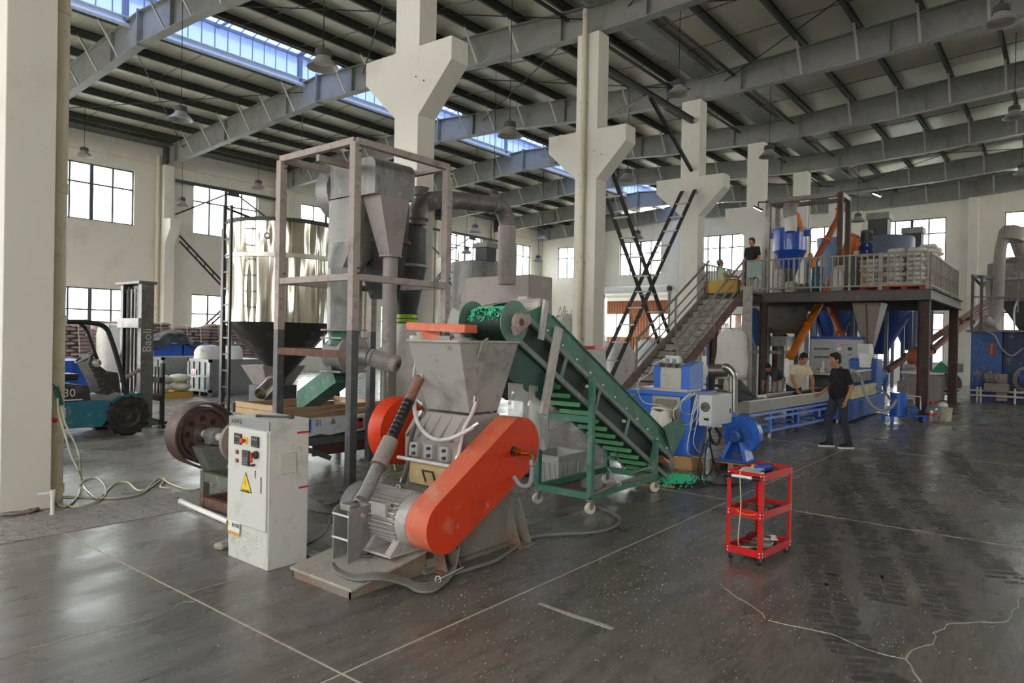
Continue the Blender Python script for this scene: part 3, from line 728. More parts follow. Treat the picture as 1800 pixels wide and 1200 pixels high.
# rotary valve under the separator
vc = V3((hx0+.14, ocy, 0)); vz = at(600, 622, x=hx0+.2).z
t = thing('rotary_valve', 'dusty grey rotary valve with gearmotor hanging under the separator outlet', 'machine', (vc.x, vc.y, vz))
MB().lathe([(.001, -.2), (.23, -.2), (.23, .2), (.001, .2)], (vc.x, vc.y, vz), axis=(0, -1, 0), n=24).build('valve_body', M_sheet, t, smooth=35, bevel=.01)
MB().cbox((vc.x, vc.y, vz+.22), .44, .46, .03).build('top_plate', M_sheet, t, bevel=.005)
MB().cbox((vc.x, vc.y, vz-.23), .44, .46, .03).build('bottom_plate', M_sheet, t, bevel=.005)
MB().lathe([(.25, .2), (.27, .2), (.27, .23), (.15, .24), (.12, .34), (.09, .36)], (vc.x, vc.y, vz), axis=(0, -1, 0), n=24).build('bearing_cover', M_duct, t, smooth=35)
def motor(parent, c, axis, r, L, m, box=True, up=Z_, fan=None, nf=20, feet=False):
    """finned electric motor whose axis runs from the drive end c along axis; parts under parent"""
    c = V3(c); ax = V3(axis).normalized(); s_, u = frame_for(ax, up)
    b = MB(); b.lathe([(r*.35, 0), (r*.9, 0), (r*.98, L*.06), (r*.98, L*.12), (r*.86, L*.13), (r*.86, L*.74), (r*.98, L*.75), (r*.98, L*.79)], c, ax, 24, cap0=True)
    b.build('motor_housing', m, parent, smooth=30)
    f = MB()
    for i in range(nf):
        a = 2*PI*i/nf; d = s_*math.cos(a)+u*math.sin(a)
        f.beam(c+ax*L*.13+d*r*.93, c+ax*L*.74+d*r*.93, r*.05, r*.2, d)
    f.build('cooling_fins', m, parent)
    fc_ = MB().lathe([(r*1.02, L*.78), (r*1.05, L*.8), (r*1.0, L*.95), (r*.72, L*1.0), (r*.68, L*.985), (.001, L*.985)], c, ax, 24)
    fc_.build('fan_cover', fan or m, parent, smooth=35)
    g = MB()
    for k in range(1, 5): g.torus(c+ax*(L*.99), ax, r*.16*k, r*.018, 18, 4)
    for k in range(3):
        a = PI*k/3; d = (s_*math.cos(a)+u*math.sin(a))*r*.68; g.rod(c+ax*L*.992-d, c+ax*L*.992+d, r*.018, 4)
    g.build('fan_grille', M_dark, parent)
    if box:
        MB().cbox(c+ax*L*.42+u*r*1.08, 1, 1, 1, R=Matrix((s_*r*.8, ax*L*.3, u*r*.42)).transposed()).build('terminal_box', m, parent, bevel=r*.05)
    if feet:
        fm = MB()
        for k in (.22, .66):
            fm.prism([c+ax*L*k-u*r*1.05+s_*r*.95, c+ax*L*k-u*r*.6+s_*r*.7, c+ax*L*k-u*r*.6-s_*r*.7, c+ax*L*k-u*r*1.05-s_*r*.95], ax*L*.1)
            fm.beam(c+ax*L*(k+.05)-u*r*1.08-s_*r*1.05, c+ax*L*(k+.05)-u*r*1.08+s_*r*1.05, L*.16, r*.08, u)
        fm.build('motor_feet', m, parent)
mc = V3((vc.x+.02, vc.y-.42, vz+.0)); me_ = at(670, 655, x=vc.x+.1)
dm = (V3((vc.x+.3, vc.y-1.0, vz-.16))-mc)
MB().rod(mc+V3((0, .12, 0)), mc+dm.normalized()*.1, .12, 16).build('gearbox', M_sheet, t, smooth=35)
motor(t, mc+dm.normalized()*.08, dm, .12, .42, M_duct, box=False)
# green chute from the valve down into the wooden box
t = thing('discharge_chute', 'green square chute slanting from the rotary valve into the wooden box', 'chute', (vc.x, vc.y+.2, 1.0))
a = V3((vc.x, vc.y, vz-.25)); b = at(541, 702, y=8.55)
d = (b-a).normalized(); s_, u = frame_for(d)
r0 = [a+s_*.15+u*.13, a-s_*.15+u*.13, a-s_*.15-u*.13, a+s_*.15-u*.13]
r1 = [b+s_*.15+u*.17-d*.12, b-s_*.15+u*.13-d*.02, b-s_*.15-u*.13+d*.14, b+s_*.15-u*.13+d*.1]
MB().loft([r0, r1]).build('chute_body', M_green, t)
MB().loft([[p+(p-a)*.12 for p in r0], [p+(p-a)*.12+d*.03 for p in r0]]).build('chute_flange', M_green, t)

# ---- cyclone with long duct and white dust sleeve
t = thing('cyclone', 'dark grey cyclone with a white dust sleeve clamped by lime tape, right of the tower', 'machine', (7.2, 7.3, 0))
cd_ = 10.7; c0 = atf(716, 400, cd_); rr = 35/FPX*cd_
def zof(px, py, d): return atf(px, py, d).z
ax0 = V3((c0.x, c0.y, 0))
MB().lathe([(rr*.3, zof(722, 392, cd_)), (rr, zof(722, 402, cd_)), (rr, zof(722, 470, cd_)), (rr*.98, zof(722, 472, cd_)), (rr*.5, zof(720, 560, cd_))], ax0, n=28, cap0=True).build('cyclone_body', M_sheetdk, t, smooth=40)
MB().lathe([(rr*1.04, zof(722, 466, cd_)), (rr*1.04, zof(722, 470, cd_))], ax0, n=28).build('seam_band', M_sheet, t)
slv = [(rr*.5+.01, zof(720, 546, cd_)), (rr*.53+.015, zof(720, 560, cd_)), (rr*.5+.012, zof(720, 571, cd_))]
MB().lathe(slv, ax0, n=20).build('lime_tape', M_tape, t, smooth=60)['label'] = 'lime green packing tape band'
tb = MB()
for z in (zof(720, 552, cd_), zof(720, 560, cd_), zof(720, 567, cd_)):
    for i in range(14):
        a = 2*PI*i/14+z*7; q = ax0+V3((math.cos(a)*(rr*.53+.018), math.sin(a)*(rr*.53+.018), z)); tb.cbox(q, .012, .07, .014, a)
tb.build('tape_print', M_black, t)
sl = []
for i in range(15):
    z = zof(720, 570, cd_)*(1-i/14); sl.append([V3((ax0.x+(rr*.5+.02+.14*min(1, i/6)+.012*math.sin(5*a_+i))*math.cos(a_), ax0.y+(rr*.5+.02+.14*min(1, i/6)+.012*math.sin(4*a_-i))*math.sin(a_), z)) for a_ in [2*PI*k/20 for k in range(20)]])
MB().loft(sl).build('dust_sleeve', M_bagw, t, smooth=60)
t = thing('exhaust_duct', 'scuffed grey air duct bending from the cyclone over to a vertical pipe', 'duct', (c0.x, c0.y, 2.8))
p0 = atf(733, 396, cd_); p1 = atf(734, 362, cd_+.05); p2 = atf(752, 352, cd_+.1); p3 = atf(800, 352, cd_+.6); p4 = atf(865, 359, cd_+1.3)
R_ = 17.5/FPX*9.8
MB().path(curve([p0, atf(733, 378, cd_), atf(742, 358, cd_+.08), atf(765, 352, cd_+.2), p3, p4], 5), R_, 16).build('inlet_pipe', M_ductdirty, t, smooth=50)
p5 = atf(891, 388, cd_+1.6); p6 = atf(891, 500, cd_+1.6)
MB().path(curve([p4, atf(880, 364, cd_+1.5), p5, atf(891, 405, cd_+1.6)], 6), R_*1.05, 16).build('elbow', M_ductdirty, t, smooth=50)
MB().path([atf(891, 398, cd_+1.6), p6], R_*1.12, 18).build('vertical_pipe', M_duct, t, smooth=50)
MB().torus(p4, p4-p3, R_+.01, .022, 20, 6).build('clamp_ring', M_ductdirty, t); MB().torus(atf(733, 386, cd_), Z_, R_+.02, .02, 20, 6).build('clamp_ring', M_ductdirty, t)
MB().lathe([(R_*.7, 0), (R_*.95, .1), (R_*1.05, .12)], atf(738, 344, cd_+.05), n=18).build('inspection_neck', M_ductdirty, t, smooth=40)

# ---- pink-grey enclosure box
pk = at(930, 482, x=10.0); kz = pk.z; pl = at(819, 489, x=10.0); pr = at(971, 486, y=pk.y)
t = thing('enclosure_box', 'large dusty pink sheet-metal enclosure behind the conveyor head', 'enclosure', (10.4, (pk.y+pl.y)/2, 0))
MB().box(10.0, pk.y, 1.35, pr.x, pl.y, kz).build('casing', mat('dusty_pink_sheet', '#9d928e', 0.55, 0.1, dirt=[('#aca29f', 0.4, 1.2), ('#8c827f', 0.3, 4)]), t, bevel=.01)
for x, y in ((10.05, pk.y+.05), (pr.x-.05, pk.y+.05), (10.05, pl.y-.05), (pr.x-.05, pl.y-.05)): MB().cbox((x, y, .68), .08, .08, 1.36).build('leg', M_darkpost, t)
MB().box(10.05, pk.y+.05, .9, pr.x-.05, pl.y-.05, 1.3).build('machine_base', M_sheet, t)
# ---- round grey silo with filter box, behind
d = 17.0; c = atf(833, 600, d); rad = 43/FPX*d
t = thing('grey_silo', 'round dull grey silo with square filter box, left of the tall duct', 'silo', (c.x, c.y, 0))
z1 = zof(833, 458, d-rad); z0 = zof(833, 620, d-rad)
MB().lathe([(rad, z0), (rad, z1-.06), (rad*.98, z1), (rad*.5, z1+.05), (.001, z1+.06)], V3((c.x, c.y, 0)), n=36).build('silo_shell', M_sheet, t, smooth=40)
MB().lathe([(rad+.015, (z0+z1)/2+.15), (rad+.015, (z0+z1)/2+.19)], V3((c.x, c.y, 0)), n=36).build('seam_band', M_sheet, t)
MB().lathe([(rad, z0), (rad*.3, z0-1.0)], V3((c.x, c.y, 0)), n=30).build('silo_cone', M_sheetdk, t, smooth=40)
fb = atf(854, 440, d); MB().cbox((fb.x, fb.y, z1+.22), .36, .36, .34).build('filter_box', M_sheetdk, t); MB().cbox((fb.x, fb.y, z1+.43), .44, .44, .12).build('filter_lid', M_sheet, t, bevel=.01)
for k in range(4):
    a = PI/4+k*PI/2; MB().cbox((c.x+math.cos(a)*rad*.9, c.y+math.sin(a)*rad*.9, z0/2), .09, .09, z0).build('leg', M_darkpost, t)
ld = MB(); la = atf(795, 600, d-.2)
for s_ in (-.15, .15): ld.rod((la.x+s_, la.y, .2), (la.x+s_, la.y, z1+.25), .018, 6)
for k in range(14): ld.rod((la.x-.15, la.y, .4+k*.3), (la.x+.15, la.y, .4+k*.3), .014, 6)
ld.build('ladder', M_dark, t)

# ---- big stainless silo
d = 17.3; c = atf(495, 600, d); rad = 94/FPX*d*.985
t = thing('stainless_silo', 'big shiny dented stainless silo with dark cone and rim behind the steel tower', 'silo', (c.x, c.y, 0))
zt_ = zof(495, 386, d-rad); zc_ = zof(495, 566, d-rad); zn = zof(495, 447, d-rad)
def dented(z0, z1, k, seed):
    n_ = 96; rings = []
    for i in range(k+1):
        z = z0+(z1-z0)*i/k; e = math.sin(PI*i/k); ring = []
        for j in range(n_):
            a = 2*PI*j/n_
            w_ = .018*math.sin(a*13+seed)+.012*math.sin(a*29+1.3*seed)+.011*math.sin(a*19-2*seed+z*.6)
            ring.append(V3((c.x+(rad+w_*(.45+.55*e))*math.cos(a), c.y+(rad+w_*(.45+.55*e))*math.sin(a), z)))
        rings.append(ring)
    return MB().loft(rings, caps=False)
dented(zc_, zn-.05, 10, 1.0).build('lower_shell', M_stain, t, smooth=60)
dented(zn+.05, zt_, 6, 2.3).build('upper_shell', M_stain, t, smooth=60)
MB().lathe([(rad-.01, zn-.06), (rad+.03, zn-.05), (rad+.03, zn+.05), (rad-.01, zn+.06)], V3((c.x, c.y, 0)), n=64).build('belly_band', mat('brushed_band', '#d3d1c8', .4, .7), t, smooth=30)
MB().lathe([(rad, zt_-.02), (rad+.05, zt_-.02), (rad+.05, zt_+.06), (rad*.97, zt_+.06), (.01, zt_+.14)], V3((c.x, c.y, 0)), n=64).build('rim', M_dark, t, smooth=30)
MB().lathe([(rad+.01, zc_), (rad*.97, zc_-.06), (.14, .75), (.14, .6)], V3((c.x, c.y, 0)), n=48, cap1=False).build('silo_cone', mat('dark_cone_steel', '#4a4844', .32, .75, dirt=('#6b675f', .35, 3)), t, smooth=40)
for k in range(4):
    a = 2.35+k*PI/2+.2; x = c.x+math.cos(a)*(rad+.05); y = c.y+math.sin(a)*(rad+.05)
    MB().beam((x, y, 0), (x, y, zt_-.1), .1, .1, X_).build('leg', M_black, t)
vp = c+(-F_)*(rad); vp2 = atf(472, 415, d-rad*.97)
MB().rod(vp2, vp2-F_*.1, .05, 10).torus(vp2-F_*.1, F_, .06, .02, 12, 5).build('sight_port', M_stain2, t)
SILO = t
t = thing('silo_ladder', 'black steel ladder up the left side of the stainless silo', 'ladder', at(395, 728, z=0))
b0 = at(389, 727, z=0); b1 = at(401, 729, z=0); L0 = atf(397, 365, fdist(b0)).z
for b in (b0, b1): MB().cbox((b.x, b.y, L0/2+.02), .055, .055, L0).build('side_rail', M_black, t)
k = 0; z = .25
while z < L0: MB().beam((b0.x, b0.y, z), (b1.x, b1.y, z), .035, .035).build('rung', M_black, t); z += .37
MB().beam((b0.x, b0.y, L0), (c.x-rad*.75, c.y-rad*.5, zt_-.05), .05, .05).build('top_stay', M_black, t)
# stainless elbow pipe end under the silo
t = SILO
a, b = atf(486, 664, 13.8), atf(458, 692, 13.1)
MB().lathe([(.115, 0), (.12, (b-a).length), (.105, (b-a).length), (.1, 0)], a, b-a, n=20).build('pipe_tube', M_stain, t, smooth=40); MB().torus(a.lerp(b, .3), b-a, .125, .014).build('clamp_ring', M_stain2, t)
# low white shredder-like chute behind
t = thing('grey_hopper_machine', 'low dusty grey hopper machine beside the sack wall', 'machine', at(478, 680, z=0))
q = atf(480, 672, 17.5); MB().loft([ring_rect(q.x-.6, q.x+.6, q.y-.5, q.y+.5, 1.05), ring_rect(q.x-.35, q.x+.35, q.y-.3, q.y+.3, .55)]).build('hopper', M_duct, t); MB().cbox((q.x, q.y, .28), .9, .7, .55).build('base', M_sheetdk, t)

# ---- vibrating table with wooden box
wy = 8.45; a = at(497, 712, y=wy); b = at(671, 709, y=wy); zt1 = (a.z+b.z)/2; l = at(415, 704, x=a.x)
zb1 = at(520, 735, y=wy).z
t = thing('wooden_box', 'open wooden plank box on the table under the green chute', 'box', ((a.x+b.x)/2, wy+.8, zb1))
def planks(p, q, z0, z1, n, m):
    for k in range(n):
        h = (z1-z0)/n; MB().beam((p[0], p[1], z0+h*(k+.5)), (q[0], q[1], z0+h*(k+.5)), .03, h-.006).build('plank', m, t, bevel=.003)
planks((a.x+.0, wy), (b.x, wy), zb1, zt1, 2, M_wood); planks((a.x, wy), (a.x, l.y), zb1, zt1+.02, 2, M_wood2)
planks((a.x, l.y), (b.x, l.y), zb1, zt1, 2, M_wood); planks((b.x, wy), (b.x, l.y), zb1, zt1, 2, M_wood2)
MB().box(a.x, wy, zb1-.02, b.x, l.y, zb1+.01).build('bottom_board', M_wood, t)
MB().cbox((a.x-.02, l.y+.02, (zb1+zt1)/2), .05, .05, .13).build('corner_bracket', M_dark, t)
t = thing('steel_table', 'dark angle-iron table carrying the wooden box behind the tower', 'table', ((a.x+b.x)/2, wy+.8, 0))
zq = at(580, 764, y=wy-.1).z
MB().box(a.x-.2, wy-.12, zq, b.x+.2, l.y+.1, zq+.09).build('table_top', M_dark, t)
for x, y in ((a.x-.1, wy-.05), (b.x+.1, wy-.05), (a.x-.1, l.y), (b.x+.1, l.y)):
    MB().cbox((x, y, zq/2), .07, .07, zq).build('leg', M_dark, t)
MB().beam((a.x-.1, wy-.05, .32), (b.x+.1, wy-.05, .32), .08, .11).build('stretcher', M_darkpost, t)
MB().beam((a.x-.1, l.y, .32), (b.x+.1, l.y, .32), .06, .08).build('stretcher', M_darkpost, t)
for p, q in (((a.x, wy-.08, zq-.02), (a.x+.75, wy-.08, .05)), ((a.x+1.35, wy+.3, zq-.1), (a.x+1.0, wy+.3, .35))): MB().beam(p, q, .03, .07).build('diagonal_brace', M_darkpost, t)
MB().box(a.x+.5, wy-.02, zq-.3, b.x-.2, wy+.02, zq-.08).build('side_plate', mat('maroon_plate', '#5a3733', .7), t)
# sacking laid over the table edge
t = thing('sack_cloth', 'printed white sack draped between wooden box and table top', 'sack', ((a.x+b.x)/2, wy, zq+.09))
s0 = at(536, 745, y=wy-.14); mb = MB(); rows = []
for i in range(13):
    x = a.x-.1+(b.x-a.x+.1)*i/12; rows.append([V3((x, wy-.14+.012*math.sin(i*1.7), zq+.02+.02*math.sin(i*2.1))), V3((x, wy-.13, (zq+zb1)/2)), V3((x, wy-.10, zb1-.02)), V3((x, wy-.02, zb1-.03)), V3((x, wy-.02, zq+.1))])
MB().loft(rows).build('cloth', mat('printed_sack', '#b9bdbd', .8, dirt=[('#8f979b', .4, 5)], bump=.2, bs=12), t, smooth=50)
def patch(px0, py0, px1, py1, m, nm):
    p = at(px0, py0, y=wy-.155); q = at(px1, py1, y=wy-.155); MB().box(p.x, wy-.158, q.z, q.x, wy-.15, p.z).build(nm, m, t)
patch(538, 738, 546, 760, mat('blue_print', '#1c48b0', .6), 'printed_band')
patch(628, 735, 638, 752, mat('crimson_print', '#a3323a', .6), 'printed_mark'); patch(630, 735, 636, 740, mat('yellow_print', '#d9a91c', .6), 'printed_mark')
p = at(560, 744, y=wy-.16); txt('冠', .1, mat('blue_ink', '#2352c0', .6), t, p, X_, Z_, 'lettering'); p = at(586, 741, y=wy-.16); txt('永', .1, M_black, t, p, X_, Z_, 'lettering')

# ---- pulley drive on its rusty green frame
px_, py_ = 3.72, 7.02
t = thing('belt_drive', 'rusty flywheel and belt drive on a green frame left of the control cabinet', 'machine', (3.9, 7.1, 0))
wc = at(362, 763, y=7.4); R_w = .30
ang = MB(); cx2, cz2 = wc.x+.95, wc.z-.62; R2 = .16
outer = []
d_ = V3((cx2-wc.x, 0, cz2-wc.z)); base = math.atan2(d_.z, d_.x); off = math.acos((R_w+.05-R2-.05)/d_.length)
for i in range(25): a = base+off+(2*PI-2*off)*i/24; outer.append((wc.x+(R_w+.05)*math.cos(a), wc.z+(R_w+.05)*math.sin(a)))
for i in range(13): a = base-off+(2*off)*i/12; outer.append((cx2+(R2+.05)*math.cos(a), cz2+(R2+.05)*math.sin(a)))
n_ = len(outer); o1 = [V3((x, 7.38, z)) for x, z in outer]; o2 = [V3((x, 7.62, z)) for x, z in outer]
ctr = lambda p: V3((p.x+(wc.x-p.x)*.05, p.y, p.z+(wc.z-p.z)*.05))
MB().loft([o1, o2, [ctr(p) for p in o2], [ctr(p) for p in o1], o1], caps=False).build('guard_hoop', mat('rust_guard', '#5f4a42', .6, .2, dirt=[('#4a3a35', .4, 5), ('#8d8078', .3, 3)]), t, smooth=40)
MB().lathe([(R_w, 0), (R_w, .14), (R_w*.9, .14), (R_w*.86, .08), (.1, .08), (.05, .13), (.001, .13)], (wc.x, 7.56, wc.z), axis=(0, -1, 0), n=36).build('flywheel', mat('rusty_wheel', '#5d4b45', .6, .3, dirt=[('#7c6e66', .35, 6)]), t, smooth=30)
for k in range(8): a = 2*PI*k/8; MB().rod((wc.x+.17*math.cos(a), 7.485, wc.z+.17*math.sin(a)), (wc.x+.17*math.cos(a), 7.474, wc.z+.17*math.sin(a)), .034, 12).build('wheel_hole', mat('rust_red_hole', '#3f211c', .9), t)
bl = MB()
for s_ in (-1, 1):
    n3 = V3((-math.sin(base), 0, math.cos(base)))*s_
    bl.beam(V3((wc.x, 7.49, wc.z))+n3*R_w, V3((cx2, 7.49, cz2))+n3*R2, .12, .02, n3)
bl.build('belt', M_tire, t)
MB().lathe([(.02, 0), (R2, 0), (R2, .14), (.02, .14)], (cx2, 7.56, cz2), axis=(0, -1, 0), n=24).build('small_pulley', M_dark, t)
MB().rod((wc.x, 7.5, wc.z), (wc.x, 6.3, wc.z), .045, 14).build('shaft', M_hose, t, smooth=40)
MB().cbox((wc.x, 7.22, wc.z), .16, .12, .16).rod((wc.x, 7.30, wc.z), (wc.x, 7.12, wc.z), .09, 16).build('bearing_block', M_sheet, t, bevel=.01)
MB().lathe([(.04, 0), (.2, 0), (.22, .03), (.22, .08), (.04, .1)], (wc.x, 6.75, wc.z), axis=(0, -1, 0), n=30).build('hub_disc', mat('rusty_pale_disc', '#8d7f78', .6, dirt=[('#6b3a30', .4, 6)]), t, smooth=30)
gz = wc.z-.1
MB().prism([(wc.x-.2, 7.12, gz), (wc.x+.2, 7.12, gz), (wc.x+.07, 7.12, gz-.28), (wc.x-.07, 7.12, gz-.28)], (0, .2, 0)).build('bearing_bracket', M_green if False else mat('grey_green_bracket', '#6f7269', .6, dirt=('#514a42', .4, 8)), t)
M_rustgreen = mat('green_over_rust', '#5c6358', .7, dirt=[('#6e4434', .5, 5), ('#878b82', .3, 9)])
for x, y in ((3.73, 7.13), (3.73, 6.1), (4.9, 7.13)):
    MB().cbox((x, y, gz/2-.12), .07, .07, gz-.24).build('leg', M_rustgreen, t)
for p, q in (((3.73, 7.13, gz-.3), (3.73, 6.1, gz-.3)), ((3.73, 7.13, .06), (3.73, 6.1, .06)), ((3.73, 7.13, .06), (4.9, 7.13, .06)), ((3.73, 7.13, gz-.3), (4.9, 7.13, gz-.3))):
    MB().beam(p, q, .06, .1).build('frame_rail', M_rustgreen if p[2] > .2 else M_rust, t)
# white plastic pipe on the floor
a, b = at(318, 881, z=.03), at(402, 917, z=.03)
tag(MB().lathe([(.028, 0), (.028, (b-a).length), (.022, (b-a).length), (.022, 0), (.028, 0)], a, b-a, n=14).rod(a, a+(b-a)*.03, .033, 14).build('plastic_pipe', M_white, smooth=40), 'white plastic pipe lying on the floor left of the control cabinet', 'pipe')
# ================================================================== FOREGROUND MACHINES
# ---- control cabinet
x0, y0 = 3.045, 4.835; x1, y1 = 3.40, 5.42; zc = 1.165
M_cab = mat('cabinet_ivory', '#cfcfc8', .45, dirt=[('#b3b2aa', .32, 4), ('#8d8a82', .12, 7)])
t = thing('control_cabinet', 'ivory electrical control cabinet with yellow warning triangle, front left of the crusher', 'cabinet', ((x0+x1)/2, (y0+y1)/2, 0))
MB().box(x0, y0, 0, x1, y1, zc).build('cabinet_body', M_cab, t, bevel=.004)
MB().box(x0-.012, y0-.002, zc-.075, x0+.0, y1+.002, zc-.002).build('title_strip', mat('grey_strip', '#8d8f90', .5), t)
dr = MB().box(x0-.018, y0+.015, .30, x0-.001, y1-.004, zc-.085).build('door', mat('cabinet_door_ivory', '#d3d3cc', .42, dirt=('#bdbcb4', .25, 5)), t, bevel=.004)
MB().box(x0-.004, y0+.012, .10, x0, y1-.004, .29).build('plinth_panel', M_cab, t)
for k in range(3):
    for j in range(4): yy = y1-.12-k*.13; MB().cbox((x0-.006, yy-.02, .15+j*.03), .008, .075, .008).build('louvre', M_cab, t)
txt('永冠环保', .042, M_dark, t, (x0-.0125, y1-.12, zc-.04), -Y_, Z_)
def onf(px, py): return at(px, py, x=x0-.018)
def fbox(px0, py0, px1, py1, dep, m, nm, par):
    a = onf(px0, py0); b = onf(px1, py1); return MB().box(x0-.018-dep, b.y, min(a.z, b.z), x0-.0185, a.y, max(a.z, b.z)).build(nm, m, par, bevel=.002)
M_meter = mat('meter_face', '#1f2124', .25)
fbox(413.5, 760, 425.5, 781.5, .012, M_meter, 'panel_meter', t); fbox(443.5, 765.5, 456, 787, .012, M_meter, 'panel_meter', t)
M_leg = mat('meter_legend', '#aeb5b8', .5)
mm = MB()
for c0x, c0y in ((415, 763), (445, 768.5)):
    for i in range(3):
        p = onf(c0x+2+i*3, c0y+3+i*.6); mm.cbox((x0-.0312, p.y, p.z), .002, .009, .012); p = onf(c0x+2+i*3, c0y+14+i*.6); mm.cbox((x0-.0312, p.y, p.z), .002, .006, .006)
mm.build('meter_digits', M_leg, t)
es = onf(432.5, 773.5)
MB().cbox((x0-.022, es.y, es.z), .01, .055, .055).build('emergency_plate', mat('signal_yellow', '#e3c21b', .5), t, bevel=.003)
MB().lathe([(.012, 0), (.012, .02), (.021, .024), (.021, .038), (.001, .04)], (x0-.026, es.y, es.z), axis=(-1, 0, 0), n=16).build('emergency_button', M_red, t, smooth=40)
for (a, b) in ((417.5, 794), (417.5, 809)):
    p = onf(a, b); pb = MB().cbox((x0-.023, p.y, p.z), .012, .04, .03).build('push_button_ring', M_dark, t, bevel=.003)
    MB().cbox((x0-.031, p.y-.004, p.z), .01, .022, .022).build('push_button', mat('lit_orange_button', '#e8501f', .4), pb, bevel=.003)
k = fbox(429, 790, 440, 819, .02, mat('keypad_dark', '#33363a', .5), 'inverter_keypad', t)
mb = MB()
for i in range(3):
    for j in range(3):
        p = onf(431.5+i*3, 804+j*4.2+i*.6); mb.cbox((x0-.040, p.y, p.z), .004, .008, .008)
mb.build('keypad_buttons', M_leg, k); p = onf(434.5, 796); MB().cbox((x0-.040, p.y, p.z), .004, .03, .02).build('keypad_display', mat('red_display', '#5a1515', .3), k)
rt = onf(452, 799); r = MB().lathe([(.03, 0), (.032, .02), (.02, .03), (.001, .03)], (x0-.018, rt.y, rt.z), axis=(-1, 0, 0), n=18).build('rotary_switch', M_black, t, smooth=35)
MB().cbox((x0-.055, rt.y+.02, rt.z-.02), .014, .018, .08).build('switch_handle', M_red, r, bevel=.003)
p = onf(447.5, 817); MB().rod((x0-.018, p.y, p.z), (x0-.05, p.y, p.z), .01, 10).build('key_lock', M_dark, t)
for (a, b) in ((419, 757), (450, 763.5), (418, 789), (434, 786), (418.5, 804)):
    p = onf(a, b); MB().cbox((x0-.0195, p.y, p.z), .002, .03, .009).build('label_plate', mat('cream_yellow_label', '#d9cf8e', .6), t)
p = onf(459, 853); MB().cbox((x0-.021, p.y, p.z), .006, .018, .13).build('door_handle', M_steel, t, bevel=.003)
p = onf(449, 834); txt('水\n电\n气', .022, M_dark, t, (x0-.0195, p.y, p.z), -Y_, Z_)
tp, tl, tr_ = onf(432.5, 829), onf(422.5, 862), onf(443, 867)
def tri(a, b, c, xo, m, nm):
    MB().prism([(xo, a.y, a.z), (xo, b.y, b.z), (xo, c.y, c.z)], (-.002, 0, 0)).build(nm, m, t)
c_ = (tp+tl+tr_)/3
tri(tp, tl, tr_, x0-.0185, M_black, 'warning_triangle_border')
sh = lambda p: c_+(p-c_)*.86
tri(sh(tp), sh(tl), sh(tr_), x0-.0207, mat('warning_yellow', '#f0d21e', .5), 'warning_triangle')
bolt = [(0, .05), (-.016, .004), (-.002, .006), (-.012, -.038), (.014, .012), (.002, .012), (.012, .05)]
MB().prism([(x0-.0229, c_.y-a_*.8, c_.z+b_*.8+.01) for a_, b_ in bolt], (-.001, 0, 0)).build('lightning_mark', mat('orange_print', '#d9701b', .6), t)
txt('有电危险', .026, M_black, t, (x0-.0229, c_.y, c_.z-.045), -Y_, Z_)
a = onf(401, 912); b = onf(421, 942)
st = MB().box(x0-.0195, b.y, b.z+.02, x0-.0186, a.y, a.z).build('sticker', mat('white_sticker', '#eceae2', .6), t)
txt('配电箱', .038, mat('sticker_print', '#3a3532', .6), t, (x0-.0198, (a.y+b.y)/2-.03, (a.z+b.z)/2+.02), -Y_, Z_)
MB().prism([(x0-.0198, a.y-.012, a.z-.01), (x0-.0198, a.y-.032, a.z-.045), (x0-.0198, a.y+.004, a.z-.045)], (-.001, 0, 0)).build('sticker_triangle', MATS['warning_yellow'], t)
MB().box(x0-.02, b.y, b.z-.005, x0-.0186, a.y, b.z+.018).build('sticker_stripe', mat('orange_stripe', '#e0a23a', .6), t)
def ons(px, py): return at(px, py, y=y0)
a = ons(490, 798); b = ons(520, 829)
g = MB().box(a.x, y0-.012, b.z, b.x, y0-.0005, a.z).build('vent_grille', mat('cream_grille', '#c5c3b6', .6), t, bevel=.003)
sl = MB()
for k in range(16): z = b.z+.01+(a.z-b.z-.02)*k/15; sl.box(a.x+.01, y0-.017, z-.0022, b.x-.01, y0-.012, z+.0022)
sl.build('grille_slats', mat('grille_slat', '#dedccf', .6), g)
for (u_, v_) in ((522.5, 760.5), (525, 857)): a = ons(u_, v_); MB().box(a.x, y0-.003, a.z-.008, x1+.003, y0-.0005, a.z+.008).build('red_tape', M_red, t)
# pen-like tube on top
a, b = V3((x0+.05, y0+.28, zc+.016)), V3((x0+.22, y0+.02, zc+.016))
tag(MB().rod(a, a.lerp(b, .12), .012, 10).rod(a.lerp(b, .12), a.lerp(b, .88), .009, 10).rod(a.lerp(b, .88), b, .014, 10).build('pipe_tool', M_dark), 'dark metal rod lying on top of the control cabinet', 'tool')
tag(MB().cbox((x0+.1, y1+.22, .03), .2, .1, .06, .3).build('glove', mat('dusty_cloth', '#a39d8f', .9, bump=.4, bs=20), bevel=.025), 'crumpled dusty work glove on the floor left of the control cabinet', 'glove')

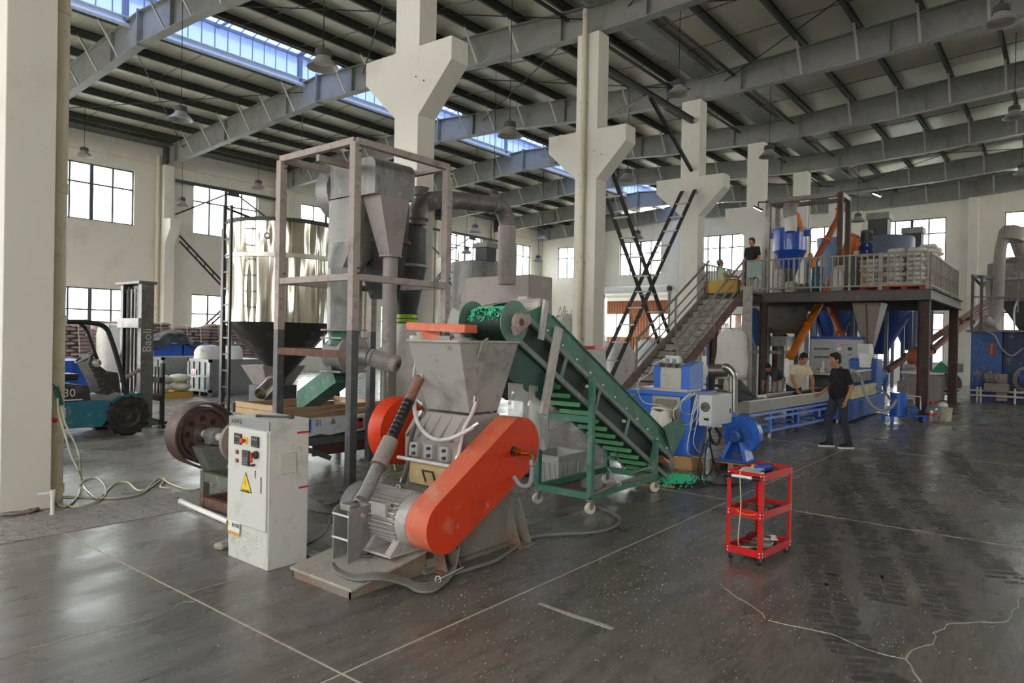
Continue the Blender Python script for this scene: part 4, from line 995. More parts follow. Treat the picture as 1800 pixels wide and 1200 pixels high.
# ---- crusher
t = thing('plastic_crusher', 'grey plastic crusher with flared feed hopper and big orange belt guard', 'machine', (4.2, 4.3, 0))
M_crush = mat('crusher_grey', '#b4b4b0', .5, .15, dirt=[('#8a8883', .4, 2), ('#b3aea6', .28, 5), ('#76736e', .2, 9)], bump=.03, bs=5)
M_crushr = mat('crusher_grey_warm', '#a5a099', .55, .1, dirt=[('#7d7a74', .4, 3), ('#a8a198', .3, 6)])
M_base = mat('rusty_base_steel', '#857f75', .65, .15, dirt=[('#8a5a34', .42, 1.8), ('#6a625a', .3, 8)])
hb = at(825, 724, y=3.95); hl_ = at(750, 722, x=hb.x); hr = at(875, 727, y=3.95)
ht = at(808, 600, y=3.72); htl = at(717, 600, x=ht.x); htr = at(912, 602, y=3.72)
zb_, zt_2 = hb.z-.01, ht.z
yb1 = hl_.y; yt1 = htl.y; xb1 = hr.x; xt1 = htr.x
# hopper as a thin shell
def shell(b, tp, th=.012):
    return b, tp
O = [V3((hb.x, 3.95, zb_)), V3((xb1, 3.95, zb_)), V3((xb1, yb1, zb_)), V3((hb.x, yb1, zb_))]
T = [V3((ht.x, 3.72, zt_2)), V3((xt1, 3.72, zt_2)), V3((xt1, yt1, zt_2)), V3((ht.x, yt1, zt_2))]
cb = sum(O, V3())/4; ct = sum(T, V3())/4
Oi = [p+(cb-p)*.04 for p in O]; Ti = [p+(ct-p)*.03 for p in T]
MB().loft([O, T, Ti, Oi, O], caps=False).build('feed_hopper', M_crush, t, bevel=.003)
# rim flange and covers on top
rb = MB()
for i in range(4): rb.beam(T[i], T[(i+1) % 4], .03, .015)
rb.build('hopper_rim', M_crushr, t)
# lug plates
def lug(px, py, h):
    p = at(px, py, y=3.80); mb = MB()
    f = lambda z: 3.95-(3.95-3.72)*(z-zb_)/(zt_2-zb_)-.02
    q = [(-.05, h), (.0, h+.03), (.045, .55*h), (.05, 0), (.02, -.0), (.0, .03), (-.02, 0), (-.05, .03)]
    mb.prism([V3((p.x+a_, f(p.z+b_), p.z+b_)) for a_, b_ in q], (0, -.015, 0)); mb.rod((p.x, f(p.z+.08)-.02, p.z+.08), (p.x, f(p.z+.08)-.03, p.z+.08), .01, 8); return mb.build('lifting_lug', M_crushr, t)
lug(837, 634, .16)
# rotor housing
zr0 = at(760, 812, x=hb.x-.12).z
zmid = .78
hx0_, hx1_ = hb.x-.18, xb1+.06; hy0_, hy1_ = 3.90, yb1+.08
MB().prism([(hx0_, hy0_, zmid), (hx0_, hy0_, 1.0), (hx0_+.14, hy0_, zb_-.02), (hx1_-.1, hy0_, zb_-.02), (hx1_, hy0_, 1.05), (hx1_, hy0_, zmid)], (0, hy1_-hy0_, 0)).build('rotor_housing', M_crushr, t, bevel=.006)
for k in range(5):
    rb = MB(); y = hy0_+.06+(hy1_-hy0_-.12)*k/4; rb.prism([(hx0_+.13, y, zb_-.03), (hx0_-.05, y, .98), (hx0_+.0, y, .98), (hx0_+.15, y, zb_-.08)], (0, .012, 0)).build('stiffening_rib', M_crushr, t)
for k in range(3):
    y = hy0_+.12+.18*k
    c = MB().cbox((hx0_-.03, y, .88), .05, .10, .12).build('knife_clamp', M_crush, t, bevel=.006)
    b_ = MB()
    for dz in (-.03, .03): b_.rod((hx0_-.055, y-.02, .88+dz), (hx0_-.085, y-.02, .88+dz), .014, 6)
    b_.build('bolt', M_dark, c)
MB().rod((hx0_-.06, hy0_+.03, .79), (hx0_-.06, hy1_+.02, .79), .016, 8).build('water_bar', M_hose, t)
# pedestal
bx1 = at(899, 865, y=3.9).x
MB().prism([(hx0_+.02, 3.9, .10), (hx0_+.02, 3.9, zmid), (bx1, 3.9, zmid), (bx1, 3.9, 0), (3.83, 3.9, 0), (3.83, 3.9, .10)], (0, hy1_-3.9-.02, 0)).build('pedestal', M_base, t, bevel=.004)
p = MB().cbox((hx0_-.01, (hy0_+hy1_)/2, .68), .05, .44, .19).build('screen_drawer', mat('varnished_board', '#c0a878', .55, dirt=[('#a18a5f', .35, 3), ('#d2c09a', .3, 8)]), t, bevel=.005)
MB().path([(hx0_-.035, 4.12, .62), (hx0_-.075, 4.12, .72), (hx0_-.075, 4.24, .72), (hx0_-.035, 4.24, .62)], .009, 8).build('drawer_handle', M_dark, p)
for x in (3.95, bx1-.02):
    g = MB(); g.prism([(x-.03, 3.9, .4), (x-.03, 3.90, 0), (x-.03, 3.74, 0)], (.012, 0, 0)); g.prism([(x+.12, 3.9, .4), (x+.12, 3.90, 0), (x+.12, 3.74, 0)], (.012, 0, 0)); g.box(x-.06, 3.72, 0, x+.16, 3.9, .015); g.build('gusset_foot', M_base, t)
MB().box(3.8, 3.86, 0, bx1+.1, 3.9, .03).build('base_skirt', M_base, t)
# inclined motor base plate
za, zb2 = .075, .19
mb = MB(); mb.prism([(3.10, 3.9, 0), (3.10, 3.9, za-.02), (3.84, 3.9, zb2-.02), (3.84, 3.9, 0)], (0, .01, 0)); mb.prism([(3.10, 4.58, 0), (3.10, 4.58, za-.02), (3.84, 4.58, zb2-.02), (3.84, 4.58, 0)], (0, -.01, 0)); mb.box(3.10, 3.9, 0, 3.112, 4.58, za-.02)
mb.build('base_web', M_base, t)
pl_ = MB().prism([(3.09, 3.87, za-.02), (3.09, 3.87, za), (3.95, 3.87, zb2+.02), (3.95, 3.87, zb2)], (0, .74, 0)).build('motor_plate', mat('dusty_plate', '#a7a298', .6, .15, dirt=[('#8a857c', .4, 3), ('#8f6a4c', .12, 7), ('#bcb6ac', .3, 12)]), t, bevel=.003)
hb2 = MB()
for (x, y) in ((3.5, 4.25), (3.47, 4.18), (3.83, 3.96)): z = za+(zb2-za)*(x-3.1)/.74+.012; hb2.rod((x-.02, y+.03, z+.012), (x+.03, y-.03, z+.012), .012, 6)
hb2.build('bolt', M_dark, pl_)
# main motor
M_motor = mat('dusty_motor_grey', '#aeaba6', .5, .2, dirt=[('#8d8a86', .4, 5), ('#77747a', .2, 9), ('#c7c3bc', .3, 14)])
mt = MB(); mx, mz = 3.735, .43
mo = thing('crusher_motor', 'big dusty finned electric motor behind the lower end of the orange guard', 'motor', (mx, 4.2, .2))
motor(mo, (mx, 3.84, mz), Y_, .205, .80, M_motor, box=False, nf=34, fan=mat('fan_cover_grey', '#8b8a8c', .5, .3, dirt=[('#a9a3a0', .35, 5)]))
MB().prism([(mx-.24, 3.93, .2), (mx-.12, 3.93, .33), (mx+.12, 3.93, .33), (mx+.24, 3.93, .2)], (0, .07, 0)).prism([(mx-.24, 4.2, .2), (mx-.12, 4.2, .33), (mx+.12, 4.2, .33), (mx+.24, 4.2, .2)], (0, .07, 0)).box(mx-.25, 3.92, .185, mx+.25, 4.3, .205).build('motor_feet', M_motor, mo, bevel=.004)
MB().cbox((mx-.19, 4.10, mz+.09), .07, .17, .11, 0).build('terminal_box', M_motor, mo, bevel=.012)
MB().torus((mx, 4.12, mz+.22), X_, .022, .007, 14, 6).build('lifting_eye', M_motor, mo)
# orange belt guard
gy0, gy1 = 3.60, 3.82
cl = V3((3.745, 0, .435)); cu = V3((4.64, 0, .935)); rl, ru = .205, .245
dd = cu-cl; L_ = dd.length; ba = math.atan2(dd.z, dd.x); of = math.acos((rl-ru)/L_)
ol = []
for i in range(21): a = ba+of+(2*PI-2*of)*i/20; ol.append((cl.x+rl*math.cos(a), cl.z+rl*math.sin(a)))
for i in range(21): a = ba-of+(2*of)*i/20; ol.append((cu.x+ru*math.cos(a), cu.z+ru*math.sin(a)))
gd = thing('belt_guard', 'large bright orange belt guard slanting from the motor up to the crusher shaft', 'guard', (4.2, 3.7, .2))
MB().loft([[V3((x, gy0, z)) for x, z in ol], [V3((x, gy1, z)) for x, z in ol]]).build('guard_rim', M_orange2, gd, smooth=30)
MB().prism([V3((x, gy0+.002, z)) for x, z in ol], (0, -.006, 0)).build('guard_face', M_orange, gd)
wc_ = V3((4.53, gy0-.006, .905))
MB().lathe([(.001, 0), (.045, 0), (.045, .004), (.001, .004)], wc_, (0, -1, 0), 20).build('shaft_opening', M_black, gd)
br = thing('rotary_union', 'brass rotary water union with hanging hose at the centre of the orange guard', 'valve', wc_)
M_brass = mat('brass', '#b88a3c', .3, 1.0, dirt=('#6d5429', .3, 20))
MB().rod(wc_, wc_+V3((0, -.10, 0)), .026, 6).lathe([(.03, .04), (.03, .06)], wc_, (0, -1, 0), 14).rod(wc_+V3((0, -.10, 0)), wc_+V3((0, -.16, 0)), .02, 12).build('union_body', M_brass, br, smooth=35)
MB().path([wc_+V3((0, -.15, 0)), wc_+V3((.025, -.17, -.02)), wc_+V3((.025, -.17, -.06))], .018, 10).build('elbow', M_brass, br, smooth=40)
MB().path(curve([wc_+V3((.025, -.17, -.05)), wc_+V3((.03, -.17, -.17)), wc_+V3((.02, -.15, -.26)), wc_+V3((0, -.08, -.27)), wc_+V3((-.02, -.02, -.2))]), .02, 10).build('hose', mat('grey_braided_hose', '#8b8a8f', .45), br, smooth=60)
MB().torus(wc_+V3((.028, -.17, -.1)), Z_, .022, .005).build('hose_clamp', M_stain2, br)
# small orange guard on far side
dx = at(715, 765, y=4.75)
MB().lathe([(.001, 0), (.30, 0), (.31, .02), (.31, .16), (.001, .16)], (hx0_+.17, 4.72, .98), axis=(0, 1, 0), n=36).build('flywheel_guard', M_orange, t, smooth=35)
# hoses on crusher
M_whose = M_hose
def hose(nm, lab, pts, r, m, cat='hose', ends=True, k=7):
    t_ = thing(nm, lab, cat, pts[0])
    c = curve(pts, k); MB().path(c, r, 8).build('hose_tube' if cat == 'hose' else 'cable_run', m, t_, smooth=60)
    if ends:
        for a_, b_ in ((c[0], c[1]), (c[-1], c[-2])): MB().rod(a_, a_+(V3(b_)-V3(a_)).normalized()*.05, r*1.35, 8).build('fitting', M_stain2, t_)
    return t_
fx = hx0_
hose('water_hose', 'white water hose looping from the hopper edge across the crusher housing', [at(742, 712, x=fx-.06), at(731, 703, x=fx-.09), at(729, 722, x=fx-.10), at(738, 750, x=fx-.10), at(760, 770, x=fx-.10), at(785, 772, x=fx-.10), at(815, 760, x=fx-.10), at(842, 744, x=fx-.04)], .017, M_hose)
hose('water_hose', 'white water hose dropping from the hopper corner to the orange guard', [at(836, 697, y=3.84), at(835, 712, y=3.82), at(828, 730, y=3.82), at(815, 755, y=3.84), at(808, 790, y=3.86), at(804, 812, y=3.86)], .016, mat('lilac_white_hose', '#c5bcbe', .4))
hose('water_hose', 'dark pipe running down the left side of the crusher', [at(745, 722, x=fx-.02), at(728, 752, x=fx-.04), at(720, 785, x=fx-.04), at(717, 815, x=fx-.04), at(708, 848, x=fx-.04)], .02, mat('dark_grey_hose', '#5a595a', .5))
# hydraulic cylinder with spring boot
lo_, hi_ = at(657, 880, x=3.47), at(738, 652, x=ht.x+.02)
lo_ = at(640, 872, x=3.43); hi_ = at(741, 657, x=hx0_+.02)
cy = thing('hydraulic_cylinder', 'hydraulic cylinder with black and rusty spring boot slanting up to the hopper', 'cylinder', lo_)
dv = hi_-lo_; f = lambda s_: lo_+dv*s_
MB().rod(f(-.02), f(.26), .052, 18).build('barrel', M_sheet, cy, smooth=40)
MB().rod(f(.22), f(.43), .066, 18).build('sleeve', mat('stained_sleeve', '#8f8680', .6, dirt=[('#6e5a50', .4, 7), ('#a8a29b', .3, 9)]), cy, smooth=40)
MB().torus(f(.225), dv, .062, .008).build('seam', M_rust, cy)
def spring(a, b, r, turns, wr, m, nm):
    P = []; s_, u = frame_for(b-a); n_ = turns*10
    for i in range(n_+1): th = 2*PI*i/10; P.append(a.lerp(b, i/n_)+s_*math.cos(th)*r+u*math.sin(th)*r)
    MB().path(P, wr, 5).build(nm, m, cy, smooth=60)
spring(f(.42), f(.76), .040, 42, .007, M_black, 'spring_boot'); spring(f(.76), f(.96), .038, 26, .006, mat('rust_spring', '#8a6353', .6, dirt=('#5b4136', .4, 8)), 'rusty_spring')
MB().rod(f(.42), f(.97), .030, 14).build('inner_rod', M_dark, cy, smooth=40)
ear = MB()
for dy in (-.05, .05):
    q = hi_+V3((0, dy, 0)); ear.prism([q+V3((-.05, 0, -.03)), q+V3((.12, 0, -.06)), q+V3((.03, 0, .10)), q+V3((-.03, 0, .10))], (0, .012, 0))
ear.rod(hi_+V3((0, -.09, 0)), hi_+V3((0, .09, 0)), .022, 12); ear.build('clevis', M_crush, cy, bevel=.003)
# support bracket of the cylinder
bk = thing('cylinder_bracket', 'grey plate bracket with rungs standing on the motor plate', 'bracket', (3.45, 4.3, .1))
for y in (4.23, 4.41):
    MB().prism([(3.34, y, .098), (3.34, y, .50), (3.38, y, .53), (3.57, y, .53), (3.57, y, .135)], (0, .012, 0)).build('side_plate', M_sheet, bk, bevel=.003)
for z in (.47, .29): MB().rod((3.345, 4.23, z), (3.345, 4.43, z), .009, 8).build('rung', M_hose, bk)
MB().rod((3.47, 4.2, .46), (3.47, 4.46, .46), .02, 6).build('pin_bolt', M_duct, bk)
MB().cbox((3.43, 4.33, .52), .1, .12, .05).build('cylinder_eye', M_sheet, bk, bevel=.006)
# drive unit lying on the hopper: orange bar and pulley
zz = zt_2
t2 = thing('orange_cross_bar', 'dusty orange cover beam on two round feet above the hopper', 'cover', (4.25, 4.4, zz))
a, b = at(727, 566, x=4.42), at(828, 577, x=4.25)
a = V3((4.62, 4.95, zz+.13)); b = V3((4.12, 4.12, zz+.11))
a = atf(725, 573, 6.75); b = atf(828, 578, 6.15)
MB().beam(a, b, .15, .075).build('cover_beam', M_orange2, t2, bevel=.006)
MB().cbox(a.lerp(b, .36)-Z_*.08, .05, .18, .20, .4).build('cover_strap', M_orange2, t2)
for s_ in (.18, .82): q = a.lerp(b, s_); MB().lathe([(.05, -.05), (.05, -.08), (.11, -.085), (.12, -.11), (.12, -.15)], q, n=20).build('round_foot', M_crushr, t2, smooth=40)
MB().cbox(atf(742, 596, 6.7), .3, .1, .06, .5).cbox(atf(790, 596, 6.3), .34, .1, .06, .5).build('mount_plate', M_crushr, t2)
tag(MB().prism([atf(784, 572, 6.9), atf(795, 540, 6.9), atf(835, 558, 6.7), atf(840, 577, 6.7)], V3((.015, .01, 0))).build('tin_sheet', M_sheet), 'grey tin sheet leaning behind the orange cross bar', 'sheet')

# ---- green belt conveyor (in a plane of constant V, rising towards the crusher)
ya, yb_ = 3.98, 4.47; yS = 4.62
foot = at(1165, 842, y=ya); foot = at(1150, 812, y=ya)
head = at(902, 566, y=ya)
ct_ = thing('belt_conveyor', 'green inclined belt conveyor with cleats feeding flakes into the crusher hopper', 'conveyor', (7, 4.3, 0))
tail = at(1172, 820, y=ya)
ax = (tail-head); ax.y = 0; Lc = ax.length; e = ax.normalized(); nrm = V3((-e.z, 0, e.x)); nrm = nrm if nrm.z > 0 else -nrm
H = V3((head.x, 0, head.z)); rD = .13
def cp(s_, n_, y): return H + e*s_ + nrm*n_ + V3((0, y, 0))
# side walls above belt
for y in (ya, yb_):
    MB().prism([cp(.12, .17, y), cp(Lc+.05, .17, y), cp(Lc+.05, .36, y), cp(.30, .36, y)], (0, .008, 0)).build('side_wall', M_green, ct_)
    MB().beam(cp(.1, .145, y), cp(Lc+.05, .145, y), .03, .045, nrm).build('upper_rail', mat('dusty_green_rail', '#77857e', .6, dirt=[('#4c7464', .4, 5), ('#a39d92', .35, 8)]), ct_)
    MB().beam(cp(.1, -.11, y), cp(Lc+.05, -.11, y), .03, .05, nrm).build('lower_rail', MATS['dusty_green_rail'], ct_)
    MB().beam(cp(.5, .365, y), cp(Lc, .365, y), .03, .012, nrm).build('wall_lip', M_green, ct_)
    bt = MB()
    for k in range(12): bt.rod(cp(.5+k*.3, .2, y-.0), cp(.5+k*.3, .2, y-.012), .012, 6)
    bt.build('bolt_heads', M_white, ct_)
    for k in range(4): s_ = .95+k*.75; MB().beam(cp(s_, -.11, y), cp(s_-.02, .13, y), .02, .035, e).build('rail_spacer', MATS['dusty_green_rail'], ct_)
# belt
M_belt = mat('green_belt', '#2e5a43', .55, dirt=('#3d6b52', .3, 6)); M_beltdk = mat('dark_belt_underside', '#1d2f28', .6)
prof = []
for i in range(13): a_ = PI/2+PI*i/12; prof.append((math.cos(a_)*rD, math.sin(a_)*rD))
outer = [(Lc, rD)]+[(x, z) for x, z in prof]+[(Lc, -rD)]
outer += [(Lc+math.cos(-PI/2+PI*i/10)*rD, math.sin(-PI/2+PI*i/10)*rD) for i in range(1, 10)]
MB().loft([[cp(x, z, ya+.03) for x, z in outer], [cp(x, z, yb_-.03) for x, z in outer]]).build('belt', M_beltdk, ct_, smooth=40)
for i in range(17):
    s_ = .18+i*Lc/17
    MB().prism([cp(s_, -rD, ya+.05), cp(s_+.012, -rD-.045, ya+.05), cp(s_+.03, -rD, ya+.05)], (0, yb_-ya-.1, 0)).build('cleat', mat('bright_green_cleat', '#3f8a55', .5), ct_)
    if i < 14: MB().prism([cp(s_+.1, rD, ya+.05), cp(s_+.112, rD+.045, ya+.05), cp(s_+.13, rD, ya+.05)], (0, yb_-ya-.1, 0)).build('cleat', mat('bright_green_cleat', '#3f8a55', .5), ct_)
# head drum with flanges and bearing
for y, nm in ((ya-.02, 'drum_disc'), (yb_+.0, 'drum_disc')):
    MB().lathe([(.001, 0), (.20, 0), (.20, .012), (.001, .012)], H+V3((0, y, 0)), Y_, 32).build(nm, mat('green_disc', '#5f8071', .5, .1, dirt=('#45695a', .3, 5)), ct_, smooth=30)
MB().rod(H+V3((0, ya-.10, 0)), H+V3((0, yb_+.1, 0)), .03, 14).build('drum_shaft', M_rust, ct_, smooth=40)
MB().lathe([(.035, 0), (.05, 0), (.085, .01), (.085, .05), (.04, .06)], H+V3((.0, ya-.10, 0)), Y_, 22).cbox(H+V3((.05, ya-.06, -.02)), .26, .04, .09, R=Matrix.Rotation(-.5, 3, 'Y')).build('head_bearing', mat('dusty_pink_bearing', '#a8958f', .6, dirt=('#7b6460', .4, 12)), ct_, smooth=35)
# flakes on the belt
M_flake = mat('bright_green_flake', '#3fcf9a', .35, dirt=('#a8f0d0', .4, 40))
fk = MB(); random.seed(3)
for i in range(900):
    a_ = random.uniform(PI*.38, PI*1.15); y = random.uniform(ya+.06, yb_-.06)
    if a_ > PI*.75 and random.random() < .6: continue
    r_ = rD+.01; p = cp(math.cos(a_)*r_, math.sin(a_)*r_, y); R = Matrix.Rotation(random.uniform(0, 6), 3, V3((random.random(), random.random(), random.random())).normalized())
    fk.cbox(p, random.uniform(.012, .022), random.uniform(.009, .016), .003, R=R)
for i in range(700):
    s_ = random.uniform(-.05, .5); y = random.uniform(ya+.06, yb_-.06); p = cp(s_, rD+random.uniform(.004, .02), y); R = Matrix.Rotation(random.uniform(0, 6), 3, V3((random.random(), random.random(), random.random())).normalized())
    fk.cbox(p, .018, .012, .003, R=R)
tag(fk.build('plastic_flakes', M_flake), 'bright green plastic flakes tumbling over the conveyor head drum', 'plastic flakes', kind='stuff')
# inspection cover at the head: strap, angle plate, hood and motor
M_strap = mat('dusty_pale_steel', '#b9b5ae', .55, .2, dirt=('#989490', .4, 6))
MB().beam(cp(.62, .30, ya-.03), cp(.82, -.55, ya-.03), .04, .10, e).build('cross_strap', M_strap, ct_, bevel=.003)
MB().beam(cp(.30, .42, ya-.03), cp(.42, .05, ya-.03), .03, .07, e).build('cover_strap', M_strap, ct_, bevel=.003)
hm = thing('conveyor_motor', 'dusty pale geared motor on top of the conveyor head', 'motor', cp(.42, .5, 4.3))
dH = fdist(H+V3((0, 4.3, 0))); mc2 = atf(897, 541, dH+.35); MB().cbox(mc2-Z_*.1, .25, .3, .05, -.9).build('motor_bracket', M_duct, hm); motor(hm, mc2, RT-F_*.5, .085, .36, mat('pale_motor_paint', '#b7b2aa', .6, dirt=('#9d978f', .4, 6)), nf=22)
hood = thing('chain_guard', 'open pale chain guard with brown inside behind the head drum', 'guard', cp(-.05, .3, yb_))
ya2 = yb_+.06; q0 = at(818, 574, y=ya2); q1 = at(868, 536, y=ya2); q2 = at(893, 531, y=ya2); q3 = at(906, 545, y=ya2)
MB().loft([[V3((p.x, ya2, p.z)) for p in (q0, q1, q2, q3)], [V3((p.x, ya2+.14, p.z)) for p in (q0, q1, q2, q3)]], closed=False).build('guard_rim', M_duct, hood)
MB().prism([V3((p.x, ya2+.13, p.z)) for p in (q0, q1, q2, q3)]+[V3((q3.x, ya2+.13, q3.z-.12)), V3((q0.x, ya2+.13, q0.z-.05))], (0, .01, 0)).build('guard_back', mat('dark_brown_plate', '#4c3d36', .8), hood)
sc_i = 0
for (u0_, v0_, u1_, v1_, m_) in ((842, 541, 862, 566, M_pink), (858, 556, 882, 572, M_pink), (876, 548, 888, 570, M_duct), (895, 538, 912, 560, mat('orange_brown_plate', '#b0652f', .6))):
    p = at(u0_, v0_, y=ya2-.02); q = at(u1_, v1_, y=ya2-.02); MB().prism([p, p+V3((.05, 0, .01)), q+V3((.05, 0, 0)), q], (0, .012, 0)).build('guide_plate', m_, hood)
# stand
def leg(x, y, z, w_=.06): return MB().cbox((x, y, z/2+.10), w_, w_, z-.20).build('stand_leg', M_green, ct_, bevel=.003)
xf = at(1033, 880, y=ya-.02).x; xr = at(1147, 850, y=ya-.02).x
lz = lambda x: (H.z+(x-H.x)*(e.z/e.x))-.06
for y in (ya-.05, yS):
    leg(xf, y, lz(xf)+.24 if y < 4.2 else 1.03); leg(xr, y, lz(xr)+.22 if y < 4.2 else .5)
for y in (ya-.05, yS): MB().beam((xf, y, .19), (xr, y, .19), .05, .07).build('stand_rail', M_green, ct_, bevel=.003)
for x in (xf, xr): MB().beam((x, ya-.05, .19), (x, yS, .19), .05, .07).build('stand_rail', M_green, ct_, bevel=.003)
MB().beam((xf, ya-.05, 1.0), (xf, yS, 1.0), .05, .07).build('stand_rail', M_green, ct_)
MB().beam((xr, ya-.05, .34), (xr, yS, .34), .05, .05).build('stand_rail', M_green, ct_)
MB().box(xf+.02, ya-.02, .16, xf+.35, yS-.05, .18).build('stand_plate', mat('maroon_inner', '#5c3a34', .8), ct_)
def caster(parent, x, y, r, wmat, zt3, ang=0):
    c = MB().lathe([(.35*r, -r*.3), (r*.9, -r*.32), (r, -r*.2), (r, r*.2), (r*.9, r*.32), (.35*r, r*.3)], (x, y, r), axis=(math.sin(ang), math.cos(ang), 0), n=20, cap0=True, cap1=True).build('caster_wheel', wmat, parent, smooth=35)
    f = MB(); d = V3((math.sin(ang), math.cos(ang), 0))
    for sg in (-1, 1): f.beam(V3((x, y, r))+d*r*.45*sg, V3((x, y, zt3))+d*r*.45*sg+V3((.3*r, 0, 0)), r*.8, r*.08, d)
    f.cbox((x+.3*r, y, zt3), r*1.5, r*1.2, .006); f.rod(V3((x, y, r))-d*r*.55, V3((x, y, r))+d*r*.55, r*.18, 8)
    f.build('caster_fork', M_stain2, c)
M_castw = mat('cream_caster', '#d5d3c2', .4, dirt=('#a19e8e', .3, 20))
for x in (xf, xr):
    for y in (ya-.05, yS): caster(ct_, x, y, .062, M_castw, .15, .4)
# tail hopper
tl = cp(Lc+.02, .3, ya)
MB().prism([cp(Lc-.45, .36, ya-.06), cp(Lc+.0, .70, ya-.02), cp(Lc+.22, .62, ya-.02), cp(Lc+.1, .17, ya)], (0, .012, 0)).build('tail_hopper', M_green, ct_)
MB().prism([cp(Lc-.45, .36, yb_+.06), cp(Lc+.0, .70, yb_), cp(Lc+.22, .62, yb_), cp(Lc+.1, .17, yb_)], (0, .012, 0)).build('tail_hopper', M_green, ct_)
MB().cbox(cp(Lc+.0, .03, ya-.05), .12, .05, .12, R=Matrix.Rotation(.75, 3, 'Y')).build('tensioner', MATS['dusty_green_rail'], ct_, bevel=.01)
MB().rod(cp(Lc-.22, .02, ya+.0), cp(Lc-.05, .02, ya-.02), .05, 12).build('tail_roller_cap', mat('copper_brown', '#9a6a55', .5, .4), ct_, smooth=40)
for s_ in (1.45, 2.35): MB().rod(cp(s_, .06, ya-.005), cp(s_, .06, yb_), .018, 8).build('idler_rod', M_hose, ct_)
# discharge chute under the head and plastic curtain
dk = at(885, 660, y=ya+.04); MB().prism([cp(.12, -.14, ya+.02), cp(.95, -.16, ya+.02), cp(.86, -.42, ya+.02), V3((dk.x, ya+.02, dk.z))], (0, .5, 0)).build('under_tray', mat('deep_green_sheet', '#1f4a41', .5, dirt=('#2f5f52', .3, 4)), ct_)
M_film = glass_mat('clear_film', '#e6e8e6', .22, .45, .12, '#e9e8e0')
ft = thing('plastic_film', 'translucent plastic film hanging under the conveyor head behind the orange guard', 'film', at(930, 680, y=ya+.05))
rows = []
for j in range(14):
    row = []; v = j/13
    for i in range(17):
        u_ = i/16; px2 = 893+(962-893)*u_; top = 672+8*u_; bot = 745+45*math.sin(u_*2.6)+10*math.sin(u_*9)
        p = at(px2-(v*8*math.sin(u_*6)), top+(bot-top)*v, y=ya+.02+(.035*math.sin(u_*17+v*3)+.02*math.sin(u_*31-v*5))*(.25+v)); row.append(p)
    rows.append(row)
MB().loft(rows, closed=False, caps=False).build('film_sheet', M_film, ft, smooth=60)
# flakes on the floor at the tail
pc = at(1195, 843, z=0.02); random.seed(9)
tag(MB().lathe([(.001, .05), (.2, .045), (.38, .02), (.42, .004), (.001, .003)], (pc.x, pc.y, 0), n=24).build('black_mat', M_tire), 'black rubber mat under the conveyor tail', 'mat')
pf = MB()
for i in range(1500):
    a_ = random.uniform(0, 2*PI); r_ = abs(random.gauss(0, .17)); x = pc.x-.12+r_*math.cos(a_)*1.2; y = pc.y+r_*math.sin(a_)*.8; z = .055*math.exp(-(r_/.2)**2)+.05
    R = Matrix.Rotation(random.uniform(0, 6), 3, V3((random.random(), random.random(), random.random())).normalized()); pf.cbox((x, y, z*random.uniform(.75, 1)), .022, .016, .004, R=R)
tag(pf.build('flake_pile', M_flake), 'heap of bright green plastic flakes on the floor at the conveyor tail', 'plastic flakes', kind='stuff')
tag(MB().beam(at(1125, 850, z=.01), at(1180, 855, z=.01), .03, .012).rod(at(1176, 855, z=.015), at(1186, 856, z=.015), .012, 8).build('broom_handle', mat('yellow_stick', '#b99a3b', .6)), 'yellow stick lying on the floor by the rear caster of the conveyor', 'tool')
# white plastic crate
bx = at(988, 850, z=0); t = thing('plastic_crate', 'translucent white plastic crate standing behind the conveyor stand', 'crate', bx)
cx, cy = bx.x+.15, bx.y+.18; hgt = .36
M_crate = mat('milky_plastic', '#c9cbc9', .4, dirt=('#b0b1ad', .3, 5)); M_crate.node_tree.nodes['Principled BSDF'].inputs['Transmission Weight'].default_value = .25
a_ = ring_rect(cx-.27, cx+.27, cy-.2, cy+.2, 0.004); b_ = ring_rect(cx-.32, cx+.32, cy-.24, cy+.24, hgt); c_2 = ring_rect(cx-.30, cx+.30, cy-.22, cy+.22, hgt); d_2 = ring_rect(cx-.25, cx+.25, cy-.18, cy+.18, .02)
MB().loft([a_, b_, c_2, d_2], caps=True).build('crate_shell', M_crate, t)
rm = MB()
for z, s_ in ((hgt, .33), (hgt-.07, .325)): rm.loft([ring_rect(cx-s_-.01, cx+s_+.01, cy-s_*.76, cy+s_*.76, z-.01), ring_rect(cx-s_-.01, cx+s_+.01, cy-s_*.76, cy+s_*.76, z+.012), ring_rect(cx-s_+.02, cx+s_-.02, cy-s_*.76+.02, cy+s_*.76-.02, z+.012), ring_rect(cx-s_+.02, cx+s_-.02, cy-s_*.76+.02, cy+s_*.76-.02, z-.01), ring_rect(cx-s_-.01, cx+s_+.01, cy-s_*.76, cy+s_*.76, z-.01)], caps=False)
rm.build('crate_rim', M_crate, t)
rb = MB()
for k in range(6):
    x = cx-.24+k*.096; rb.beam((x, cy-.205, .01), (x*1.0, cy-.24, hgt-.08), .012, .012)
for k in range(5): y = cy-.17+k*.085; rb.beam((cx-.28, y, .01), (cx-.318, y, hgt-.08), .012, .012)
rb.build('crate_ribs', M_crate, t)
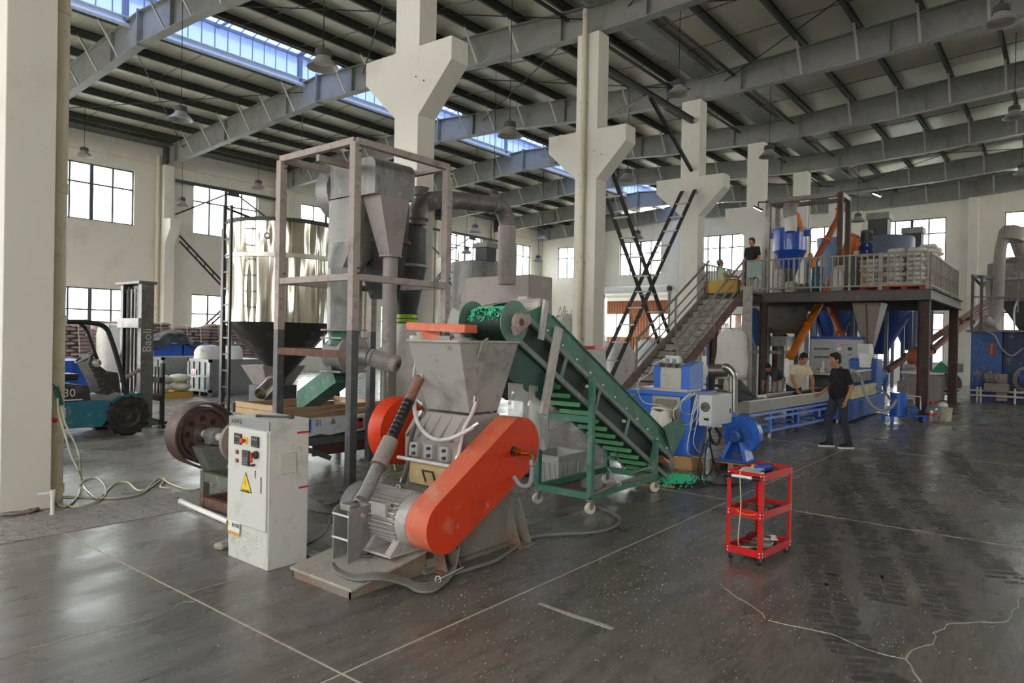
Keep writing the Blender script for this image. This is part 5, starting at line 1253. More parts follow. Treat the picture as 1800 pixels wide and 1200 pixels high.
def bag(name, lab, c, sx, sy, sz, m, seed=0, rz=0, cat='bag', parts=None, group=None, n=20, k=10, top=.45):
    """standing filled bag with folded soft surface and gathered top"""
    rings = []
    for i in range(k+1):
        v = i/k; prof = (math.sin(min(1, .05+v*6)*PI/2)**.4)*(1 if v < .82 else 1-((v-.82)/.18)**1.5*(1-top))*(1+.05*math.sin(v*PI*2))
        row = []
        for j in range(n):
            a_ = 2*PI*j/n; kk = 1/max(abs(math.cos(a_)), abs(math.sin(a_))); kk = 1+(kk-1)*.75
            w_ = 1+.04*math.sin(a_*3+seed+v*4)+.03*math.sin(a_*7-seed*2+v*9)+(.07*math.sin(a_*9+seed) if v > .8 else 0)
            x = math.cos(a_)*kk*sx/2*prof*w_; y = math.sin(a_)*kk*sy/2*prof*w_
            row.append(V3((x, y, sz*(v+.02*math.sin(a_*2+seed)))))
        rings.append(row)
    mb = MB().loft(rings); mb.xf(Matrix.Translation(V3(c)) @ Matrix.Rotation(rz, 4, 'Z'))
    if parts:
        t_ = thing(name, lab, cat, c, group); mb.build('bag_body', m, t_, smooth=60)
        if 'loops' in parts:
            lp = MB()
            for q in range(4):
                lp = MB(); a_ = PI/4+q*PI/2+rz; x = c[0]+math.cos(a_)*sx*.32; y = c[1]+math.sin(a_)*sy*.32
                lp.path(curve([(x-.08, y, c[2]+sz*.86), (x-.05, y, c[2]+sz*1.08), (x+.04, y, c[2]+sz*1.12), (x+.09, y, c[2]+sz*.86)], 4), .012, 5); lp.build('lifting_loop', m, t_)
        return t_
    o = mb.build(name, m, smooth=60); return tag(o, lab, cat, group)
q = at(940, 842, z=0); bag('crumpled_bag', 'crumpled pale plastic bag on the floor left of the white crate', (q.x+.2, q.y+.35, 0), .45, .4, .33, mat('pale_film_bag', '#b5b0aa', .5, bump=.4, bs=10), 3)

# ---- red tool trolley
tp0 = thing('tool_trolley', 'bright red three-tier tool trolley with black and white push handle', 'trolley', (6.05, 2.05, 0))
pF = at(1338, 984, z=.06); pL = at(1271, 971, z=.06); pR = at(1390, 960, z=.06)
tx0, ty0 = pF.x, pF.y; ty1 = pL.y; tx1 = pR.x
# align on its own axes
ex = V3((pR.x-pF.x, pR.y-pF.y, 0)); ey = V3((pL.x-pF.x, pL.y-pF.y, 0)); wx, wy_ = ex.length, ey.length; ex.normalize(); ey = V3((-ex.y, ex.x, 0))
O_ = V3((pF.x, pF.y, 0)); TP = lambda a_, b_, z: O_+ex*a_+ey*b_+Z_*z
htop = at(1341, 834, x=O_.x).z; Rt = Matrix((ex, ey, Z_)).transposed()
LEV = [.065, .065+(htop-.125)*.5, htop-.06]
for (a_, b_) in ((0, 0), (wx, 0), (0, wy_), (wx, wy_)):
    mb = MB(); sa = 1 if a_ == 0 else -1; sb = 1 if b_ == 0 else -1
    p = TP(a_, b_, .06); hgt_ = htop-.06
    mb.prism([p, p+ex*sa*.036, p+ex*sa*.036+ey*sb*.003, p+ex*sa*.003+ey*sb*.003, p+ex*sa*.003+ey*sb*.036, p+ey*sb*.036], Z_*hgt_)
    mb.build('corner_post', M_red, tp0)
rv = MB()
for zi, z in enumerate(LEV):
    tr_o = MB()
    tr_o.box(0, 0, 0, 1, 1, 1)
    tray = MB(); th = .003; hh = .062
    for (p, q) in (((0, .004), (wx, .004)), ((0, wy_-.004), (wx, wy_-.004))): tray.beam(TP(p[0], p[1], z+hh/2), TP(q[0], q[1], z+hh/2), .006, hh)
    for (p, q) in (((.004, 0), (.004, wy_)), ((wx-.004, 0), (wx-.004, wy_))): tray.beam(TP(p[0], p[1], z+hh/2), TP(q[0], q[1], z+hh/2), .006, hh)
    tray.cbox(TP(wx/2, wy_/2, z+.004), wx-.01, wy_-.01, .006, R=Rt)
    ob = tray.build('tray', M_red, tp0)
    for (a_, b_) in ((0, 0), (wx, 0), (0, wy_), (wx, wy_)):
        for dz in (.015, .042):
            for off_, d_3 in ((ex*(.016 if a_ == 0 else -.016), ey*(-1 if b_ == 0 else 1)), (ey*(.016 if b_ == 0 else -.016), ex*(-1 if a_ == 0 else 1))):
                c = TP(a_, b_, z+dz)+off_; rv.rod(c, c+d_3*.004, .006, 8)
rv.build('rivet', M_white, tp0)
hy = htop-.035
for b_ in (.05, wy_-.05):
    MB().path([TP(0, b_, hy), TP(-.05, b_, hy), TP(-.05, b_+(.02 if b_ < .1 else -.02), hy)], .014, 8).build('handle_bracket', M_black, tp0, smooth=50)
MB().rod(TP(-.05, .04, hy), TP(-.05, wy_-.04, hy), .013, 12).build('handle_bar', M_white, tp0, smooth=40)
MB().rod(TP(-.05, .0, hy), TP(-.05, .06, hy), .02, 12).build('handle_grip', M_black, tp0, smooth=40)
MB().rod(TP(-.05, wy_-.07, hy), TP(-.05, wy_-.0, hy), .02, 12).build('handle_grip', M_black, tp0, smooth=40)
for (a_, b_) in ((.03, .03), (wx-.03, .03), (.03, wy_-.03), (wx-.03, wy_-.03)): p = TP(a_, b_, 0); caster(tp0, p.x, p.y, .027, M_black, .058, .5)
# contents
def litter(lv, n, nm, lab, ms):
    random.seed(40+lv)
    for m_, nn, l2 in ms:
        mb = MB()
        for i in range(n):
            a_, b_ = random.uniform(.1, .9), random.uniform(.12, .88); L_2 = random.uniform(.03, .10); th = random.uniform(0, 3.1); c = TP(wx*a_, wy_*b_, LEV[lv]+random.uniform(.012, .045))
            d2 = (ex*math.cos(th)+ey*math.sin(th))*L_2*.5+Z_*random.uniform(-.01, .012)
            if a_*wx < .05 or a_*wx > wx-.05 or b_*wy_ < .05 or b_*wy_ > wy_-.05: d2 *= .3
            (mb.rod(c-d2, c+d2, random.uniform(.004, .011), 6) if i % 2 else mb.beam(c-d2, c+d2, random.uniform(.012, .03), random.uniform(.006, .018)))
        tag(mb.build(nn, m_), l2, 'hardware', kind='stuff')
def TQ(a_, b_, lv, dz=.012): return TP(wx*a_, wy_*b_, LEV[lv]+dz)
M_tool = mat('worn_tool_steel', '#77716b', .4, .7, dirt=('#4d443d', .4, 12)); M_rtool = mat('rusty_tool', '#6b5647', .7, .3, dirt=('#8b7b6c', .35, 12))
tag(MB().cbox(TQ(.45, .35, 0, .06), .17, .10, .05, .7).cbox(TQ(.62, .4, 0, .07), .14, .08, .06, .2).build('grey_fitting', M_sheet, bevel=.01), 'folded grey sheet part on the bottom tray', 'part')
tools = [('pipe_wrench', 'rusty pipe wrench on the middle tray', TQ(.25, .7, 1), TQ(.6, .45, 1), M_rtool), ('long_spanner', 'long polished spanner across the middle tray', TQ(.1, .35, 1), TQ(.8, .3, 1), M_tool), ('grease_gun', 'silver grease gun at the right end of the middle tray', TQ(.6, .75, 1), TQ(.95, .4, 1), M_stain2), ('flat_file', 'dark flat file at the left end of the middle tray', TQ(.08, .85, 1), TQ(.3, .55, 1), M_rtool)]
for nm, lb, a_, b_, m_ in tools:
    o = thing(nm, lb, 'tool', a_); a_ = a_+Z_*.012; b_ = b_+Z_*.012
    MB().beam(a_, b_, .022, .014).build('shank', m_, o, bevel=.003); MB().cbox(a_, .06, .045, .022, .6).build('jaw', m_, o, bevel=.005); MB().rod(b_, b_+(b_-a_).normalized()*.03, .014, 8).build('tool_end', m_, o)
litter(1, 22, '', '', ((M_rtool, 'rusty_hardware', 'jumble of small rusty hardware on the middle tray'), (M_tool, 'steel_hardware', 'jumble of small steel bits on the middle tray')))
litter(0, 20, '', '', ((M_rtool, 'rusty_hardware', 'jumble of rusty bits on the bottom tray'), (M_bagw, 'pale_offcuts', 'pale wire offcuts on the bottom tray'), (M_dark, 'dark_hardware', 'dark small hardware on the bottom tray')))
litter(2, 12, '', '', ((M_dark, 'dark_hardware', 'dark small hardware on the top tray'),))
for i, (a_, b_, lb) in enumerate(((.45, .72, 'rust-brown iron block at the back of the middle tray'), (.2, .5, 'small rusty bracket at the left of the middle tray'))):
    tag(MB().cbox(TQ(a_, b_, 1, .035), .10-.03*i, .07-.02*i, .045, .5+i).cbox(TQ(a_, b_, 1, .06), .05, .03, .02, i).build('iron_block', M_rtool, bevel=.004), lb, 'part')
tag(MB().rod(TQ(.35, .5, 0, .04), TQ(.6, .62, 0, .05), .038, 16).build('cable_roll', mat('brown_cord', '#6b5f52', .8, bump=.8, bs=60), bevel=.004), 'brown coiled cord roll on the bottom tray', 'cord roll')
lp = MB()
for k in range(4): lp.torus(TQ(.78, .45, 0, .05+.012*k), V3((.2, .1, 1)), .075-.008*k, .006, 18, 5)
tag(lp.build('white_wire_coil', M_white), 'coil of white wire at the right of the bottom tray', 'wire')
lp = MB()
for k in range(3): lp.torus(TQ(.55, .72, 0, .07), V3((.9, .3+.2*k, .3)), .055, .006, 16, 5)
tag(lp.build('black_wire_coil', M_cableb), 'black wire coil standing at the back of the bottom tray', 'wire')
tag(MB().prism([TQ(.62, .75, 0, .05), TQ(.98, .55, 0, .03), TQ(.9, .30, 0, .07), TQ(.62, .45, 0, .14)], V3((0, 0, .006))).build('grey_plastic_sheet', M_sheet), 'flat grey plastic sheet leaning in the bottom tray', 'sheet')
tag(MB().rod(TQ(.15, .72, 0, .035), TQ(.28, .45, 0, .035), .03, 14).rod(TQ(.28, .45, 0, .035), TQ(.31, .39, 0, .035), .02, 12).build('spray_can', M_stain2, smooth=40), 'silver spray can at the left of the bottom tray', 'can')
tag(MB().prism([TQ(.12, .9, 2, .02), TQ(.5, .95, 2, .03), TQ(.58, .55, 2, .035), TQ(.3, .2, 2, .02), TQ(.08, .45, 2, .02)], V3((0, 0, .02))).build('white_rag', M_bagw, bevel=.008), 'white rag on the left of the top tray', 'rag')
dr_ = thing('power_drill', 'blue and yellow power drill lying on the top tray', 'tool', TQ(.6, .6, 2))
MB().rod(TQ(.5, .62, 2, .05), TQ(.78, .5, 2, .05), .032, 12).build('drill_body', mat('tool_blue', '#2455b5', .4), dr_, smooth=40); MB().rod(TQ(.78, .5, 2, .05), TQ(.88, .46, 2, .05), .018, 10).build('chuck', M_dark, dr_)
MB().cbox(TQ(.58, .72, 2, .05), .05, .07, .045, .5).build('battery', mat('tool_yellow', '#e2bb1e', .4), dr_, bevel=.008)
tag(MB().torus(TQ(.38, .42, 2, .05), V3((.5, .3, 1)), .035, .008, 16, 6).build('blue_hose_ring', mat('light_blue_plastic', '#6f9fdc', .4)), 'light blue plastic ring on the top tray', 'ring')
tag(MB().beam(TQ(.75, .8, 2, .02), TQ(.97, .35, 2, .02), .05, .02).beam(TQ(.85, .85, 2, .03), TQ(.92, .3, 2, .03), .02, .02).build('dark_clamps', M_dark), 'dark metal clamps at the right of the top tray', 'tool')
hose('dangling_cord', 'thin pale yellow cord hanging from the top tray of the trolley', [TP(.2, .2, LEV[2]+.07), TP(-.012, .19, LEV[2]+.065), TP(-.014, .18, LEV[1]+.1), TP(-.012, .2, LEV[0]+.12), TP(.05, .2, LEV[0]+.02)], .004, mat('pale_yellow_cord', '#d5d2a0', .6), 'cord', False)
hose('drooping_cord', 'thin orange cord drooping over the middle tray edge', [TQ(.05, .7, 1, .06), TP(-.012, .22, LEV[1]+.05), TP(-.014, .14, LEV[1]+.028), TP(-.012, .06, LEV[1]+.04), TQ(.2, .1, 1, .05)], .004, mat('orange_cord', '#e08a35', .6), 'cord', False)
# ================================================================== RIGHT SIDE: PELLETISING LINE AND MEZZANINE
M_blue_p = mat('bright_blue_paint', '#2c67c8', .38, dirt=[('#2558b0', .3, 2.5), ('#5d83bd', .16, 9)], coat=.15)
M_blue_d = mat('machine_blue_paint', '#2e5ca8', .42, dirt=[('#27508f', .35, 3), ('#8fa3bd', .16, 8)])
M_greybox = mat('light_grey_enclosure', '#c3c6c6', .4, dirt=('#b0b3b2', .25, 4))
M_rail = mat('worn_grey_rail', '#9a958b', .6, .2, dirt=[('#5e4a3d', .42, 6), ('#a9a59b', .3, 12)])
M_rustp = mat('rusty_mezzanine_post', '#54433b', .75, dirt=[('#7a4a35', .35, 3), ('#3d3431', .4, 6), ('#817266', .2, 12)])
M_deckb = mat('dark_mezzanine_beam', '#57504d', .55, dirt=[('#453f3d', .4, 3), ('#7c726c', .2, 8)])
M_ora = mat('auger_orange', '#e07a1b', .5, dirt=[('#b7602a', .35, 3), ('#c7a084', .2, 8)])
M_oradk = mat('rusty_orange_tube', '#a0522d', .6, dirt=[('#6e4a38', .45, 3), ('#c77a3f', .3, 6)])
M_siloblue = mat('silo_slate_blue', '#666d80', .45, .1, dirt=[('#757b8b', .4, 1.5), ('#575e70', .3, 3)])
M_siloroy = mat('silo_royal_blue', '#22458a', .45, dirt=[('#1b3768', .4, 2)])
# ---- pelletizer cutter cabinet
bx0, by0 = 9.36, 4.22
t = thing('pellet_cutter', 'bright blue pellet cutter cabinet with cream cloth hanging from its outlet', 'machine', (9.7, 4.7, 0))
z0, zr = .20, 1.11
MB().box(bx0, by0, z0, bx0+.62, by0+.88, zr-.05).build('cabinet_body', M_blue_p, t, bevel=.01)
MB().prism([(bx0-.06, by0-.02, zr-.06), (bx0-.06, by0-.02, zr), (bx0+.9, by0-.02, zr), (bx0+.9, by0-.02, zr-.04)], (0, 1.0, 0)).build('top_tray', M_blue_p, t, bevel=.008)
MB().box(bx0+.02, by0+.06, zr, bx0+.5, by0+.82, zr+.045).build('stainless_plate', M_stain2, t, bevel=.004)
zh = 1.52; yl = at(1146, 660, x=bx0).y; ym1 = at(1158, 660, x=bx0).y; ym2 = at(1196, 660, x=bx0).y
MB().box(bx0+.06, ym1, zr+.04, bx0+.45, yl, zh-.03).build('left_cheek', M_blue_p, t, bevel=.006)
MB().box(bx0+.06, ym2, zr+.04, bx0+.40, ym1, zh+.0).build('rotor_casing', M_stain2, t, bevel=.006)
MB().prism([(bx0+.02, ym2-.14, zr+.04), (bx0+.02, ym2-.14, zh-.03), (bx0+.3, ym2-.14, zh+.03), (bx0+.48, ym2-.14, zh+.03), (bx0+.48, ym2-.14, zr+.04)], (0, .14, 0)).build('right_cheek', M_blue_p, t, bevel=.006)
ai = MB(); 
for k in range(3): ai.cbox((bx0+.1, ym2+.07+k*.11, zh+.04), .1, .05, .07)
ai.cbox((bx0+.1, ym2+.17, zh+.09), .06, .22, .05); ai.build('air_cylinders', M_greybox, t, bevel=.006)
kb = MB()
for k in range(3): kb.cbox((bx0+.0, ym2+.06+k*.12, zh-.03), .05, .04, .06)
kb.build('clamp_knobs', M_black, t)
# outlet chute
ya_, yb2 = at(1190, 710, x=bx0).y, at(1154, 705, x=bx0).y
MB().prism([(bx0, ya_, 1.0), (bx0-.02, ya_, 1.0), (bx0-.17, ya_, .76), (bx0, ya_, .72)], (0, yb2-ya_, 0)).build('outlet_chute', mat('worn_stainless', '#a19a8c', .4, .6, dirt=('#847b6c', .35, 8)), t, bevel=.004)
MB().cbox((bx0-.012, (ya_+yb2)/2, .82), .012, (yb2-ya_)*1.35, .44).build('outlet_frame', MATS['worn_stainless'], t)
cl_ = thing('outlet_cloth', 'cream cloth sleeve tied over the outlet chute of the blue cutter', 'cloth', (bx0-.15, (ya_+yb2)/2, .3))
rw = []
for j in range(11):
    v = j/10; row = []
    for i in range(17):
        u_ = i/16; w0 = .14+.05*v+.05*min(1, v*3); x = bx0-.20-.05*math.sin(v*2.4)+.02*math.sin(u_*14+v*2)
        row.append(V3((x+(.08 if i in (0, 16) else 0), (ya_+yb2)/2+.02+(.5-u_)*2*w0+.06*v, .84-.60*v+.015*math.sin(u_*9))))
    rw.append(row)
MB().loft(rw, closed=False, caps=False).build('cloth', mat('cream_cloth', '#d8d4c8', .85, dirt=('#c2bdb0', .3, 6)), cl_, smooth=60)
MB().torus(((bx0-.13), (ya_+yb2)/2+.02, .83), V3((.5, 0, 1)), .13, .018, 18, 6).build('tied_hem', MATS['cream_cloth'], cl_, smooth=60)
for (x, y) in ((bx0+.55, by0+.06), (bx0+.55, by0+.8), (bx0+.06, by0+.8)): caster(t, x, y, .065, M_castw, .19)
tag(MB().cbox((bx0+.02, by0+.18, .095), .05, .42, .19, .1).cbox((bx0+.26, by0+.0, .095), .42, .04, .19, .05).build('cardboard_box', mat('brown_cardboard', '#b08a5c', .85, dirt=('#8e6c46', .35, 5))), 'torn brown cardboard tucked under the blue cutter cabinet', 'cardboard')
# electrical box on the side
gx0 = at(1229, 720, y=by0-.02).x; q = at(1252, 695, y=by0-.38); 
ex0, ex1 = q.x, at(1286, 690, y=q.y).x; ezt, ezb = at(1252, 695, x=ex0).z, at(1252, 750, x=ex0).z; eyl = at(1229, 697, x=ex0).y
t2 = thing('switch_box', 'light grey electrical box with fan grille hung on the side of the blue cutter', 'electrical box', ((ex0+ex1)/2, (q.y+eyl)/2, ezb))
MB().box(ex0, q.y, ezb, ex1, eyl, ezt).build('box_body', M_greybox, t2, bevel=.006)
MB().box(ex0+.02, q.y-.012, ezb+.01, ex1-.01, q.y, ezt-.01).build('box_door', M_greybox, t2, bevel=.004)
fcen = at(1240, 715, x=ex0); fg = MB()
for r in (.062, .045, .028, .012): fg.torus(fcen-X_*.006, X_, r, .006, 18, 5)
fg.build('fan_grille', M_black, t2); MB().cbox((ex0-.01, fcen.y-.02, fcen.z-.17), .02, .06, .03).build('toggle', M_black, t2)
p = at(1272, 709, y=q.y-.013); MB().prism([(p.x-.02, p.y, p.z-.02), (p.x+.02, p.y, p.z-.02), (p.x, p.y, p.z+.02)], (0, -.002, 0)).build('warning_triangle', MATS['warning_yellow'], t2)
p = at(1283, 722, y=q.y-.013); MB().cbox((p.x, p.y-.006, p.z), .02, .01, .07).build('box_latch', M_black, t2)
# white air tubes and cables
M_tube = mat('clear_white_tube', '#c9d3d3', .3)
hose('air_tube', 'thin clear air tube looping from the cutter head down to its chute', [at(1165, 632, x=bx0), at(1150, 640, x=bx0-.05), at(1143, 655, x=bx0-.03), at(1122, 672, x=bx0-.06), at(1124, 695, x=bx0-.08), at(1135, 708, x=bx0-.1), at(1160, 712, x=bx0-.16), at(1185, 720, x=bx0-.16), at(1200, 702, x=bx0-.1), at(1215, 690, x=bx0-.05)], .007, M_tube, 'tube', False)
rr_ = [[(1222, 690), (1204, 700), (1196, 715), (1200, 725), (1212, 728), (1222, 722), (1228, 700)], [(1222, 692), (1190, 712), (1184, 730), (1192, 742), (1212, 745), (1225, 730), (1226, 700)], [(1225, 692), (1218, 720), (1214, 750), (1222, 752), (1230, 725), (1228, 694)], [(1226, 694), (1216, 745), (1208, 785), (1214, 800), (1235, 803), (1248, 790), (1244, 782), (1234, 788), (1233, 805), (1245, 825), (1262, 835)], [(1230, 694), (1224, 745), (1219, 775), (1226, 792), (1242, 800), (1252, 790)]]
for i, r_p in enumerate(rr_): hose('air_tube', ['small inner loop of white air tube on the blue cutter', 'second, wider loop of white air tube on the blue cutter', 'narrow white air tube beside the grey electrical box', 'longest white air tube hanging past the cutter corner to the floor', 'white air tube ending in a loop by the black cables'][i], [at(a_, b_, y=by0-.06-.015*i) for a_, b_ in r_p], .007, M_tube, 'tube', False)
for i, r_p in enumerate([[(1240, 750), (1234, 790), (1228, 825), (1236, 845), (1262, 852), (1300, 850), (1325, 840)], [(1246, 752), (1250, 790), (1262, 830), (1285, 850), (1310, 848)], [(1250, 750), (1240, 800), (1240, 835), (1252, 825), (1250, 790), (1238, 782), (1230, 810)], [(1258, 752), (1266, 765), (1262, 780), (1252, 776), (1246, 755)]]):
    pts = []
    for a_, b_ in r_p:
        p = at(a_, b_, y=ex0*0+q.y+.05)
        if p.z < .02: p = at(a_, b_, z=.015)
        pts.append(p)
    hose('power_cable', ['black cable from the grey box down to the floor, outermost sweep', 'black cable from the grey box curving towards the trolley', 'black cable coiled in a loop below the grey box', 'thick short black cable bend right under the grey box'][i], pts, .012 if i < 3 else .018, M_cableb, 'cable', False)
# fan blower
fx, fy = 10.25, 3.78; fz = .48
t = thing('blower_fan', 'blue centrifugal blower with front motor standing on a wooden pallet', 'fan', (fx, fy, .12))
MB().lathe([(.001, -.09), (.26, -.09), (.275, -.075), (.275, .075), (.26, .09), (.001, .09)], (fx, fy, fz), axis=(-1, 0, 0), n=36).build('scroll_housing', M_blue_p, t, smooth=35)
MB().lathe([(.16, .09), (.16, .12), (.1, .125)], (fx, fy, fz), axis=(-1, 0, 0), n=28, cap1=True).build('front_plate', M_blue_d, t, smooth=35)
bl_ = MB()
for k in range(14): a_ = 2*PI*k/14; bl_.rod((fx-.09, fy+.245*math.cos(a_), fz+.245*math.sin(a_)), (fx-.105, fy+.245*math.cos(a_), fz+.245*math.sin(a_)), .008, 6)
bl_.build('bolt_ring', M_stain2, t)
motor(t, (fx-.12, fy, fz), V3((-1, 0, 0)), .085, .26, M_blue_d, nf=18)
MB().prism([(fx-.36, fy-.2, .13), (fx-.36, fy-.15, .13), (fx-.3, fy-.05, .40), (fx-.3, fy-.10, .40)], (.28, 0, 0)).prism([(fx-.36, fy+.2, .13), (fx-.36, fy+.15, .13), (fx-.3, fy+.05, .40), (fx-.3, fy+.10, .40)], (.28, 0, 0)).box(fx-.4, fy-.23, .12, fx+.1, fy+.23, .145).build('fan_stand', M_blue_p, t)
MB().cbox((fx, fy+.22, fz+.2), .16, .14, .22).build('outlet_neck', M_blue_p, t)
pa = thing('wooden_pallet', 'small weathered wooden pallet under the blue blower', 'pallet', (10.15, 3.8, 0))
for k in range(5): MB().cbox((9.85+k*.16, 3.78, .105), .12, .66, .02).build('deck_board', M_wood, pa)
for y in (3.5, 3.78, 4.06): MB().cbox((10.17, y, .05), .76, .08, .09).build('runner', M_wood, pa)
# stainless extraction pipe
t = thing('steam_duct', 'shiny stainless hood drum and elbow pipe beside the blue cutter', 'duct', (10.6, 4.1, 0))
dh = 11.2
h0, h1 = atf(1262, 655, dh+.25), atf(1262, 650, dh)
c0_ = atf(1258, 651, dh); s_ = RT
MB().rod(c0_-s_*.15, c0_+s_*.17, .105, 22).build('hood_drum', M_stain2, t, smooth=40)
MB().path(curve([c0_+s_*.1, atf(1276, 645, dh-.1), atf(1288, 656, dh-.15), atf(1290, 675, dh-.15), atf(1289, 760, dh-.15)], 6), .062, 16).build('elbow_pipe', M_stain2, t, smooth=50)
c1_ = atf(1276, 680, dh+.1); MB().rod(c1_+s_*.0, c1_+s_*.12, .14, 20).build('disc_cover', mat('cream_cover', '#b7ab9a', .5, .4), t, smooth=40)
# ---- strand pelletising line, slightly turned
LO = V3((12.75, 4.60, 0)); ld_ = V3((3.6, -.28, 0)).normalized(); ln = V3((-ld_.y, ld_.x, 0))
Lp = lambda s_, n_, z: LO+ld_*s_+ln*n_+Z_*z
RL = Matrix((ld_, ln, Z_)).transposed()
t = thing('water_trough', 'long stainless cooling trough on a blue frame behind the walking man', 'trough', Lp(2.2, .2, 0))
TL = 6.3; zt3, zt4 = .76, .54
MB().add([], [])
tb = MB()
for n_ in (0, .48): tb.beam(Lp(0, n_, (zt3+zt4)/2), Lp(TL, n_, (zt3+zt4)/2+.02), .012, zt3-zt4)
tb.beam(Lp(0, 0, (zt3+zt4)/2), Lp(0, .48, (zt3+zt4)/2), .012, zt3-zt4); tb.beam(Lp(0, .24, zt4), Lp(TL, .24, zt4+.02), .48, .012)
tb.build('trough_body', mat('trough_steel', '#85837d', .45, .5, dirt=('#6f6d68', .35, 5)), t)
lp2 = MB()
for n_ in (0, .48): lp2.beam(Lp(-.03, n_, zt3), Lp(TL, n_, zt3+.02), .04, .02)
lp2.beam(Lp(0, 0, zt3), Lp(0, .48, zt3), .04, .02); lp2.build('trough_lip', mat('bright_lip', '#c9c7c0', .4, .5), t)
MB().beam(Lp(.05, .24, zt3-.06), Lp(TL-.05, .24, zt3-.04), .45, .004).build('water_surface', glass_mat('water', '#8b968f', .5, .35, .05, '#4d5250'), t)
for z, s0 in ((.50, -.1), (.40, .6), (.15, .9)):
    for n_ in (-.02, .5): MB().beam(Lp(s0, n_, z), Lp(4.75, n_, z), .045, .05).build('frame_rail', M_blue_p, t, bevel=.003)
for s_ in (.9, 2.3, 4.7):
    for n_ in (-.02, .5):
        MB().cbox(Lp(s_, n_, .30), .05, .05, .42, R=RL).build('frame_leg', M_blue_p, t)
        if s_ != 2.3: p = Lp(s_, n_, 0); caster(t, p.x, p.y, .05, M_castw, .14)
for s_ in (.9, 2.3, 3.5, 4.7): MB().beam(Lp(s_, -.02, .15), Lp(s_, .5, .15), .04, .04).build('frame_tie', M_blue_p, t)
MB().rod(Lp(3.0, .1, .36), Lp(3.9, .1, .36), .02, 8).rod(Lp(3.9, .1, .36), Lp(3.9, .1, .2), .02, 8).build('drain_pipe', M_hose, t)
gr = MB()
for k in range(14): gr.beam(Lp(.12+k*.06, .02, zt3+.01), Lp(.12+k*.06, .46, zt3+.01), .012, .012)
gr.build('drain_rack', M_stain2, t)
MB().beam(Lp(1.0, .1, zt3+.02), Lp(1.0, .46, zt3+.02), .05, .03).beam(Lp(.6, .1, zt3+.05), Lp(1.0, .12, zt3+.05), .03, .03).build('guide_bar', M_white, t)
MB().prism([Lp(-.25, .1, zt3+.40), Lp(-.15, .1, zt3+.40), Lp(.55, .1, zt3+.02), Lp(-.2, .1, zt3+.0)], ln*.012).prism([Lp(-.25, .1, zt3+.40), Lp(-.15, .1, zt3+.40), Lp(.55, .1, zt3+.02), Lp(-.2, .1, zt3+.0)], ln*.4).build('splash_plate', M_dark, t)
sg = MB()
for k in range(9):
    n_ = .12+k*.035; p0 = Lp(.8, n_, zt3+.03); p1 = Lp(-.6, n_-.1, zt3+.30-.004*k); p2 = Lp(-1.6, n_-.25, zt3+.38)
    sg.path(curve([p0, p0.lerp(p1, .5)-Z_*.02, p1, p2], 4), .006, 4)
tag(sg.build('plastic_strands', mat('dark_green_strand', '#2f6a4b', .4)), 'dark green plastic strands running from the trough into the cutter', 'plastic strands', kind='stuff')
tag(MB().cbox((10.9, 4.45, .98), .9, .3, .16, -.08).build('strand_dryer', M_sheetdk, bevel=.01), 'dark rectangular strand dryer box behind the stainless duct', 'machine')
# ---- extruder
t = thing('extruder', 'blue extruder with grey finned barrel and cream side cover', 'machine', (19.3, 4.2, 0))
MB().box(17.6, 4.0, .05, 21.6, 4.75, .52).build('machine_base', M_blue_d, t, bevel=.01)
for k in range(4): MB().box(17.7+k*.95, 3.992, .08, 18.55+k*.95, 4.0, .48).build('base_panel', M_blue_d, t, bevel=.004)
MB().box(17.9, 4.0, .54, 20.5, 4.1, .84).build('side_cover', mat('cream_cover_paint', '#c9c49c', .5, dirt=('#b3ae8b', .3, 3)), t, bevel=.01)
MB().box(17.3, 4.15, .90, 20.6, 4.60, 1.16).build('barrel', mat('barrel_grey', '#7b7b78', .5, .4, dirt=('#5f5f5d', .35, 5)), t, bevel=.015)
fm = MB()
for k in range(22): fm.box(17.35+k*.145, 4.12, .92, 17.41+k*.145, 4.15, 1.14)
fm.build('barrel_ribs', M_steel, t)
MB().box(17.35, 4.12, 1.16, 20.5, 4.3, 1.2).build('barrel_rail', M_white, t)
MB().cbox((20.9, 4.35, 1.0), .75, .7, .95).build('gearbox', M_blue_d, t, bevel=.05)
motor(t, (21.3, 4.3, .95), X_, .3, .8, M_blue_d, nf=20)
MB().cbox((17.05, 4.38, 1.0), .45, .6, .3).build('die_head', M_sheetdk, t, bevel=.01); MB().cbox((16.85, 4.38, 1.18), .9, .45, .05).build('die_table', M_stain2, t)
for x, y, h in ((17.0, 4.2, .22), (17.25, 4.5, .3), (16.7, 4.4, .16)): MB().rod((x, y, 1.15), (x, y, 1.15+h), .03, 8).build('heater_post', M_stain2, t)
hb = at(1517, 630, y=4.2)
MB().lathe([(.13, 1.25), (.17, 1.62)], (20.1, 4.2, 0), n=20, cap0=True).build('feed_bucket', M_white, t, smooth=40)
MB().cbox((20.5, 4.3, 1.7), .4, .3, .35).build('feeder_box', M_greybox, t, bevel=.01)
MB().path(curve([at(1497, 650, y=3.97), at(1512, 662, y=3.9), at(1520, 690, y=3.8), at(1532, 712, y=3.6), at(1550, 722, y=3.4), at(1566, 716, y=3.2), at(1576, 702, y=3.1)], 6), .035, 8).build('cooling_hose', mat('dusty_white_hose', '#a8a49b', .5, dirt=('#8a857c', .3, 20)), t, smooth=60)
MB().path(curve([at(1540, 680, y=4.0), at(1556, 690, y=3.6), at(1566, 704, y=3.3)], 5), .025, 8).build('cooling_hose', MATS['dusty_white_hose'], t, smooth=60)
MB().cbox((16.6, 4.95, 1.0), .06, .06, .5).cbox((16.6, 4.95, 1.15), .3, .04, .05).build('yellow_stand', mat('safety_yellow', '#d99a1f', .5), t)
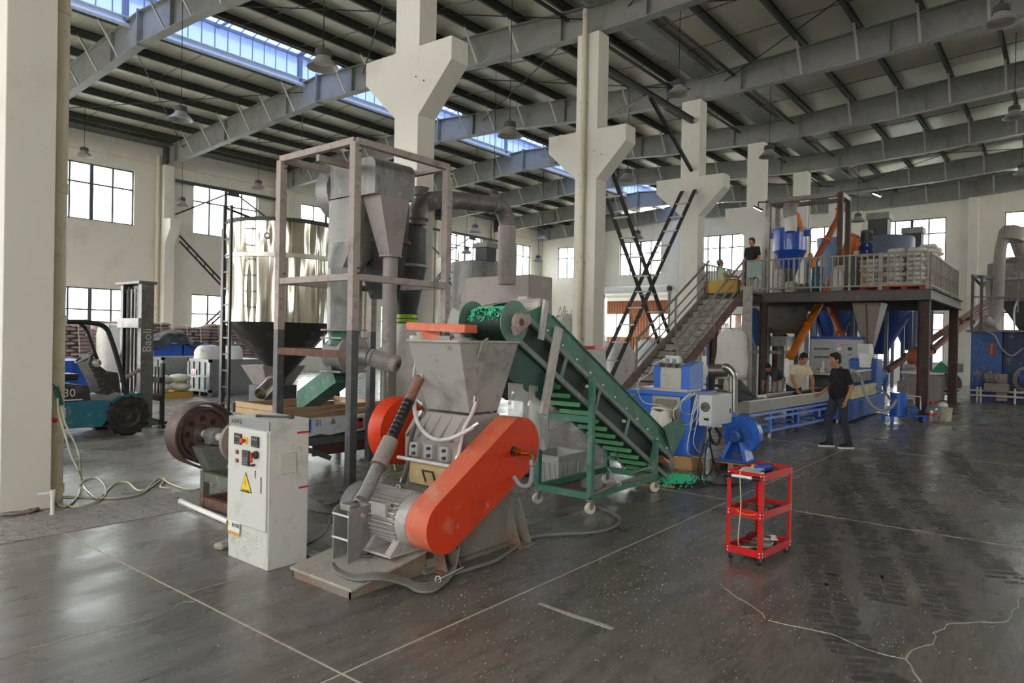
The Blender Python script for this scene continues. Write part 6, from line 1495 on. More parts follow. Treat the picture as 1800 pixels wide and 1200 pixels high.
# pump unit
t = thing('vacuum_pump_unit', 'small bright blue tank and motor on a low blue stand beside the mezzanine post', 'pump', (19.0, 3.05, 0))
ptc = atf(1579, 730, 0+fdist(V3((19.0, 3.2, .2)))); PX = ptc.x; PY = ptc.y
z0 = .15; zt5 = at(1579, 690, y=PY).z; pr = 13.5/FPX*fdist(ptc)
MB().lathe([(pr, z0), (pr, zt5-.02), (pr*1.05, zt5-.02), (pr*1.05, zt5), (.001, zt5)], (PX, PY, 0), n=28, cap0=True).build('tank', M_blue_p, t, smooth=35)
a_, b_ = at(1558, 730, z=.14), at(1620, 730, z=.14)
MB().beam(a_, b_, .40, .03).build('stand_top', M_blue_p, t)
for s_ in (.04, .96):
    for n_ in (-.15, .15):
        q2 = a_.lerp(b_, s_); nn = V3((-(b_-a_).y, (b_-a_).x, 0)).normalized()*n_; MB().cbox(q2+nn-Z_*.07, .07, .07, .14).build('stand_leg', M_blue_p, t)
mq = atf(1604, 721, fdist(ptc)-.15); motor(t, mq+V3((.1, 0, 0)), V3((-1, -.2, 0)), .10, .26, M_blue_d, nf=16)
MB().path([atf(1592, 700, fdist(ptc)), atf(1606, 700, fdist(ptc)), atf(1607, 715, fdist(ptc))], .018, 8).path([atf(1590, 695, fdist(ptc)), atf(1618, 697, fdist(ptc)), atf(1618, 720, fdist(ptc))], .018, 8).build('pipework', M_hose, t)
# water jug and bucket
j = at(1637, 741, z=0); t = thing('water_jug', 'clear plastic water jug with red cap and red band beside the mezzanine post', 'jug', j)
fj = fdist(j); R = 10.5/FPX*fj; Hj = 36/FPX*fj
M_jug = glass_mat('clear_jug', '#d7dbda', .15, .25, .1, '#c9c9c5')
MB().lathe([(.001, 0), (R*.95, .0), (R, .02), (R, Hj*.55), (R*.75, Hj*.75), (R*.3, Hj*.86), (R*.28, Hj*.92)], j, n=24).build('jug_body', M_jug, t, smooth=40)
MB().lathe([(R*1.01, Hj*.32), (R*1.01, Hj*.42)], j, n=24).build('red_label', M_red, t); MB().lathe([(R*.36, Hj*.86), (R*.36, Hj*.97), (.001, Hj*.97)], j, n=16).build('cap', M_red, t)
MB().path([j+V3((-R*.3, 0, Hj*.9)), j+V3((-R*.7, 0, Hj*1.0)), j+V3((R*.6, 0, Hj*1.0)), j+V3((R*.3, 0, Hj*.9))], .012, 6).build('jug_handle', M_red, t)
j = at(1660, 739, z=0); t = thing('paint_bucket', 'dirty white plastic bucket next to the water jug', 'bucket', j); R = 12/FPX*fdist(j)
MB().lathe([(R*.85, 0), (R, .3), (R*1.05, .3), (R*1.05, .33), (R*.97, .33), (R*.85, .03)], j, n=24, cap0=True).build('bucket_body', mat('dirty_bucket', '#bdb8a3', .7, dirt=[('#8d8a75', .45, 12), ('#dcd8c8', .3, 20)]), t, smooth=35)
MB().path([j+V3((0, -R, .3)), j+V3((.12, -R*.5, .42)), j+V3((.16, 0, .46)), j+V3((.12, R*.5, .42)), j+V3((0, R, .3))], .006, 5).build('bucket_handle', M_dark, t)
tag(MB().ell((j.x+.05, j.y+.05, .37), (R*.8, R*.7, .09), 12, 8).build('stuffed_plastic_bag', M_bagw, smooth=60), 'white plastic bag stuffed into the dirty bucket', 'bag')

# ---- control cabinet of the extruder
c0, c1 = 5.72, 4.40
t = thing('extruder_cabinet', 'tall light grey control cabinet with blue top and rows of meters under the mezzanine', 'cabinet', (20.9, 5.1, 0))
M_gc = mat('extruder_cabinet_grey', '#a7aaaa', .45, dirt=('#989b9a', .25, 3))
MB().box(20.6, c1, .1, 21.1, c0, 1.98).build('cabinet_body', M_gc, t, bevel=.006)
MB().box(20.58, c1-.01, 1.98, 21.12, c0+.01, 2.06).build('top_band', mat('cabinet_blue_band', '#20458f', .45), t)
mid = at(1465, 630, x=20.6).y
for a_, b_ in ((c0-.01, mid+.006), (mid-.006, c1+.01)): MB().box(20.585, b_, .3, 20.6, a_, 1.96).build('door', M_gc, t, bevel=.003)
M_mb = mat('meter_black', '#221c1c', .4); kk = MB(); kc = MB()
for r in range(2):
    for i in range(7):
        p = at(1433+i*3.95, 613+r*14.5, x=20.58); MB().cbox((20.577, p.y, p.z), .014, .032, .055).build('meter', M_mb, t)
        p = at(1433+i*3.95, 608+r*14.5, x=20.58); kc.torus((20.58, p.y, p.z), X_, .014, .004, 10, 4)
kc.build('knob_ring', M_white, t)
for i in range(5): p = at(1474+i*5.3, 605, x=20.58); MB().rod((20.58, p.y, p.z), (20.56, p.y, p.z), .014, 8).build('pilot_lamp', M_red if i else M_white, t)
p = at(1475, 613, x=20.58); MB().cbox((20.58, p.y, p.z), .012, .1, .08).build('ammeter', M_white, t); p = at(1494, 613, x=20.58); MB().cbox((20.575, p.y, p.z), .02, .1, .09).build('ammeter', M_black, t)
for b_ in (623, 634, 640): p = at(1494, b_, x=20.58); MB().cbox((20.58, p.y, p.z), .012, .08, .02).build('display', mat('maroon_display', '#6e1f26', .4), t)
p = at(1444, 649, x=20.58); MB().cbox((20.58, p.y, p.z), .006, .27, .035).build('red_notice', M_red, t); MB().cbox((20.58, p.y, p.z-.06), .006, .25, .07).build('white_notice', M_white, t)

# ---- mezzanine
MU0, MU1, MV0, MV1, MZ = 20.3, 26.4, 2.78, 8.9, 3.29
t = thing('mezzanine', 'steel mezzanine platform on rusty posts carrying hoppers and sacks', 'platform', (23, 5.8, 0))
MB().box(MU0+.1, MV0+.1, MZ-.02, MU1, MV1, MZ+.0).build('deck_plate', mat('deck_checker', '#5d5a56', .6, dirt=('#7c776f', .3, 4)), t)
def edge(p, q): MB().chan(p, q, .09, .28, .012, flip=1).build('edge_beam', M_deckb, t)
edge((MU0, MV1, MZ-.14), (MU0, MV0, MZ-.14)); edge((MU0, MV0, MZ-.14), (MU1, MV0, MZ-.14)); edge((MU1, MV0, MZ-.14), (MU1, MV1, MZ-.14))
MB().box(MU0-.01, MV0-.01, MZ-.28, MU0+.012, MV1, MZ).build('edge_beam', M_deckb, t); MB().box(MU0-.01, MV0-.01, MZ-.28, MU1, MV0+.012, MZ).build('edge_beam', M_deckb, t)
for k in range(1, 6): MB().ibeam((MU0+k, MV0+.05, MZ-.13), (MU0+k, MV1-.05, MZ-.13), .1, .2, .01).build('joist', M_deckb, t)
for k in range(1, 5): MB().beam((MU0+.05, MV0+k*1.2, MZ-.07), (MU1-.05, MV0+k*1.2, MZ-.07), .06, .1).build('joist', M_deckb, t)
for (x, y, w_) in ((MU0+.14, MV0+.14, .26), (MU1-.2, MV0+.14, .24), (MU0+.14, 8.5, .2), (MU1-.2, 8.5, .2), (MU0+.14, 7.0, .18)):
    mb = MB(); mb.ibeam((x, y, .02), (x, y, MZ-.28), w_, w_, .014, up=Y_); mb.box(x-.2, y-.2, 0, x+.2, y+.2, .02); mb.build('post', M_rustp, t)
MB().beam((MU0+.14, MV0+.14, MZ-1.0), (MU0+.9, MV0+.14, MZ-.3), .06, .06).build('knee_brace', M_rustp, t)
# railings
def railing(p, q, lab, npost, nb, m, gap0=None):
    p = V3(p); q = V3(q); r = thing('railing', lab, 'railing', p.lerp(q, .5))
    for h in (.95, .12): MB().beam(p+Z_*h, q+Z_*h, .045, .045).build('rail', m, r, bevel=.004)
    for k in range(nb+1):
        c = p.lerp(q, k/nb); big = k % max(1, nb//npost) == 0
        MB().beam(c+Z_*(0 if big else .12), c+Z_*(.98 if big else .95), .055 if big else .03, .055 if big else .04, X_).build('rail_post' if big else 'baluster', m, r)
    return r
RX = MU0+.04
railing((RX, 7.60, MZ), (RX, 3.95, MZ), 'worn grey mezzanine railing in front of the hoppers', 5, 25, M_rail)
g = railing((RX-.02, 3.9, MZ), (RX-.02, 2.86, MZ), 'gate section of the mezzanine railing in front of the sack pallets', 1, 7, M_rail)
railing((MU0+.35, MV0+.05, MZ), (MU1-.3, MV0+.05, MZ), 'side railing along the right edge of the mezzanine', 3, 18, M_rail)
railing((MU0+2.2, 8.85, MZ), (MU0+.1, 8.85, MZ), 'railing behind the seated man at the stair head', 2, 10, M_rail)
# staircase
SV0, SV1, SU1, SZ1 = 7.02, 8.06, 18.85, 3.22
k_ = .928
su0 = 13.45; slope = (SZ1-.0)/(SU1-su0)
st = thing('staircase', 'worn open steel staircase with tube handrails climbing to the mezzanine', 'staircase', (16.2, 7.5, 0))
M_tread = mat('worn_tread', '#bdb6a9', .7, .1, dirt=[('#6a5343', .42, 4), ('#b1aba0', .3, 8)])
sl_ = (2.5-.64)/((18.83-15.4)*k_)*k_ # rise per metre
RU, RZ = 13.9*1.0, 0
su = lambda z: SU1-(SZ1-z)/.56
su0 = su(0)
for y in (SV0, SV1):
    MB().beam((su0, y, -.0+.10), (SU1, y, SZ1-.03), .03, .24).build('stringer', M_rail if y > 7.5 else mat('brown_stringer', '#6e5248', .7, dirt=('#8c7468', .4, 5)), st)
nst = 17
for i in range(nst):
    z = SZ1*(i+1)/(nst+1); u = su(z); tr2 = MB().box(u-.02, SV0+.02, z-.02, u+.33, SV1-.02, z).box(u-.02, SV0+.02, z-.165, u-.005, SV1-.02, z); tr2.build('tread', M_tread, st)
MB().box(SU1, SV0, SZ1-.03, MU0, SV1, SZ1).box(SU1, SV0, SZ1-.2, MU0, SV0+.02, SZ1).build('landing', M_deckb, st)
for y in (SV0, SV1):
    zs = .95
    for h in (.92, .62, .34): MB().rod((su(zs), y, zs+h), (SU1+.1, y, SZ1+h), .03 if h > .9 else .022, 8).build('handrail', M_rail, st, smooth=50)
    for zz_ in (zs, 2.1, SZ1-.02):
        MB().rod((su(zz_), y, zz_), (su(zz_), y, zz_+.92), .03, 8).build('baluster', M_rail, st, smooth=50)
for h in (.95,):
    MB().rod((SU1+.1, SV0, SZ1), (SU1+.1, SV0, SZ1+.98), .04, 8).build('newel_post', M_rustp, st)
# cross bracing and tie between columns two and three
M_brace = mat('black_brace_steel', '#3b3734', .55, dirt=('#6b6259', .35, 8))
def ladderbrace(a_, b_, lab):
    r = thing('ladder_brace', lab, 'bracing', V3(a_).lerp(V3(b_), .5)); a_ = V3(a_); b_ = V3(b_)
    for y in (8.27, 8.66): MB().angle((a_.x, y, a_.z), (b_.x, y, b_.z), .07, .01, up=Y_).beam((a_.x, y, a_.z), (b_.x, y, b_.z), .02, .085, Y_).build('brace_angle', M_brace, r)
    n_ = 13
    for k in range(1, n_): c = a_.lerp(b_, k/n_); MB().cbox((c.x, 8.465, c.z), .07, .39, .035).build('batten', M_brl, r)
ladderbrace((18.38, 0, 6.1), (13.6, 0, .5), 'ladder-like steel brace from the third column corbel down to the second column foot')
ladderbrace((13.55, 0, 6.1), (18.3, 0, .4), 'ladder-like steel brace from the second column corbel down behind the stairs')
t = thing('upper_brace', 'dark tie beam with two struts between the second and third columns', 'bracing', (15.9, 8.4, 7.5))
MB().ibeam((13.45, 8.4, 8.05), (18.45, 8.4, 8.05), .12, .14, .01).build('tie_beam', M_brace, t)
MB().beam((15.7, 8.4, 7.98), (13.5, 8.4, 6.78), .07, .07).build('strut', M_rail, t); MB().beam((15.9, 8.4, 7.98), (18.4, 8.4, 6.65), .08, .08).build('strut', M_black, t)

# ---- hoppers and tubes on the mezzanine
t = thing('blue_hopper', 'royal blue conical hopper with lugs hanging in the rusty frame on the mezzanine', 'hopper', (22, 6.8, MZ))
c = V3((22.0, 6.78, 0)); R = .50
M_hop = mat('royal_blue_gloss', '#1f4fae', .3, dirt=[('#1a4290', .35, 4, (1, 1, .2)), ('#7f9ccb', .16, 6, (1, 1, .25))], coat=.3)
MB().lathe([(R*.95, 5.33), (R, 5.31), (R*.98, 4.67), (R*.70, 4.38), (R*.32, 3.85), (R*.32, 3.62)], c, n=40).build('hopper_shell', M_hop, t, smooth=18)
MB().lathe([(R, 5.30), (R*1.06, 5.30), (R*1.06, 5.34), (R*.95, 5.34)], c, n=40).build('hopper_rim', M_hop, t)
for s_ in (-1, 1): MB().cbox((22-.05, 6.78+s_*.56, 5.18), .12, .16, .18).build('hopper_lug', M_hop, t, bevel=.01)
for s_ in (-1, 1): MB().rod((21.95, 6.78+s_*.56, 5.25), (21.95, 6.78+s_*.56, 6.3), .008, 5).build('hanger_rod', M_dark, t)
t = thing('steel_portal', 'rusty square steel frame standing on the mezzanine around the blue hopper', 'frame', (22.1, 6.3, MZ))
fzt = at(1347, 352, x=21.2).z; fy1 = at(1350, 400, x=21.2).y; fy0 = at(1478, 340, x=21.2).y; fx1 = at(1492, 345, y=fy0).x
for (x, y) in ((21.2, fy0), (21.2, fy1), (fx1, fy0), (fx1, fy1)): MB().cbox((x, y, (MZ+fzt)/2), .13, .13, fzt-MZ).build('frame_post', M_rustp if y == fy0 else M_rail, t)
for a_, b_ in (((21.2, fy0), (21.2, fy1)), ((fx1, fy0), (fx1, fy1)), ((21.2, fy0), (fx1, fy0)), ((21.2, fy1), (fx1, fy1))): MB().beam((a_[0], a_[1], fzt-.05), (b_[0], b_[1], fzt-.05), .12, .12).build('frame_beam', M_rail, t)
def flood(px, py, d, lab, q):
    p = atf(px, py, d); t_ = thing('flood_lamp', lab, 'lamp', p)
    MB().rod(q, p+Z_*.18, .022, 6).build('lamp_arm', M_rustp, t_); MB().rod(p+Z_*.18, p+Z_*.03, .015, 6).build('lamp_stem', M_black, t_)
    R = Matrix.Rotation(.5, 3, 'X') @ Matrix.Rotation(.0, 3, 'Z')
    MB().cbox(p, .2, .24, .06, R=R).build('lamp_body', M_black, t_, bevel=.01)
    MB().cbox(p+R @ V3((0, 0, -.035)), .17, .21, .012, R=R).build('lamp_glass', mat('lit_floodlight', '#ffffff', .5, emit=('#eef2ff', 30)), t_)
flood(1333, 366, 20.5, 'small lit floodlight on an arm left of the hopper frame', V3((21.2, fy1, fzt-.06)))
flood(1542, 341, 20.6, 'small lit floodlight on a long arm right of the hopper frame', V3((21.2, fy0, fzt+.0)))
# orange augers
def tube2(nm, lab, pts, r, m, flg=True, cat='auger', ms=None):
    t_ = thing(nm, lab, cat, pts[0]); P = [V3(p) for p in pts]
    for i in range(len(P)-1): MB().path([P[i], P[i+1]], r, 14).build('auger_tube', (ms or [m]*9)[i], t_, smooth=50)
    for p, q in zip(P, P[1:]):
        if flg: MB().lathe([(r, -.02), (r*1.35, -.02), (r*1.35, .02), (r, .02)], p.lerp(q, .5), q-p, 16).build('tube_flange', m, t_)
    return t_
D = 21.3
tube2('orange_auger', 'orange auger tube rising beside the blue hopper to the frame top', [atf(1432, 460, D+.8), atf(1473, 385, D+1.2), atf(1479, 350, D+1.3)], .10, M_ora, ms=[M_oradk, M_ora])
tube2('orange_auger', 'orange auger crossing the mezzanine railing from lower left to the curved head', [atf(1389, 628, D-1.2), atf(1448, 520, D+.2), atf(1500, 425, D+1.0)], .115, M_ora)
t = thing('auger_head', 'orange curved auger head with white sack outlet on the mezzanine', 'auger', atf(1500, 430, D+1))
MB().path(curve([atf(1489, 445, D+1.), atf(1496, 425, D+1.), atf(1502, 414, D+1.)], 5), .18, 14).build('head_tube', M_ora, t, smooth=50); MB().path(curve([atf(1496, 424, D+1.), atf(1504, 430, D+1.), atf(1506, 445, D+1.)], 5), .15, 14).build('outlet_bend', M_ora, t, smooth=50)
MB().lathe([(.16, 0), (.22, .02), (.22, .05), (.001, .06)], atf(1500, 418, D+1), Z_+RT*.3, 18).build('head_cap', M_steel, t); MB().lathe([(.17, 0), (.2, -.3)], atf(1506, 442, D+1), Z_, 16).build('outlet_sack', M_bagw, t, smooth=40)
t = thing('hopper_filler', 'orange and white filler spout above the blue hopper', 'spout', atf(1390, 400, 20.6))
MB().path([atf(1408, 407, 21.0), atf(1397, 375, 21.0)], .12, 12).build('orange_spout', M_ora, t); MB().lathe([(.17, 0), (.18, .25), (.15, .5), (.1, .6)], atf(1390, 407, 20.8), Z_, 16).build('white_sleeve', M_bagw, t, smooth=50)
MB().lathe([(.14, 0), (.14, .14)], atf(1391, 384, 20.8), Z_, 16).build('orange_band', M_ora, t); MB().path(curve([atf(1390, 380, 20.8), atf(1388, 368, 20.8), atf(1394, 352, 20.9)], 5), .2, 12).build('flex_boot', M_duct, t, smooth=50)
tube2('orange_auger', 'short orange auger leaning from the blue hopper down to the deck', [atf(1424, 445, D-.2), atf(1438, 500, D-.2)], .07, M_ora, flg=False)
tube2('orange_auger', 'brownish orange auger tube coming down below the deck by the grey cabinet', [atf(1458, 535, D+2), atf(1472, 570, D+1.6), atf(1484, 600, D+1.2)], .12, M_oradk)
# blue motor on its plate
t = thing('gear_motor', 'dark blue vertical gear motor with grey top on the mezzanine', 'motor', atf(1523, 450, D+.6))
b_ = atf(1523, 446, D+.6); zb = MZ+1.0
MB().lathe([(.2, 0), (.22, .1), (.18, .2), (.22, .3), (.17, .42)], (b_.x, b_.y, b_.z-.1), n=20, cap0=True).build('gear_case', mat('navy_gloss', '#1c2f66', .3), t, smooth=30)
motor(t, (b_.x, b_.y, b_.z+.32), Z_, .17, .42, M_sheetdk, box=False, nf=18)
MB().cbox((b_.x, b_.y, b_.z-.13), 1.2, 1.2, .06).build('support_plate', M_rail, t)
for s_, q_ in ((-.5, -.5), (.5, -.5), (-.5, .5), (.5, .5)): MB().cbox((b_.x+s_, b_.y+q_, (MZ+b_.z-.16)/2), .06, .06, b_.z-.16-MZ).build('support_leg', M_rail, t)
# pale blue tank behind the hopper
c = atf(1457, 450, D+1.6); t = thing('pale_blue_tank', 'pale blue round tank behind the rusty frame post on the mezzanine', 'tank', (c.x, c.y, MZ)); R = 20/FPX*(D+1.6)
MB().lathe([(R, c.z+.35), (R*1.02, c.z+.55), (R*1.02, c.z+.58), (R, c.z+.58)], (c.x, c.y, 0), n=30).lathe([(R*.75, MZ+.5), (R*.82, c.z-.4), (R, c.z+.35), (R, c.z+.58), (.01, c.z+.6)], (c.x, c.y, 0), n=30, cap0=True).build('tank_shell', mat('pale_blue_paint', '#7f9cc4', .4, dirt=('#6686b5', .3, 3)), t, smooth=40)
for k in range(3): a_ = 2.1*k; MB().cbox((c.x+R*.6*math.cos(a_), c.y+R*.6*math.sin(a_), MZ+.25), .07, .07, .5).build('tank_leg', M_steel, t)
# big slate silos behind the mezzanine
def bigsilo(px, d, rpx, pyt, pyb, lab, boxpx=None, legs=True, m=M_siloblue, mc_=M_siloroy):
    c = atf(px, 600, d); R = rpx/FPX*d; t_ = thing('mixing_silo', lab, 'silo', (c.x, c.y, 0)); zt_ = zof(px, pyt, d-R); zb_ = max(1.9, zof(px, pyb, d-R))
    MB().lathe([(R, zb_), (R, zt_-.05), (R*.98, zt_), (R*.3, zt_+.12), (.01, zt_+.13)], (c.x, c.y, 0), n=48).build('silo_shell', m, t_, smooth=40)
    MB().lathe([(R, zb_+.001), (R*.25, zb_-1.7), (R*.2, zb_-1.75)], (c.x, c.y, 0), n=40).build('silo_cone', mc_, t_, smooth=40)
    if legs:
        for k in range(6): a_ = k*PI/3+.4; MB().cbox((c.x+R*.96*math.cos(a_), c.y+R*.96*math.sin(a_), zb_/2), .13, .13, zb_).build('silo_leg', M_siloblue, t_)
    if boxpx: p = atf(boxpx, 395, d); MB().cbox((p.x, p.y, zt_+.42), .72, .72, .7).build('filter_box', M_sheetdk, t_); MB().cbox((p.x, p.y, zt_+.88), .84, .84, .26).build('filter_lid', M_sheet, t_)
    return c, R
bigsilo(1545, 28.5, 52, 411, 545, 'large slate blue mixing silo with filter box behind the mezzanine', 1546)
bigsilo(1598, 31.0, 36, 436, 545, 'second slate blue silo partly hidden at the right behind the mezzanine', 1606)
bigsilo(1462, 27.5, 36, 452, 545, 'royal blue silo cone seen below the deck left of the grey funnel', None, True, M_siloroy)
# grey funnel below the deck
t = thing('deck_funnel', 'grey-brown square funnel hanging below the mezzanine deck above the extruder', 'funnel', (21.0, 4.4, 1.75))
fa = at(1497, 535, x=20.75).y; fb_ = at(1549, 535, x=20.75).y; fc1 = at(1514, 612, x=20.75).y; fc2 = at(1530, 612, x=20.75).y
MB().loft([ring_rect(20.75, 21.6, fb_, fa, MZ-.3), ring_rect(20.95, 21.3, fc2, fc1, 1.78)]).build('funnel_shell', mat('funnel_grey_brown', '#857c72', .5, .2, dirt=('#6c635a', .35, 3)), t)
MB().beam((20.74, (fa+fb_)/2, MZ-.35), (20.94, (fc1+fc2)/2, 1.8), .03, .03).build('funnel_seam', M_rust, t); MB().box(20.95, fc2+.02, 1.5, 21.25, fc1-.02, 1.78).build('funnel_neck', M_bagc, t)
# mixer machine with blue guard under the deck
t = thing('mixer_machine', 'dark mixer drum on grey stand with tall blue belt guard under the mezzanine', 'machine', (22, 7.3, 0))
dm_ = 21.0
c = atf(1372, 568, dm_+.3); MB().lathe([(.62, 2.15), (.72, 2.3), (.72, MZ-.35)], (c.x, c.y, 0), n=30, cap0=True).build('mixer_drum', mat('mixer_brown_grey', '#5a544f', .6, dirt=('#3f3b38', .4, 3)), t, smooth=40)
a_, b_ = atf(1322, 550, dm_-.4), atf(1352, 600, dm_-.4)
n3 = RT; ol = []
pa_ = [(1308, 543), (1336, 541), (1352, 560)]
poly = [(1309, 546), (1312, 542), (1330, 541), (1336, 548), (1343, 600), (1338, 608), (1330, 608), (1326, 602)]
MB().prism([atf(a, b, dm_-.5) for a, b in poly], F_*.16).build('belt_guard', mat('dull_blue_guard', '#274b7d', .5, dirt=('#32598d', .3, 4)), t, bevel=.02)
for px2, d_ in ((1348, dm_-.2), (1374, dm_), (1400, dm_+.2), (1326, dm_+.1)):
    p = atf(px2, 640, d_); MB().cbox((p.x, p.y, 1.15), .12, .12, 2.3).build('stand_post', M_darkpost, t)
p0, p1 = atf(1320, 618, dm_), atf(1402, 620, dm_); MB().beam(p0, p1, .1, .1).build('stand_rail', M_rail, t)
p0, p1 = atf(1340, 575, dm_), atf(1402, 577, dm_); MB().beam(p0, p1, .1, .12).build('stand_rail', M_rail, t)
m_ = atf(1360, 598, dm_); motor(t, m_, RT+Z_*.1, .16, .4, M_dark, nf=14, box=False)
MB().box(*(c.x-.7, c.y-.4, 1.75), *(c.x+.5, c.y+.7, 2.05)).build('mixer_frame', M_sheet, t)
# big bags near the stairs
bag('big_bag', 'tall white bulk bag standing under the stairs beside the grey post', (14.75, 5.72, 1.0), .64, .62, 1.1, M_bagw, 1, .2, parts=['loops'], top=.7)
bag('big_bag', 'lower white bulk bag under the tall one beside the grey post', (14.75, 5.72, .0), .66, .64, 1.02, M_bagw, 4, .2, parts=['x'], top=.9)
t = thing('steel_post', 'grey square post right of the white bulk bags', 'post', (15.3, 5.55, 0)); p = atf(1312, 640, fdist(V3((15.6, 5.5, 1)))); MB().cbox((p.x, p.y, 1.55), .16, .16, 3.1).build('post_tube', M_rail, t); MB().cbox((p.x, p.y, .01), .26, .26, .02).build('foot_plate', M_rail, t)
q = atf(1246, 660, 21.5); tag(MB().cbox((q.x, q.y, 1.4), .12, .12, 2.8).build('blue_post', mat('navy_post', '#1d3f78', .5)), 'thin navy blue post behind the staircase', 'post')
# ---- big machine at the far right
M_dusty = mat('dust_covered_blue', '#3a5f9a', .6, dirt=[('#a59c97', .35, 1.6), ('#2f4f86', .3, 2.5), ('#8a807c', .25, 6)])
M_dusty2 = mat('dust_grey_machine', '#8d847e', .75, dirt=[('#a9a09a', .4, 3), ('#6a625e', .3, 5)])
t = thing('pulverizer', 'big dusty blue and grey pulverizer with looping white ducts at the right edge', 'machine', (29.2, 1.5, 0))
px0 = 28.6; yA = at(1706, 640, x=px0).y; zA = at(1706, 583, x=px0).z; yB = yA-3.4; yM = at(1761, 640, x=px0).y
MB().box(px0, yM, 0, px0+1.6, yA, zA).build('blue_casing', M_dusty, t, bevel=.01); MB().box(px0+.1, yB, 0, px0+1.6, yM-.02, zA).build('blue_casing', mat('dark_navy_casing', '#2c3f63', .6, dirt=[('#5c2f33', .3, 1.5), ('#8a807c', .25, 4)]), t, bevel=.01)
MB().box(px0-.15, yB, zA, px0+1.7, yA+.15, zA+.06).build('top_shelf', M_dusty2, t)
MB().loft([ring_rect(px0+.1, px0+1.1, yA-.75, yA-.0, zA+.06), ring_rect(px0+.3, px0+.8, yA-.55, yA-.2, zA+.35)]).build('cowl', M_dusty2, t)
fz = .75
MB().lathe([(.42, 0), (.42, .12), (.001, .12)], (px0-.0, yA+.65, .55), (-1, 0, 0), 28).build('fly_disc', M_sheetdk, t, smooth=35); MB().lathe([(.30, .12), (.28, .15), (.001, .15)], (px0, yA+.65, .55), (-1, 0, 0), 28).build('disc_hub', M_dusty2, t)
MB().cbox((px0+.2, yA+.55, 1.1), .5, .6, .3).build('gear_case', M_dusty2, t, bevel=.03)
motor(t, (px0-.25, yA-.4, .82), V3((0, -1, 0)), .16, .42, M_dusty2, nf=14)
motor(t, (px0-.3, yM-.5, .85), V3((0, -1, 0)), .26, .7, mat('blue_dusty_motor', '#3c5c9c', .5, dirt=('#9a928f', .35, 5)), nf=16)
MB().lathe([(.42, -.02), (.45, .0), (.3, .05)], (px0-.02, yM-.75, .8), (-1, 0, 0), 28).build('rear_drum', M_dusty2, t)
for z in (.22, .38): MB().rod((px0-.5, yB, z), (px0-.5, yA+.9, z), .035, 8).build('ground_pipe', M_hose, t)
for y in (yA+.5, yA-.25, yA-.35, yM-.4): MB().rod((px0-.5, y, 0), (px0-.5, y, .5), .035, 8).build('ground_pipe', M_hose, t)
MB().cbox((px0-.45, yM+.1, .5), .3, .7, .3).build('valve_block', M_dusty2, t, bevel=.03)
MB().cbox((px0-.05, yA-.9, .5), .12, .3, .9).build('pale_door', mat('pinkish_white_plate', '#b5a8a4', .7), t)
p = at(1743, 614, x=px0-.01); MB().cbox((px0-.012, p.y, p.z), .01, .17, .40).build('red_sign', mat('red_sign_plate', '#96301f', .5), t); txt('安\n全\n生\n产', .095, mat('gold_lettering', '#d8b45a', .5), t, (px0-.02, p.y, p.z), -Y_, Z_)
# hopper bin above
hy1_ = at(1736, 470, x=px0+.3).y
MB().loft([ring_rect(px0+.25, px0+2.0, hy1_-2.3, hy1_, at(1736, 492, x=px0+.3).z), ring_rect(px0+.25, px0+2.0, hy1_-2.3, hy1_, at(1736, 465, x=px0+.3).z), ring_rect(px0+.8, px0+1.5, hy1_-2.0, hy1_-.9, at(1780, 448, x=px0+.6).z)]).build('bin_top', M_dusty2, t)
MB().box(px0+.25, hy1_-2.3, at(1736, 530, x=px0+.3).z, px0+2.0, hy1_, at(1736, 492, x=px0+.3).z).build('bin_body', mat('brown_grey_bin', '#7d7670', .6, dirt=[('#6a2f2c', .2, 1.5), ('#948c86', .3, 4)]), t)
MB().box(px0+.2, hy1_-2.4, at(1736, 493, x=px0+.3).z, px0+.27, hy1_+.05, at(1736, 489, x=px0+.3).z).build('bin_flange', M_duct, t)
MB().loft([ring_rect(px0+.4, px0+1.8, hy1_-2.0, hy1_-.35, at(1736, 530, x=px0+.3).z), ring_rect(px0+.7, px0+1.2, hy1_-1.2, hy1_-.9, zA+.06)]).build('bin_cone', M_sheetdk, t)
# ducts
DD = fdist(V3((px0-.5, yA-.6, 3.5)))
M_wduct = mat('dusty_white_duct', '#a19b95', .65, dirt=[('#8a847f', .35, 2)])
MB().path(curve([atf(1775, 418, DD), atf(1762, 425, DD), atf(1757, 460, DD), atf(1755, 510, DD), atf(1752, 548, DD), atf(1742, 566, DD), atf(1730, 560, DD)], 6), .17, 14).build('white_duct', M_wduct, t, smooth=50)
MB().path(curve([atf(1745, 490, DD+.4), atf(1738, 500, DD+.3), atf(1741, 530, DD+.2), atf(1744, 555, DD+.1)], 6), .1, 12).build('white_duct', M_wduct, t, smooth=50)
MB().lathe([(.38, -.25), (.38, .05), (.3, .2), (.001, .3)], atf(1779, 410, DD), Z_+RT*.2, 24, cap0=True).build('cowl_cap', M_wduct, t, smooth=50)
MB().path([atf(1786, 410, DD+.2), atf(1800, 450, DD+.4)], .25, 14).build('white_duct', M_duct, t, smooth=50)
MB().path(curve([atf(1730, 580, DD), atf(1748, 590, DD-.2), atf(1760, 612, DD-.2), atf(1778, 625, DD-.2), atf(1798, 612, DD-.2)], 6), .03, 8).build('white_hose', M_duct, t, smooth=60)
MB().path(curve([atf(1790, 525, DD), atf(1783, 545, DD), atf(1783, 580, DD)], 5), .03, 8).build('white_hose', M_white, t)
